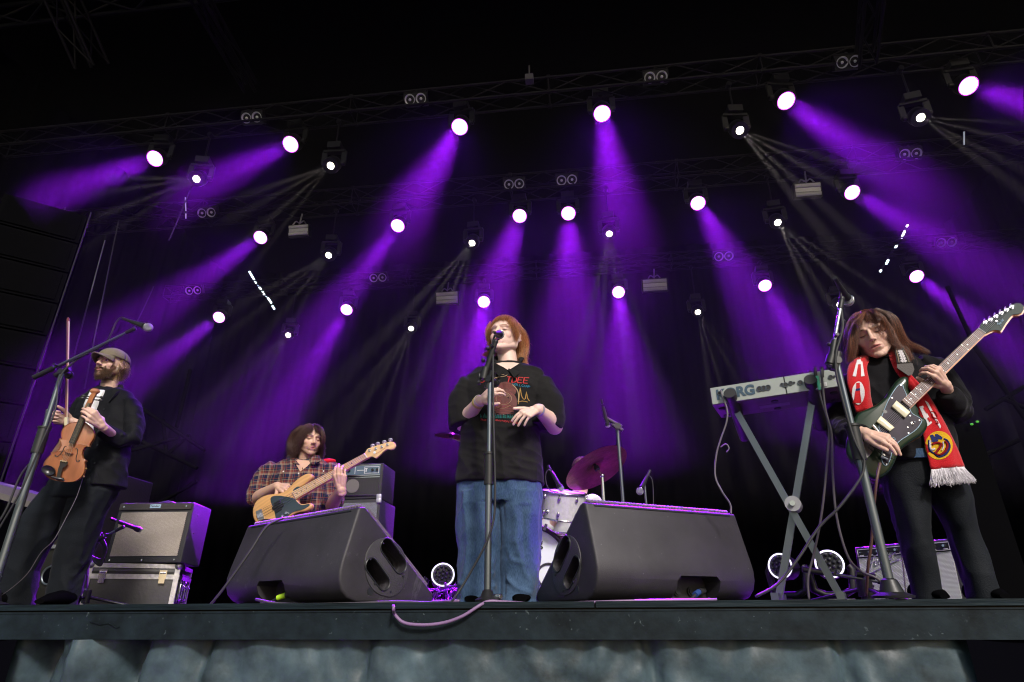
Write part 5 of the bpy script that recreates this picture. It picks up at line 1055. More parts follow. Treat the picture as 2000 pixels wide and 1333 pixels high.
def singer():
    Y = YS_; skin = SK['fair']
    H = Head(P(986, 661, Y), V(-.27, -.92, .16), sc=1.09)
    neck = P(994, 722, Y+.01)
    hv = head_mesh(H, skin, neck, .050, mouth='open', eyes='squint', brow=(.26, .12, .06), lip=(.55, .13, .12), jaw=1.06)
    # person's right arm (left in the photo)
    a = MB(); el = P(903, 826, Y-.03); wr = P(938, 783, Y-.22); limb(a, [P(918, 775, Y), el, P(918, 808, Y-.1), wr], [.048, .046, .042, .029]); 
    d = unit(P(962, 764, Y-.25)-wr); hand(a, wr, d, V(-.25, -.9, .35), -1, [(25, 35, 25), (28, 40, 30), (32, 42, 30), (36, 45, 30)], .93, .06, (.8, .5, -.2))
    la = melt_part(a, skin)
    b = MB(); el2 = P(1083, 833, Y-.03); wr2 = P(1050, 800, Y-.22); limb(b, [P(1060, 775, Y), el2, P(1070, 817, Y-.11), wr2], [.048, .046, .042, .029])
    d2 = unit(P(1022, 810, Y-.27)-wr2); hand(b, wr2, d2, V(.0, -.85, .55), -1, [(30, 15, 8), (33, 15, 8), (36, 15, 8), (38, 16, 10)], .95, .10, (.75, .75, .1))
    lb = melt_part(b, skin)
    t = MB(); t.loft([sec(950, 1040, 730, Y, .05), sec(930, 1045, 790, Y, .08), sec(930, 1040, 900, Y, .09), sec(925, 1045, 960, Y, .1)], 20); t.caps(neck, P(993, 760, Y), .055, .08)
    for x0, x1 in ((940, 935), (1020, 1020)): t.caps(P(x0, 960, Y), P(x1, 1165, Y), .09, .045)
    for x0 in (935, 1020): t.caps(P(x0, 1165, Y)+V(0, 0, .02), P(x0, 1170, Y-.05)+V(0, 0, .02), .035, .03)
    tb = melt_part(t, skin, .008)
    me = person(P(985, 1178, Y)*V(1, 1, 0), 'person singing at the centre microphone in an oversized black printed T-shirt and wide blue jeans', [hv, la, lb, tb])
    # jeans
    j = MB()
    j.loft([sec(897, 1057, 925, Y, .13, 2.6), sec(896, 1057, 960, Y, .13, 2.6), sec(895, 1056, 985, Y, .13, 2.6)], 40)
    j.loft([sec(896, 982, 965, Y, .125, 2.3), sec(894, 982, 1010, Y, .12), sec(895, 982, 1070, Y-.01, .115), sec(897, 981, 1130, Y-.02, .115), sec(898, 979, 1172, Y-.03, .115), sec(895, 974, 1184, Y-.035, .125)], 40)
    j.loft([sec(976, 1056, 965, Y, .125, 2.3), sec(977, 1055, 1010, Y, .12), sec(977, 1053, 1070, Y+.01, .115), sec(977, 1051, 1130, Y+.0, .115), sec(977, 1049, 1172, Y-.01, .115), sec(980, 1052, 1182, Y-.02, .12)], 40)
    F = Y-.11; fl = []
    for pl, w_, h_ in (([(905, 960), (915, 1040), (912, 1120)], .016, .010), ([(930, 950), (938, 1010), (950, 1060)], .02, .009), ([(960, 1120), (945, 1150), (925, 1168)], .014, .014), ([(968, 1080), (955, 1120), (940, 1135)], .014, .010),
                       ([(900, 1140), (930, 1150), (965, 1145)], .012, .010), ([(1000, 960), (1010, 1020), (1005, 1080)], .02, .010), ([(1040, 980), (1035, 1060), (1040, 1150)], .02, .010), ([(1010, 1060), (1025, 1120), (1045, 1150)], .014, .013),
                       ([(990, 1130), (1010, 1150), (1045, 1165)], .012, .013), ([(985, 1060), (1000, 1095), (1030, 1105)], .012, .009), ([(975, 975), (955, 985), (930, 985)], .01, .006), ([(985, 975), (1005, 985), (1035, 983)], .01, .006),
                       ([(980, 975), (980, 1050), (979, 1160)], .012, -.03), ([(925, 1060), (930, 1110), (922, 1150)], .012, -.008), ([(1020, 990), (1024, 1060), (1018, 1100)], .012, -.007)):
        fl.append(([P(x, y, F) for x, y in pl], w_, h_))
    cloth(j, 'jeans', 'denim', me, .005, 4, fl, .004, 12, 3, rid=.007)
    # shoes
    for x in (930, 1022):
        s = MB(); q = P(x, 1172, Y-.03); q[2] = .025; s.loft([(q+V(0, .1, 0), V(.045, 0, 0), V(0, 0, .025)), (q+V(0, .0, .01), V(.048, 0, 0), V(0, 0, .03)), (q+V(0, -.09, 0), V(.044, 0, 0), V(0, 0, .02)), (q+V(0, -.13, -.008), V(.03, 0, 0), V(0, 0, .012))], 20); s.build('shoe', 'deep_black', me, 60)
    # shirt
    s = MB()
    s.loft([sec(893, 1060, 946, Y, .146, 2.7), sec(896, 1058, 905, Y, .146, 2.6), sec(903, 1052, 850, Y, .145, 2.5), sec(905, 1056, 800, Y, .145, 2.4), sec(904, 1066, 762, Y, .135, 2.3), sec(912, 1066, 738, Y, .115, 2.2), sec(928, 1058, 725, Y, .095), sec(950, 1038, 717, Y+.01, .075), sec(964, 1022, 713, Y+.02, .058)], 44)
    tubeloft(s, [(940, 752, Y, .055, .07), (922, 758, Y, .078, .088), (910, 785, Y-.01, .090, .092), (911, 815, Y-.02, .096, .095), (914, 833, Y-.025, .097, .095)])
    tubeloft(s, [(1042, 752, Y, .055, .07), (1057, 758, Y, .078, .088), (1069, 785, Y-.01, .088, .092), (1069, 818, Y-.02, .090, .095), (1066, 836, Y-.025, .090, .095)])
    F = Y-.14; fl = []
    for pl, w_, h_ in (([(905, 790), (930, 850), (935, 920)], .02, .012), ([(1050, 800), (1045, 860), (1050, 930)], .02, .012), ([(920, 900), (960, 925), (1010, 930)], .014, .006), ([(940, 850), (980, 885), (1040, 880)], .016, .006),
                       ([(1000, 900), (1030, 920), (1055, 915)], .012, .007), ([(925, 745), (915, 790), (918, 820)], .014, .010), ([(1060, 745), (1068, 790), (1062, 820)], .014, .010), ([(960, 720), (940, 735), (930, 760)], .012, .006),
                       ([(1025, 718), (1045, 735), (1052, 760)], .012, .007), ([(900, 800), (915, 812), (930, 808)], .010, .008), ([(1052, 800), (1068, 812), (1085, 808)], .010, .008), ([(910, 930), (940, 915), (980, 940)], .012, .006),
                       ([(940, 760), (932, 800), (940, 840)], .010, -.012), ([(1044, 765), (1046, 800), (1040, 835)], .010, -.012), ([(970, 860), (975, 900), (960, 940)], .014, -.006), ([(1015, 850), (1020, 900), (1030, 940)], .014, -.006)):
        fl.append(([P(x, y, F) for x, y in pl], w_, h_))
    o, bv, *_ = cloth(s, 't_shirt', 'tee', me, .005, 3, fl, .0035, 14, 5); S_ = Surf(bv)
    mb = MB(); mb.tube([p for p in (S_.at(x, y, .0) for x, y in ((893, 936), (930, 938), (975, 940), (1020, 941), (1058, 938))) if p is not None], .0014, 5); mb.build('hem_seam', 'tee', o, 60)
    mb = MB(); N = P(992, 712, Y)
    for q, pts in ((-1, [(967, 706), (985, 722), (975, 736), (962, 724)]), (1, [(1018, 704), (992, 722), (1004, 739), (1022, 722)])):
        pl = Plane(*pts[1], Y-.118, V(.25*q, -1, .75)); m2 = MB(); pl.prism(m2, pts, .008, 0, .002); mb.v += m2.v; mb.f += [tuple(i+mb.n for i in f) for f in m2.f]; mb.n += m2.n; mb.c += m2.c
        mb.tube([P(992+q*12, 715, Y-.085), P(992+q*23, 707, Y-.055), P(992+q*28, 702, Y+.0), P(992+q*20, 699, Y+.06), P(992, 699, Y+.08)], .014, 8, flat=.5)
    cl = mb.build('collar', 'tee', me, 60)
    mb = MB(); S_.patch(mb, [(970, 712), (980, 710), (1004, 710), (1014, 712), (1003, 719), (993, 725), (983, 719)], .006, 4)
    if mb.n: mb.build('open_neck', mat('neck_skin_fair', skin, .5, sss=.1), o, 180)
    # print
    mats = dict(red=(.50, .035, .035), blue=(.02, .22, .36), tan=(.42, .30, .18), rose=(.30, .085, .075), green=(.01, .16, .14), gold=(.45, .26, .07), cream=(.5, .45, .3))
    pm = {k: mat('print_'+k, v, .8) for k, v in mats.items()}
    LT = {'S': [[(1, .9), (.5, 1), (.1, .75), (.5, .5), (.9, .25), (.5, 0), (0, .1)]], 'A': [[(0, 0), (.5, 1)], [(.5, 1), (1, 0)], [(.2, .4), (.8, .4)]], 'D': [[(0, 0), (0, 1)], [(0, 1), (.7, .9), (1, .5), (.7, .1), (0, 0)]],
          'E': [[(0, 0), (0, 1)], [(0, 1), (1, 1)], [(0, .52), (.8, .52)], [(0, 0), (1, 0)]], 'T': [[(.5, 0), (.5, 1)], [(0, 1), (1, 1)]], 'L': [[(0, 1), (0, 0)], [(0, 0), (.9, 0)]], 'O': [[(.5, 0), (0, .5), (.5, 1), (1, .5), (.5, 0)]],
          'H': [[(0, 0), (0, 1)], [(1, 0), (1, 1)], [(0, .5), (1, .5)]], 'C': [[(1, .85), (.5, 1), (0, .5), (.5, 0), (1, .15)]], 'M': [[(0, 0), (0, 1)], [(0, 1), (.5, .4)], [(.5, .4), (1, 1)], [(1, 1), (1, 0)]], 'P': [[(0, 0), (0, 1)], [(0, 1), (.9, .85), (.8, .5), (0, .5)]],
          'N': [[(0, 0), (0, 1)], [(0, 1), (1, 0)], [(1, 0), (1, 1)]], 'Y': [[(0, 1), (.5, .5)], [(1, 1), (.5, .5)], [(.5, .5), (.5, 0)]], 'R': [[(0, 0), (0, 1)], [(0, 1), (.9, .85), (.8, .5), (0, .5)], [(.4, .5), (1, 0)]], 'I': [[(.5, 0), (.5, 1)]], 'U': [[(0, 1), (0, .2), (.5, 0), (1, .2), (1, 1)]]}
    def word(wd, x0, y0, cw, ch, r, mm, slope=0, slant=.25, arcv=0):
        mb = MB()
        for i, c in enumerate(wd):
            for st_ in LT.get(c, []):
                pts = [(x0+(i+a*.78)*cw+slant*b*ch, y0+slope*(i+a)*cw-b*ch+arcv*((i+a)/len(wd)-.5)**2) for a, b in st_]; S_.line(mb, pts, r, 3)
        if mb.n: return mb.build('lettering', mm, o, 60)
    word('SA', 938, 748, 11, 9, .0022, pm['red'], -.1); word('TDEE', 988, 747, 11.2, 10.5, .0030, pm['red'], .05)
    word('HOLLCAMP', 1001, 752.5, 4.3, 4, .0011, pm['blue'], .17); word('THAT', 938, 822, 3.8, 3.5, .0009, pm['red'], .08); word('SANYMONTSIDE', 962, 822, 4.6, 3.4, .0009, pm['red'], .12)
    def disc(cx, cy, rx, ry, n=26): return [(cx+rx*cos(2*pi*k/n), cy+ry*sin(2*pi*k/n)) for k in range(n)]
    mb = MB(); S_.patch(mb, disc(988, 762, 21, 16), .0010); S_.patch(mb, disc(984, 786, 26, 24), .0014); S_.patch(mb, disc(968, 742, 4, 3), .001); mb.build('print_figure', mat('print_dark_rose', (.115, .04, .036), .85), o, 180)
    r_ = np.random.default_rng(5); mb = MB()
    for k in range(9): rr = .25+.085*k; S_.line(mb, [(984+26*rr*cos(a), 784+21*rr*sin(a)) for a in np.linspace(.2*k, .2*k+4.2, 12)], .0008, 2, off=.0022)
    for k in range(6): rr = .35+.12*k; S_.line(mb, [(988+20*rr*cos(a), 763+15*rr*sin(a)) for a in np.linspace(pi+.1*k, 2*pi+.2, 10)], .0008, 2, off=.0022)
    for k in range(6): S_.line(mb, [(962, 792+3.2*k), (975, 794+3.2*k), (990, 793+3.2*k), (1004, 791+3.2*k)], .0008, 2, off=.0022)
    mb.build('print_lines', pm['rose'], o, 60)
    mb = MB()
    for k in range(5): rr = .3+.17*k; S_.line(mb, [(982+15*rr*cos(a), 776+9*rr*sin(a)) for a in np.linspace(pi*1.05, 2*pi, 8)], .0008, 2, off=.0028)
    S_.line(mb, disc(984, 779, 15, 12)+[disc(984, 779, 15, 12)[0]], .0009, 1, off=.0026); S_.line(mb, [(1001, 752), (1010, 762), (1013, 775), (1012, 786)], .003, 3, off=.002); S_.line(mb, [(956, 776), (964, 790), (980, 799), (998, 792)], .0009, 3, off=.003)
    mb.build('print_highlights', pm['tan'], o, 60)
    mb = MB()
    for pts in ([(1012, 790), (1014, 775), (1016, 758), (1018, 772), (1022, 780), (1026, 779), (1028, 766), (1030, 778), (1034, 784)], [(1012, 786), (1020, 784), (1030, 786)]): S_.line(mb, pts, .0022, 2, off=.002)
    mb.build('print_castle', pm['gold'], o, 60)
    mb = MB()
    for k in range(46): x = 938+1.75*k+r_.uniform(-.5, .5); y = 816+.05*k; S_.line(mb, [(x, y), (x+r_.uniform(-1.5, 1.5), y-r_.uniform(4, 9))], .0011, 1)
    mb.build('print_grass', pm['green'], o, 60)
    mb = MB(); S_.line(mb, [(955, 752), (962, 742), (972, 738), (985, 736), (991, 733)], .002, 4, off=.003); S_.line(mb, [(972, 738), (978, 732), (985, 733)], .0015, 4, off=.003); mb.build('print_dragon', pm['tan'], o, 60)
    # wristbands
    def band(w, d, r, wd, m, nm='wristband', el=1.): mb = MB(); x, y = frame(d); n = 24; prof = [(-wd/2, r), (wd/2, r), (wd/2, r+.002), (-wd/2, r+.002), (-wd/2, r)]; mb.lathe(w-0*d, d, prof, n); return mb.build(nm, m, me, 40)
    dd = unit(P(938, 783, Y-.22)-P(918, 808, Y-.1)); band(P(934, 787, Y-.20), dd, .0315, .016, mat('yellow_band', (.62, .50, .12), .5)); band(P(937, 783, Y-.215), dd, .0305, .010, mat('pale_band', (.6, .56, .52), .5))
    dd2 = unit(P(1050, 800, Y-.22)-P(1070, 817, Y-.11)); band(P(1052, 801.5, Y-.21), dd2, .0315, .014, mat('silver_band', (.45, .42, .48), .35, .3))
    # hair: copper mullet with a short fringe
    HC = (.38, .115, .040)
    def reg(x, f, z): hl = np.interp(f, [-.12, -.04, -.01, .02, .05, .075, .1], [-.075, -.045, -.01, .03, .062, .080, .088]); return z > hl
    skullcap(H, lambda x, f, z: z > np.interp(f, [-.12, -.04, -.01, .02, .05, .075, .1], [-.075, -.045, .0, .045, .072, .088, .1]), (.10, .035, .016), me, 'hair', ((0, -.014, .034), (.0765, .0985, .0885)))
    def flow(x, f, z): return np.stack([x*6+.05, np.where((f > -.01), 1.1, -1.0), np.full_like(x, -.3)], 1)
    def leng(x, f, z): return np.where(f > .03, .034+.028*(np.abs(x) > .045), np.where(f > -.02, .065, np.where(z < .02, .11, .10)))
    A = grow(H, 12000, reg, flow, leng, 11, 14, .22, .0030, 8, .007, [(P(994, 735, Y), .065)], 90, .8, .10)
    strands(A, np.linspace(.0007, .00025, 14), HC, 'hair_strands', me, 3, .28, 3, tint=((.62, .32, .12), .3))
    # side lock falling behind the ear to the shoulder, right in the photo, and a flick on the left
    r_ = np.random.default_rng(8)
    def lock(pts, Ys, n, spread, seed, rad=.0012, colr=HC, t0=.3):
        r1 = np.random.default_rng(seed); c = spline([P(a, b, yv) for (a, b), yv in zip(pts, Ys)], 5); Mn = len(c); t = np.linspace(0, 1, Mn)[None, :, None]; off = r1.normal(size=(n, 1, 3))*spread*V(1, .7, .4); ph = r1.uniform(0, 6, (n, 1, 3))
        A = c[None]+off*(t0+np.sin(pi*np.clip(t, 0, 1))*.9+.25*t)+.004*t*np.sin(7*t+ph); return A
    A = np.concatenate([lock([(1010, 640), (1022, 660), (1024, 680), (1021, 698), (1025, 712)], [Y+.02, Y+.04, Y+.05, Y+.04, Y+.02], 650, .008, 1), lock([(1000, 625), (1019, 648), (1026, 672), (1024, 690)], [Y, Y+.02, Y+.04, Y+.05], 450, .006, 2),
                        lock([(1012, 668), (1016, 688), (1018, 702), (1028, 714)], [Y+.05, Y+.06, Y+.05, Y+.03], 600, .009, 4)][:1], 0)
    for k, a in enumerate((A, lock([(1000, 625), (1019, 648), (1026, 672), (1024, 690)], [Y, Y+.02, Y+.04, Y+.05], 450, .006, 2), lock([(1012, 668), (1016, 688), (1018, 702), (1028, 714)], [Y+.05, Y+.06, Y+.05, Y+.03], 600, .009, 4), lock([(962, 672), (958, 688), (950, 694), (945, 693)], [Y+.07, Y+.08, Y+.08, Y+.08], 210, .007, 5),
                           lock([(958, 628), (952, 645), (954, 662), (960, 678)], [Y-.01, Y-.0, Y, Y+.02], 220, .004, 6))):
        Mn = a.shape[1]; strands(a, np.linspace(.0008, .0003, Mn), HC, 'hair_lock', me, 3, .35, 10+k, tint=((.62, .32, .12), .3))
    return me
# ------------------------------------------------------------------ violinist, violin and bow
def locks(parent, lst, colr, tint=None, r=.0008, cvar=.28, name='hair_lock'):
    """lst: (pixel points, depths, count, spread, seed[, wave])"""
    for pts, Ys, n, spread, seed, *wv in lst:
        wv = wv[0] if wv else .004; n = int(n*1.5); r = .0007; r1 = np.random.default_rng(seed); c = spline([P(a, b, yv) for (a, b), yv in zip(pts, Ys)], 6); Mn = len(c); t = np.linspace(0, 1, Mn)[None, :, None]
        off = r1.normal(size=(n, 1, 3))*spread*V(1, .8, .5); k = r1.integers(0, max(4, n//45), n); ph = r1.uniform(0, 6, (max(4, n//45), 3))[k][:, None, :]; ln = 1-.2*r1.random((n, 1, 1))
        idx = np.clip(t[:, :, 0]*ln[:, :, 0]*(Mn-1), 0, Mn-1.001); i0 = idx.astype(int); fr = (idx-i0)[..., None]; cc = c[i0]*(1-fr)+c[i0+1]*fr
        A = cc+off*(.35+np.sin(pi*t*.8)*.8)+wv*t*np.sin(9*t+ph)
        strands(A, np.linspace(r, r*.4, Mn), colr, name, parent, 3, cvar, seed, tint=tint)
M['black_shirt'] = mat('black_cord_shirt', (.0045, .005, .0075), .7, bump=.3, bscale=200, var=.3, vscale=6, sheen=.03, spec=.15)
M['black_jeans'] = mat('black_jeans', (.0045, .0065, .010), .75, bump=.3, bscale=240, var=.3, vscale=5, spec=.2, sheen=.03)
M['cap'] = mat('olive_cap', (.15, .125, .085), .85, bump=.5, bscale=180, var=.3, vscale=10)
M['gold'] = mat('gold_fittings', (.6, .42, .15), .3, .9); M['ebony'] = mat('ebony', (.012, .012, .014), .3)
def violinist():
    Y = 3.45; skin = SK['rose']; H = Head(P(217, 715, Y-.02), V(-.06, -1, .06), ZU+V(-.03, 0, 0), sc=.97)
    neck = P(210, 772, Y+.02)
    hv = head_mesh(H, skin, neck, .052, mouth='closed', eyes='open', brow=(.12, .065, .035), beard=(.93, (.085, .038, .018)), lip=(.42, .17, .14), jaw=1.02, nose=1.08, look=(-.002, 0))
    # his right hand with the bow (left in the photo)
    a = MB(); el = P(150, 850, Y+.02); wr = P(140, 824, Y-.17); limb(a, [P(146, 836, Y-.10), wr], [.024, .026])
    d = V(-.72, -.66, .12); hand(a, wr, d, V(-.66, .74, 0), 1, [(55, 70, 35), (58, 72, 35), (60, 72, 35), (62, 72, 35)], .95, .0, (.55, .75, -.55), wr=.026)
    la = melt_part(a, skin)
    # his left hand round the violin neck
    b = MB(); el2 = P(255, 860, Y-.02); wr2 = P(199, 832, 3.17); limb(b, [P(222, 850, Y-.13), wr2], [.024, .026])
    d2 = unit(P(172, 806, 3.07)-wr2); hand(b, wr2, d2, V(.50, -.86, .10), -1, [(42, 38, 15), (40, 36, 15), (40, 34, 15), (44, 30, 15)], 1.0, -.10, (.1, .9, -.9))
    lb = melt_part(b, skin)
    t = MB(); t.loft([sec(180, 240, 785, Y, .045), sec(172, 235, 830, Y, .07), sec(145, 215, 945, Y, .07)], 20); t.caps(neck, P(206, 800, Y), .05, .06)
    limb(t, [P(145, 965, Y), P(62, 1055, Y), P(28, 1172, Y)], [.06, .04, .035]); limb(t, [P(190, 965, Y), P(148, 1064, Y+.02), P(118, 1172, Y+.06)], [.06, .035, .03])
    me = person(P(120, 1185, Y)*V(1, 1, 0), 'bearded person in a cap and black shirt standing with a violin and an upright bow', [hv, la, lb, melt_part(t, skin, .008)])
    # trousers
    j = MB(); j.loft([sec(118, 236, 925, Y, .115), sec(104, 226, 950, Y, .12), sec(92, 212, 975, Y, .12)], 36)
    j.loft([sec(96, 180, 958, Y, .105), sec(62, 138, 1000, Y-.02, .10), sec(28, 98, 1055, Y-.04, .085), sec(8, 68, 1115, Y-.03, .08), sec(-4, 60, 1180, Y-.01, .08), sec(-6, 58, 1192, Y-.0, .08)], 36)
    j.loft([sec(150, 222, 960, Y, .105), sec(136, 200, 1000, Y, .10), sec(121, 176, 1064, Y+.02, .085), sec(107, 160, 1115, Y+.04, .08), sec(94, 146, 1180, Y+.05, .08), sec(92, 144, 1192, Y+.05, .08)], 36)
    F = Y-.11; fl = [([P(x, y, F) for x, y in pl], w_, h_) for pl, w_, h_ in (([(190, 965), (150, 975), (110, 1010)], .010, .008), ([(185, 985), (150, 1000), (115, 1030)], .010, .008), ([(175, 1005), (140, 1025), (100, 1050)], .012, .008), ([(60, 1090), (90, 1075), (125, 1080)], .012, .012), ([(50, 1110), (80, 1100), (115, 1105)], .012, .012),
         ([(150, 1070), (175, 1062), (200, 1068)], .012, .010), ([(140, 1095), (165, 1090), (195, 1095)], .012, .010), ([(120, 1130), (145, 1125), (180, 1130)], .012, .010), ([(30, 1140), (60, 1135), (95, 1140)], .012, .010), ([(20, 1160), (50, 1155), (85, 1165)], .010, .010), ([(200, 980), (195, 1020), (190, 1060)], .012, .006))]
    cloth(j, 'trousers', 'black_jeans', me, .0055, 4, fl, .003, 14, 4)
    for x, dx in ((28, -.02), (118, .03)):
        q = P(x, 1184, Y); q[2] = .045; sh = MB(); sh.loft([(q+V(0, .09, 0), V(.045, 0, 0), V(0, 0, .045)), (q, V(.052, 0, 0), V(0, 0, .05)), (q+V(dx, -.12, -.008), V(.048, 0, 0), V(0, 0, .035)), (q+V(dx*1.4, -.2, -.018), V(.03, 0, 0), V(0, 0, .012))], 20); sh.build('shoe', 'deep_black', me, 60)
    # white T-shirt under the open collar, then the shirt
    w = MB(); w.loft([sec(186, 216, 768, Y-.03, .07), sec(180, 209, 800, Y-.035, .105), sec(174, 202, 850, Y-.04, .10)], 24); cloth(w, 'undershirt', 'white', me, .005, 3, [], .002)
    s = MB(); s.loft([sec(122, 238, 952, Y, .115, 2.5), sec(132, 243, 905, Y, .11), sec(143, 250, 860, Y, .108), sec(152, 258, 825, Y, .105), sec(156, 264, 798, Y, .10), sec(164, 260, 780, Y, .08), sec(178, 254, 767, Y, .07), sec(190, 238, 761, Y+.01, .055)], 40)
    tubeloft(s, [(250, 786, Y, .048, .06), (260, 803, Y, .052, .062), (262, 835, Y, .050, .058), (257, 858, Y-.02, .052, .056), (236, 859, Y-.07, .049, .049), (213, 848, Y-.14, .043, .043), (201, 838, Y-.18, .038, .038)])
    tubeloft(s, [(172, 785, Y, .055, .07), (160, 805, Y, .058, .07), (150, 840, Y, .055, .06), (146, 852, Y-.03, .052, .055), (143, 842, Y-.10, .045, .045), (140, 831, Y-.16, .038, .038)])
    F = Y-.11; fl = [([P(x, y, F) for x, y in pl], w_, h_) for pl, w_, h_ in (([(275, 800), (278, 830), (270, 860)], .010, .006), ([(240, 845), (262, 835), (276, 815)], .010, .008), ([(230, 870), (255, 862), (275, 845)], .010, .010), ([(240, 880), (262, 872), (278, 858)], .009, .008), ([(225, 790), (240, 810), (235, 840)], .012, .006), ([(215, 840), (235, 850), (255, 850)], .009, .009),
         ([(200, 880), (215, 900), (212, 940)], .014, .007), ([(240, 890), (238, 920), (230, 945)], .014, .006), ([(180, 900), (185, 920), (178, 945)], .012, .006), ([(210, 775), (203, 800), (198, 850), (190, 900), (182, 945)], .006, .005), ([(250, 800), (243, 830), (225, 838)], .008, -.006))]
    o, bv, *_ = cloth(s, 'shirt', 'black_shirt', me, .0045, 3, fl, .0028, 18, 7)
    mb = MB(); mb.tube([P(196, 778, Y-.085), P(201, 768, Y-.06), P(206, 762, Y-.02), P(222, 757, Y+.05), P(238, 757, Y+.03), P(240, 763, Y-.02), P(226, 772, Y-.075), P(213, 786, Y-.10)], [.010, .014, .018, .02, .02, .02, .018, .008], 8, flat=.5); mb.build('collar', 'black_shirt', me, 60)
    mb = MB()
    for y, x in ((800, 199), (835, 193), (870, 187), (905, 181)): 
        p = Surf(bv).at(x+4, y, .002)
        if p is not None: mb.cyl(p, p+V(0, -.002, 0), .0055, n=10)
    if mb.n: mb.build('button', 'ebony', o, 40)
    # cap: crown, band, brim
    c = MB(); vs = H.w
    def crown(u, v): th = u*pi*.54; a = v*2*pi; return vs(.084*sin(th)*cos(a), -.012+.108*sin(th)*sin(a), .046+.076*cos(th)+.012*sin(th)*0)
    c.grid(crown, 16, 41); o = c.build('cap', 'cap', me, 180); md = evalmesh(o.data, [('SOLIDIFY', dict(thickness=.005, offset=1))]); o.data = md
    c = MB()
    def brim(u, v): a = radians(38+104*v); r = 1+u*.62*(sin((a-radians(38))/radians(104)*pi)**.5); q = V(.083*cos(a)*(1+.05*u), -.012+.106*sin(a)*r, .044-.030*u+.016*u*(1-abs(v-.5)*2)**1-.018*u*abs(v-.5)*2); return vs(*q)
    c.grid(brim, 8, 28); b_ = c.build('brim', 'cap', o, 180); b_.data = evalmesh(b_.data, [('SOLIDIFY', dict(thickness=.005, offset=0))])
    # hair below the cap
    reg = lambda x, f, z: (z < .04) & (z > -.065) & (f < .01-.0*z) & ~((np.abs(x) > .06) & (f > -.03) & (z < -.01))
    A = grow(H, 2600, reg, lambda x, f, z: np.stack([x*2, np.full_like(x, -.4), np.full_like(x, -1.)], 1), lambda x, f, z: np.where(np.abs(x) > .05, .04, .055), 5, 10, .1, .003, 8, .006, (), 60, .8, .3)
    strands(A, np.linspace(.0009, .0004, 10), (.17, .09, .035), 'hair', me, 3, .3, 5, tint=((.45, .30, .10), .3))
    # beard strands
    def chin(n, seed):
        r = np.random.default_rng(seed); x = r.uniform(-.052, .052, n); ang = r.uniform(0, 1, n); z = -.060-.050*ang**.8*(1-(x/.08)**2)-.004; z = np.where(np.abs(x) > .03, -.03-.065*ang, z); f = .083*(1-(x/.066)**2)**.5*(1-.25*ang)-.002
        f = np.where(np.abs(x) > .035, .062-.9*(np.abs(x)-.035)*2.2-.01*ang, f); p = np.stack([x, f, z], 1); p = p[(np.abs(z+.0608) > .012) | (np.abs(x) > .028)]; d = np.stack([p[:, 0]*3, np.full(len(p), .35), np.full(len(p), -1.)], 1)+r.normal(size=p.shape)*.3; d /= np.linalg.norm(d, axis=1)[:, None]
        t = np.linspace(0, 1, 5)[None, :, None]; return H.c+((p[:, None]+d[:, None]*t*.020+V(0, 0, -.004)*t**2)@H.R)*H.s
    strands(chin(2600, 3), np.linspace(.0008, .0003, 5), (.055, .026, .014), 'beard', me, 3, .35, 6, tint=((.14, .07, .03), .25))
    def tash(n, seed):
        r = np.random.default_rng(seed); x = r.uniform(-.026, .026, n); z = -.0475-.12*np.abs(x)-r.random(n)*.004; f = .092-.25*np.abs(x); p = np.stack([x, f, z], 1); d = np.stack([np.sign(x)*.9, np.full(n, .1), np.full(n, -.6)], 1)+r.normal(size=p.shape)*.2; d /= np.linalg.norm(d, axis=1)[:, None]
        t = np.linspace(0, 1, 4)[None, :, None]; return H.c+((p[:, None]+d[:, None]*t*.012)@H.R)*H.s
    strands(tash(700, 4), np.linspace(.0008, .0003, 4), (.10, .045, .02), 'beard', me, 3, .3, 7)
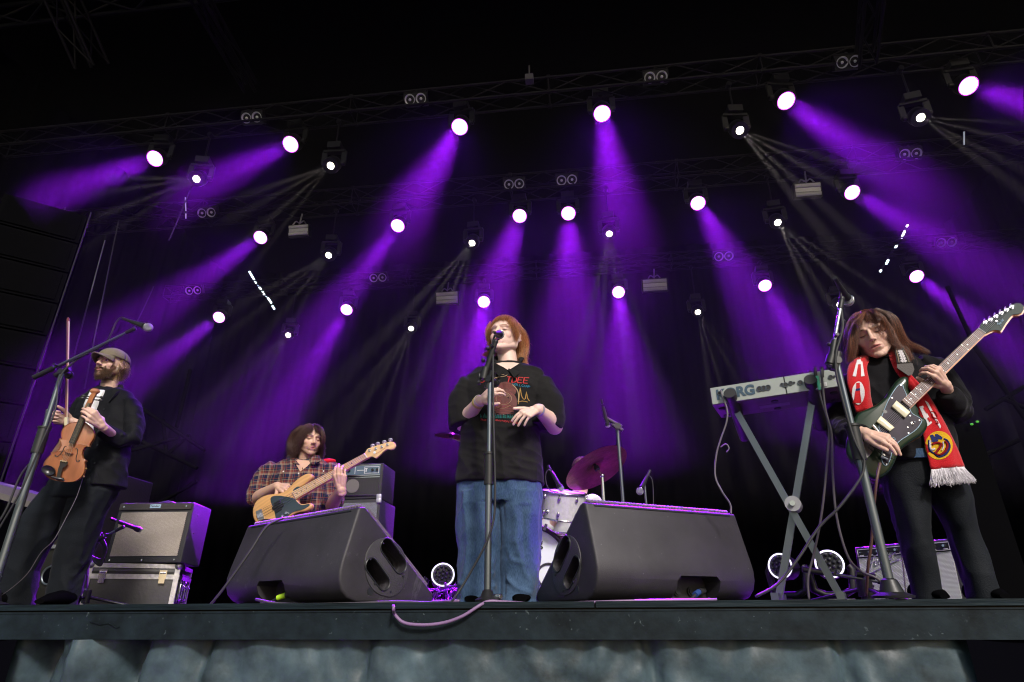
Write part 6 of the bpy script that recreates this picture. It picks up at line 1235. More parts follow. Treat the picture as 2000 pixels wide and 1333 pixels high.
def violin():
    z = lambda l: zc(l, 60, 740, 6.056)
    PL = Plane(130, 885, 3.13, V(.42, -.86, -.10)); M['spruce'] = mat('violin_top', (.33, .12, .05), .35, var=.25, vscale=5, stretch=(5, 5, 1), coat=.35); M['maple'] = mat('violin_sides', (.28, .09, .025), .3, var=.25, vscale=8, coat=.5)
    t = thing('violin', PL.at(130, 885), 'brown violin held upright by its neck in front of the bearded violinist', 'violin')
    out = z([(575, 516), (520, 518), (462, 530), (405, 568), (368, 625), (362, 680), (372, 715), (340, 712), (352, 745), (362, 775), (352, 815), (320, 855), (285, 878), (240, 872), (246, 895), (200, 940), (160, 1000), (148, 1060), (156, 1115), (195, 1160), (262, 1192), (345, 1212), (430, 1220), (520, 1210), (590, 1165), (628, 1105), (640, 1040), (636, 990), (655, 968), (632, 955), (608, 915), (610, 860), (632, 818), (660, 800), (696, 805), (694, 782), (722, 735), (746, 690), (748, 640), (722, 590), (680, 548), (640, 522)])
    q = closed(np.array(PL.l2(out)), 3); c = q.mean(0)
    mb = MB(); mb.prism(q*.97+c*.03, PL.o-PL.n*.018, PL.x, PL.y, PL.n, .032, .001); mb.build('ribs', 'maple', t, 50)
    def plate(off, dome, s_, nm, mm):
        mb = MB(); mb.prism(q, PL.o+PL.n*(off-.002 if s_ > 0 else off+.004), PL.x, PL.y, PL.n, .007, .003); return mb.build(nm, mm, t, 50)
        mb = MB(); n = len(q); vs = []; R_ = 7
        for i in range(R_+1):
            f = i/R_; e = 1-f
            for p in q: r = c+(p-c)*f; vs.append(PL.o+PL.x*r[0]+PL.y*r[1]+PL.n*(off+s_*dome*(1-f**2.5)))
        fs = [(i*n+k, i*n+(k+1) % n, (i+1)*n+(k+1) % n, (i+1)*n+k) for i in range(R_) for k in range(n)]; mb.add(vs, fs); o = mb.build(nm, mm, t, 180); o.data = evalmesh(o.data, [('SOLIDIFY', dict(thickness=.003, offset=0))]); return o
    plate(.0, .013, 1, 'top_plate', 'spruce'); plate(-.036, .012, -1, 'back_plate', 'maple')
    edge = MB(); edge.tube([PL.o+PL.x*a[0]+PL.y*a[1]+PL.n*.001 for a in np.vstack([q, q[:1]])], .0022, 6); edge.build('purfling_edge', 'maple', t, 180)
    F = lambda pts, off=.006: [PL.at(*p, off) for p in z(pts)]
    mb = MB(); a, b, c_, d = F([(572, 500), (645, 508), (528, 780), (462, 762)], .020); ex = F([(640, 330), (700, 340)], .020); 
    def slab(pts, th, nm, mm, par=t): mb = MB(); n = len(pts); lo = [p-PL.n*th for p in pts]; mb.add(list(pts)+lo, [tuple(range(n)), tuple(range(2*n-1, n-1, -1))]+[(k, (k+1) % n, n+(k+1) % n, n+k) for k in range(n)]); return mb.build(nm, mm, par, 30)
    slab(F([(462, 762), (528, 782), (648, 508), (720, 300), (690, 292), (572, 500)], .021), .006, 'fingerboard', 'ebony')
    slab(F([(560, 520), (640, 525), (728, 290), (672, 282)], .014), .018, 'neck', 'maple')
    slab(F([(672, 290), (728, 298), (752, 240), (782, 190), (770, 170), (735, 172), (705, 215)], .018), .022, 'pegbox', 'maple')
    mb = MB(); e = PL.at(*z([(765, 152)])[0], .006)
    for r, h in ((.017, .014), (.012, .020), (.007, .025)): mb.cyl(e-PL.x*h, e+PL.x*h, r, n=18)
    mb.build('scroll', 'spruce', t, 40)
    for x, y, s in ((700, 240, -1), (712, 215, -1), (735, 250, 1), (752, 215, 1)):
        p = PL.at(*z([(x, y)])[0], .006); mb = MB(); mb.cyl(p-PL.x*.012*s, p+PL.x*.035*s, .0035, n=8); mb.ell(p+PL.x*.04*s, (.012, .004, .008), (PL.x, PL.n, PL.y), 12, 8); mb.build('peg', 'ebony', t, 60)
    sr = MB()
    for k in range(4): a = F([(474+13*k, 770)], .024)[0]; b2 = F([(422+24*k, 872)], .022)[0]; b3 = F([(385+16*k, 985)], .024)[0]; top = F([(686+8*k, 300)], .023)[0]; sr.tube([top, a, b2, b3], .0008, 4)
    sr.build('strings', 'steel', t, 60)
    mb = MB(); a, b = F([(412, 866), (508, 892)], .002); x_ = unit(b-a); L = np.linalg.norm(b-a); mb.prism([(-L/2, 0), (L/2, 0), (L*.42, .014), (L*.25, .019), (-L*.25, .019), (-L*.42, .014)], (a+b)/2, x_, PL.n, np.cross(x_, PL.n), .004); mb.build('bridge', mat('bridge_maple', (.32, .12, .05), .5), t, 30)
    slab(F([(365, 970), (450, 985), (455, 1005), (420, 1050), (395, 1060), (360, 1190), (320, 1180), (345, 1060), (358, 1030)], .024), .006, 'tailpiece', 'ebony')
    for k in range(4): mb = MB(); p = F([(378+20*k, 978+4*k)], .028)[0]; mb.cyl(p, p+PL.n*.006, .0035, n=8); mb.build('fine_tuner', 'steel', t, 40)
    cr = F([(230+82*cos(a)+6*sin(a), 1092+62*sin(a)+8*cos(a)) for a in np.linspace(0, 2*pi, 24, endpoint=False)], .034); cc = np.mean(cr, 0)
    mb = MB(); n = len(cr); vs = []; 
    for f, dz in ((0, -.012), (.4, -.010), (.75, -.004), (.92, .0), (1., -.003), (1.0, -.014)): vs += [cc+(p-cc)*f+PL.n*dz for p in cr]
    mb.add(vs, [(i*n+k, i*n+(k+1) % n, (i+1)*n+(k+1) % n, (i+1)*n+k) for i in range(5) for k in range(n)]); mb.build('chin_rest', 'ebony', t, 60)
    mb = MB(); mb.tube(F([(265, 1165), (330, 1185), (395, 1195), (410, 1215)], .026), [.006, .009, .009, .005], 8); mb.build('chin_rest_clamp', 'ebony', t, 60)
    for pts in ([(426, 800), (405, 803), (392, 825), (380, 855), (350, 895), (318, 922), (292, 920), (293, 905), (305, 908)], [(530, 835), (545, 826), (556, 850), (550, 895), (538, 940), (545, 978), (570, 983), (578, 965), (565, 965)]):
        mb = MB(); mb.tube(spline(F(pts, .0025), 4), [.0015]*2+[.0022]*(len(spline(F(pts, .01), 4))-4)+[.0015]*2, 6, flat=.6, up=PL.n); mb.build('f_hole', 'ebony', t, 60)
    mb = MB(); mb.tube(F([(345, 862), (380, 870), (425, 868)], .02), .0012, 5); mb.tube(F([(368, 880), (400, 920), (430, 960)], .02), .001, 5); mb.build('pickup_wire', 'ebony', t, 60)
    for x, y in ((622, 1155), (648, 1062)): mb = MB(); p = PL.at(*z([(x, y)])[0], -.01); mb.ell(p, (.006,)*3, n=10, m=8); mb.build('shoulder_rest_foot', 'gold', t, 60)
    # bow
    b0, b1 = P(129, 836, 3.17), P(134, 624, 3.10); d = unit(b1-b0); L = np.linalg.norm(b1-b0); M['pernambuco'] = mat('bow_stick', (.16, .035, .02), .3, coat=.4); M['horsehair'] = mat('bow_hair', (.78, .62, .36), .5)
    t = thing('violin_bow', b0, 'violin bow held upright beside the violin, its hair catching the light', 'violin bow'); sx = RT*.010
    mb = MB(); mb.tube([b0-sx*.5, b0+d*L*.3-sx*.35, b0+d*L*.6-sx*.3, b0+d*L*.97-sx*.8, b1-sx*.9], [.0045, .0042, .0036, .003, .003], 8); mb.build('stick', 'pernambuco', t, 60)
    mb = MB(); mb.bar(b0+d*.05+sx*.55, b1-d*.012+sx*.35, .0085, .0018, up=RT); mb.build('hair', 'horsehair', t, 40)
    mb = MB(); mb.box(b0+d*.04+sx*.1, (.018, .01, .05), (unit(RT-d*(RT@d)), np.cross(d, unit(RT-d*(RT@d))), d)); mb.build('frog', 'cream', t, 40)
    mb = MB(); mb.prism([(-.010, -.012), (.008, -.010), (.006, .004), (-.002, .014), (-.008, .008)], b1, unit(RT-d*(RT@d)), d, np.cross(unit(RT-d*(RT@d)), d), .007); mb.build('tip', 'pernambuco', t, 40)

# ------------------------------------------------------------------ bassist and bass guitar
def plaid():
    m = mat('plaid_flannel', (.05, .04, .07), .9, bump=.25, bscale=240, spec=.1, sheen=.08); t = m.node_tree; b = t.nodes['Principled BSDF']; tc = t.nodes.new('ShaderNodeTexCoord')
    nz = t.nodes.new('ShaderNodeTexNoise'); nz.inputs['Scale'].default_value = 4; t.links.new(tc.outputs['Object'], nz.inputs[0]); mxv = t.nodes.new('ShaderNodeVectorMath'); mxv.operation = 'MULTIPLY_ADD'; mxv.inputs[1].default_value = (.05, .05, .05)
    t.links.new(nz.outputs['Color'], mxv.inputs[0]); t.links.new(tc.outputs['Object'], mxv.inputs[2]); sp = t.nodes.new('ShaderNodeSeparateXYZ'); t.links.new(mxv.outputs[0], sp.inputs[0])
    ad = t.nodes.new('ShaderNodeMath'); ad.operation = 'MULTIPLY_ADD'; ad.inputs[1].default_value = .75; t.links.new(sp.outputs[1], ad.inputs[0]); t.links.new(sp.outputs[0], ad.inputs[2])
    outs = []
    for s in (ad.outputs[0], sp.outputs[2]):
        mo = t.nodes.new('ShaderNodeMath'); mo.operation = 'WRAP'; mo.inputs[1].default_value = .075; mo.inputs[2].default_value = 0; t.links.new(s, mo.inputs[0])
        dv = t.nodes.new('ShaderNodeMath'); dv.operation = 'DIVIDE'; dv.inputs[1].default_value = .075; t.links.new(mo.outputs[0], dv.inputs[0])
        r = t.nodes.new('ShaderNodeValToRGB'); r.color_ramp.interpolation = 'CONSTANT'; e = r.color_ramp.elements; navy, red, tan, blk = (.012, .016, .045, 1), (.17, .045, .035, 1), (.45, .32, .20, 1), (.008, .008, .012, 1)
        e[0].position = 0; e[0].color = navy; e[1].position = .26; e[1].color = tan
        for p_, c_ in ((.31, navy), (.36, tan), (.40, red), (.60, blk), (.66, tan), (.69, navy), (.84, red), (.92, navy)): q = e.new(p_); q.color = c_
        t.links.new(dv.outputs[0], r.inputs[0]); outs.append(r.outputs[0])
    mx = t.nodes.new('ShaderNodeMix'); mx.data_type = 'RGBA'; mx.inputs[0].default_value = .5; t.links.new(outs[0], mx.inputs[6]); t.links.new(outs[1], mx.inputs[7]); t.links.new(mx.outputs[2], b.inputs['Base Color']); return m
M['plaid'] = plaid()
def bassist():
    Y = 4.35; skin = SK['tan']; H = Head(P(606, 862, Y-.03), V(.66, -.74, -.06), ZU+V(.06, 0, 0), sc=1.05); neck = P(596, 912, Y)
    hv = head_mesh(H, skin, neck, .058, mouth='closed', eyes='down', brow=(.09, .05, .035), beard=(.5, (.16, .08, .05)), lip=(.42, .15, .12), jaw=1.05, nose=1.1)
    a = MB(); el = P(500, 975, Y-.05); wr = P(542, 950, Y-.24); limb(a, [P(520, 945, Y), el, P(514, 966, Y-.12), wr], [.05, .052, .047, .031])
    d = unit(P(566, 956, Y-.30)-wr); hand(a, wr, d, V(-.1, -.8, .6), -1, [(32, 30, 15), (36, 32, 15), (40, 34, 15), (42, 36, 18)], 1.08, .10, (.9, .7, -.1))
    la = melt_part(a, skin, .003)
    b = MB(); el2 = P(648, 990, Y-.10); wr2 = P(667, 957, 3.97); limb(b, [P(645, 945, Y), el2, P(654, 977, Y-.22), wr2], [.05, .05, .046, .032])
    d2 = unit(P(664, 930, 3.93)-wr2); hand(b, wr2, d2, V(.10, -.99, .05), 1, [(16, 35, 35), (16, 38, 35), (18, 40, 35), (20, 40, 35)], 1.12, -.02, (.5, .8, -.9), wr=.028)
    lb = melt_part(b, skin, .003)
    t = MB(); t.loft([sec(540, 640, 915, Y, .06), sec(530, 640, 960, Y, .1), sec(535, 635, 1030, Y, .11)], 20); t.caps(neck, P(594, 935, Y-.02), .06, .09); hp = P(585, 1050, Y); hp[2] = .52
    for s in (-1, 1): k = hp+V(.11*s+.05, -.36, -.06); t.caps(hp+V(.09*s, 0, 0), k, .09, .06); t.caps(k, V(k[0], k[1]+.04, .08), .058, .04); t.caps(V(k[0], k[1]+.04, .05), V(k[0], k[1]-.12, .04), .04, .035)
    me = person(V(hp[0], hp[1], 0), 'long-haired person in a plaid shirt playing the pale wooden bass behind the left wedge', [hv, la, lb, melt_part(t, skin, .008)])
    j = MB(); j.loft([(hp+V(0, 0, .10), V(.17, 0, 0), V(0, .12, 0)), (hp, V(.19, 0, 0), V(0, .14, 0)), (hp-V(0, 0, .08), V(.18, 0, 0), V(0, .13, 0))], 24)
    for s in (-1, 1): k = hp+V(.11*s+.05, -.36, -.06); j.caps(hp+V(.09*s, 0, 0), k, .105, .08); j.caps(k, V(k[0], k[1]+.04, .1), .078, .07)
    cloth(j, 'trousers', 'black_jeans', me, .008, 4)
    s = MB(); s.loft([sec(536, 662, 1045, Y, .14), sec(534, 664, 1000, Y, .135), sec(530, 662, 965, Y, .13), sec(526, 658, 935, Y, .125), sec(532, 650, 914, Y, .10), sec(552, 634, 902, Y, .075), sec(568, 622, 897, Y+.02, .06)], 40)
    tubeloft(s, [(540, 915, Y, .06, .08), (524, 928, Y, .078, .085), (511, 950, Y-.02, .078, .08), (501, 970, Y-.05, .072, .072), (502, 972, Y-.09, .066, .066)])
    tubeloft(s, [(642, 915, Y, .06, .08), (653, 930, Y, .075, .085), (655, 955, Y-.03, .074, .08), (650, 980, Y-.06, .070, .07), (649, 984, Y-.11, .062, .062)])
    F = Y-.13; fl = [([P(x, y, F) for x, y in pl], w_, h_) for pl, w_, h_ in (([(545, 930), (550, 960), (540, 990)], .016, .009), ([(640, 925), (630, 950), (640, 980)], .016, .009), ([(505, 945), (520, 955), (535, 950)], .012, .010), ([(500, 960), (515, 970), (530, 968)], .012, .010), ([(600, 960), (620, 980), (640, 985)], .014, .008), ([(612, 915), (606, 935), (610, 960)], .012, .010), ([(645, 955), (655, 965), (665, 960)], .012, .010), ([(620, 1000), (635, 1010), (655, 1005)], .014, .010), ([(535, 915), (528, 935), (532, 960)], .012, -.010))]
    o, bv, *_ = cloth(s, 'plaid_shirt', 'plaid', me, .0055, 3, fl, .004, 14, 8); S_ = Surf(bv)
    # open neck showing skin, collar wings, pocket flap
    mb = MB(); S_.patch(mb, [(572, 897), (592, 900), (611, 901), (600, 912), (587, 922), (580, 910)], .004, 4)
    if mb.n: mb.c = [np.tile(V(*skin, 1), (mb.n, 1))]; mb.build('open_neck', mat('neck_skin', skin, .5, sss=.1), o, 180)
    for q, pts in ((0, [(563, 889), (574, 893), (585, 908), (573, 906), (560, 899)]), (1, [(612, 891), (624, 890), (628, 900), (612, 909), (604, 902)])):
        pl = Plane(*pts[2], Y-.115, V(.2*(q*2-1), -1, .4)); mb = MB(); pl.prism(mb, pts, .010, 0, .002); mb.build('collar', 'plaid', me, 60)
    mb = MB(); S_.quad(mb, [(541, 920), (560, 918), (560, 925), (541, 928)], 6, 3, .004); 
    if mb.n: f_ = mb.build('pocket_flap', 'plaid', o, 180); 
    mb = MB()
    for x, y in ((554, 922), (584, 926), (583, 945), (632, 921)):
        p = S_.at(x, y, .005)
        if p is not None: mb.cyl(p, p+V(0, -.002, 0), .005, n=10)
    if mb.n: mb.build('button', 'white', o, 40)
    for c_, r_, d_ in ((P(503, 971, Y-.075), .073, unit(P(514, 966, Y-.12)-P(500, 975, Y-.05))), (P(649, 983, Y-.10), .068, unit(P(652, 975, Y-.17)-P(648, 990, Y-.08)))):
        mb = MB(); mb.lathe(c_, d_, [(-.016, r_), (.016, r_*.93), (.016, r_*.85), (-.016, r_*.92), (-.016, r_)], 28); mb.build('rolled_cuff', 'plaid', me, 60)
    hl = lambda f: np.interp(f, [-.12, -.04, 0, .03, .06, .08, .1], [-.075, -.05, -.01, .03, .062, .080, .09])
    reg = lambda x, f, z: z > hl(f)
    skullcap(H, lambda x, f, z: z > hl(f)+.012, (.035, .018, .014), me)
    flow = lambda x, f, z: np.stack([np.sign(x+.012)*1.2, np.where(f > .02, -.25, -.5), np.full_like(x, -.2)], 1)
    A = grow(H, 11000, reg, flow, lambda x, f, z: np.where(f > .045, .03+1.1*np.abs(x), .155), 21, 18, .42, .012, 13, .006, [(P(593, 935, Y+.02), .062)], 100, .72, .08)
    strands(A, np.linspace(.0008, .0003, 18), (.075, .034, .026), 'hair', me, 3, .3, 9, tint=((.16, .075, .05), .2))
    locks(me, [([(592, 832), (575, 846), (568, 866), (574, 884), (566, 892)], [Y-.06, Y-.07, Y-.06, Y-.05, Y-.03], 800, .009, 31, .012), ([(588, 832), (574, 850), (568, 872), (566, 886)], [Y-.02, Y-.02, Y-.01, Y], 700, .009, 32, .012), ([(600, 830), (590, 842), (586, 856), (590, 868)], [Y-.09, Y-.10, Y-.10, Y-.10], 300, .005, 33, .006), ([(612, 828), (628, 838), (632, 856), (629, 872)], [Y-.08, Y-.10, Y-.09, Y-.06], 340, .005, 34, .006)], (.075, .034, .026), ((.16, .075, .05), .2), .0009)
    st = thing('stool', V(hp[0], hp[1], 0), 'dark round stool under the seated bassist', 'stool'); mb = MB(); mb.lathe(V(hp[0], hp[1], .36), ZU, [(0, 0), (0, .16), (.02, .17), (.05, .16), (.06, 0)]); mb.build('seat', 'black', st, 60)
    for k in range(4): a_ = pi/4+k*pi/2; mb = MB(); mb.cyl(V(hp[0]+.1*cos(a_), hp[1]+.1*sin(a_), .36), V(hp[0]+.19*cos(a_), hp[1]+.19*sin(a_), 0), .012, n=8); mb.build('leg', 'gunmetal', st, 60)
def wood(name, c, s=(1, 1, 1), r=.3, coat=.6, k=3.):
    m = mat(name, c, r, coat=coat); t = m.node_tree; b = t.nodes['Principled BSDF']; tc = t.nodes.new('ShaderNodeTexCoord'); mp = t.nodes.new('ShaderNodeMapping'); mp.inputs['Rotation'].default_value = (0, radians(31), 0); mp.inputs['Scale'].default_value = s
    w = t.nodes.new('ShaderNodeTexWave'); w.bands_direction = 'Z'; w.inputs['Scale'].default_value = k; w.inputs['Distortion'].default_value = 4; w.inputs['Detail'].default_value = 4; w.inputs['Detail Scale'].default_value = .6
    t.links.new(tc.outputs['Object'], mp.inputs[0]); t.links.new(mp.outputs[0], w.inputs[0]); r_ = t.nodes.new('ShaderNodeValToRGB'); r_.color_ramp.elements[0].color = (*[q*.90 for q in c], 1); r_.color_ramp.elements[1].color = (*[min(1, q*1.05) for q in c], 1)
    t.links.new(w.outputs[0], r_.inputs[0]); t.links.new(r_.outputs[0], b.inputs['Base Color']); return m
def instrument(name, PL, loc, label, cat, body, z, parts_body, edge, guard, guardm, neck, neckm, head, headm, headback, th=.042):
    t = thing(name, PL.at(*loc), label, cat); 
    q = closed(np.array(PL.l2(z(body))), 4); mb = MB(); mb.prism(q, PL.o-PL.n*th/2, PL.x, PL.y, PL.n, th, .012); mb.build('body', edge, t, 180)
    qg = closed(np.array(PL.l2(z(guard))), 3); mb = MB(); mb.prism(qg, PL.o+PL.n*.0015, PL.x, PL.y, PL.n, .003); mb.build('pickguard', guardm, t, 30)
    return t
def seg2(PL, a, b, c, d, o0, o1, mb): # slab between two edges given by pixel corners
    pts = [PL.at(*p, o1) for p in (a, b, c, d)]+[PL.at(*p, o0) for p in (a, b, c, d)]; mb.add(pts, [(0, 1, 2, 3), (7, 6, 5, 4), (0, 4, 5, 1), (1, 5, 6, 2), (2, 6, 7, 3), (3, 7, 4, 0)])
def lerp(a, b, t): return (a[0]+(b[0]-a[0])*t, a[1]+(b[1]-a[1])*t)
def bass():
    z = lambda l: zc(l, 480, 800, 5.797); PL = Plane(560, 975, 4.02, V(-.12, -1, .12))
    M['ash'] = wood('natural_ash', (.60, .33, .12), (1, 1, 1), .3, .6, 14); M['maple_neck'] = wood('maple_neck', (.70, .46, .22), (1, 1, 1), .35, .4, 8); M['guard_black'] = mat('black_pickguard', (.03, .045, .05), .18, coat=.5)
    t = thing('bass_guitar', PL.at(560, 975), 'natural wood bass guitar with a black pickguard, its neck pointing up to the right', 'bass guitar')
    body = z([(592, 900), (640, 862), (700, 812), (742, 775), (752, 742), (722, 722), (672, 728), (600, 770), (545, 818), (490, 875), (425, 930), (350, 950), (260, 958), (180, 985), (110, 1040), (76, 1120), (74, 1200), (100, 1270), (150, 1325), (220, 1355), (300, 1350), (380, 1310), (450, 1250), (520, 1195), (590, 1165), (660, 1155), (720, 1130), (748, 1092), (738, 1062), (700, 1058), (650, 1068), (612, 1062), (585, 1030)])
    q = closed(np.array(PL.l2(body)), 4); mb = MB(); mb.prism(q, PL.o-PL.n*.021, PL.x, PL.y, PL.n, .042, .012); mb.build('body', 'ash', t, 50)
    gd = z([(284, 1010), (310, 985), (370, 978), (430, 985), (520, 1000), (560, 1020), (590, 1055), (640, 1085), (712, 1072), (722, 1090), (660, 1130), (580, 1150), (520, 1175), (460, 1225), (410, 1262), (350, 1245), (335, 1190), (320, 1130), (290, 1060)])
    mb = MB(); mb.prism(closed(np.array(PL.l2(gd)), 3), PL.o+PL.n*.0015, PL.x, PL.y, PL.n, .004); mb.build('pickguard', 'guard_black', t, 30)
    gd2 = z([(540, 912), (580, 880), (610, 875), (612, 890), (575, 925), (545, 935)]); mb = MB(); mb.prism(closed(np.array(PL.l2(gd2)), 3), PL.o+PL.n*.0015, PL.x, PL.y, PL.n, .004); mb.build('pickguard', 'guard_black', t, 30)
    n0, n1, m1, m0 = z([(536, 940), (1350, 507), (1385, 553), (580, 1018)])
    mb = MB(); seg2(PL, n0, n1, m1, m0, -.012, .013, mb); mb.build('neck', 'maple_neck', t, 30)
    for k in range(21):
        f = 1-(1-2**(-k/12))/(1-2**(-20/12)) if k else 1; a, b = lerp(n0, n1, f), lerp(m0, m1, f); mb = MB(); mb.cyl(PL.at(*a, .0135), PL.at(*b, .0135), .0011 if k else .003, n=6); mb.build('fret' if k else 'nut', 'brushed' if k else 'white', t, 60)
    mb = MB()
    for k in (3, 5, 7, 9, 12, 15, 17, 19):
        g = lambda k: 1-(1-2**(-k/12))/(1-2**(-20/12)); f = (g(k)+g(k-1))/2; p = PL.at(*lerp(lerp(n0, n1, f), lerp(m0, m1, f), .5), .0133); mb.cyl(p, p+PL.n*.001, .0042, n=10)
    mb.build('fret_markers', 'ebony', t, 60)
    hd = z([(1350, 507), (1368, 470), (1385, 448), (1440, 428), (1520, 402), (1600, 378), (1660, 368), (1692, 385), (1698, 415), (1678, 448), (1640, 458), (1605, 452), (1560, 482), (1520, 520), (1480, 552), (1440, 538), (1410, 540), (1385, 553)])
    mb = MB(); mb.prism(closed(np.array(PL.l2(hd)), 3), PL.o-PL.n*.002, PL.x, PL.y, PL.n, .016, .002); mb.build('headstock', 'maple_neck', t, 40)
    for (x, y), (kx, ky) in zip(((1408, 470), (1480, 450), (1548, 430), (1612, 406)), ((1428, 405), (1487, 382), (1560, 362), (1630, 338))):
        a = PL.at(*z([(x, y)])[0], .006); b = PL.at(*z([(kx, ky)])[0], -.012); mb = MB(); mb.cyl(a, a+PL.n*.014, .0065, n=12); mb.cyl(a, a+PL.n*.002, .0095, n=14); tn = mb.build('tuner', 'steel', t, 60)
        mb = MB(); mb.cyl(PL.at(*z([(x, y)])[0], -.012), b, .0035, n=8); mb.ell(b, (.016, .004, .013), (RT, PL.n, UP), 14, 8); mb.build('tuning_key', 'brushed', tn, 60)
    mb = MB(); p = PL.at(*z([(1465, 493)])[0], .007); mb.cyl(p, p+PL.n*.004, .009, n=16); mb.build('string_tree', 'white', t, 40)
    mb = MB(); mb.tube([PL.at(*q_, .0065) for q_ in z([(1480, 505), (1530, 478), (1585, 440)])], .0012, 5); mb.build('headstock_decal', mat('decal_red', (.4, .06, .04), .5), t, 40)
    mb = MB(); br = z([(118, 1158), (180, 1130), (212, 1240), (150, 1262)]); seg2(PL, *br, .0, .006, mb); bg_ = mb.build('bridge', 'brushed', t, 40)
    for k in range(4): mb = MB(); a, b = z([(125+15*k, 1165-6*k)])[0], z([(152+15*k, 1250-6*k)])[0]; mb.cyl(PL.at(*lerp(a, b, .35), .010), PL.at(*lerp(a, b, .85), .010), .0035, n=8); mb.build('saddle', 'steel', bg_, 40)
    for k, (x, y) in enumerate(((375, 1065), (410, 1100), (350, 1110), (385, 1140))): mb = MB(); p = PL.at(*z([(x-10, y)])[0], .003); mb.box(p, (.045, .022, .012), (unit(PL.at(*m1)-PL.at(*m0)), np.cross(PL.n, unit(PL.at(*m1)-PL.at(*m0))), PL.n)); mb.build('pickup', 'ebony', t, 40)
    for k in range(4):
        f = .15+.235*k; mb = MB(); a = PL.at(*lerp(n1, m1, f), .0155); b = PL.at(*lerp(z([(175, 1150)])[0], z([(198, 1228)])[0], (f-.15)/.7), .014); mb.cyl(a, b, .0011, n=5); mb.build('string', 'steel', t, 60)
    for x, y in ((470, 1180), (430, 1215)): mb = MB(); p = PL.at(*z([(x, y)])[0], .003); mb.cyl(p, p+PL.n*.014, .009, n=14); mb.build('knob', 'steel', t, 40)

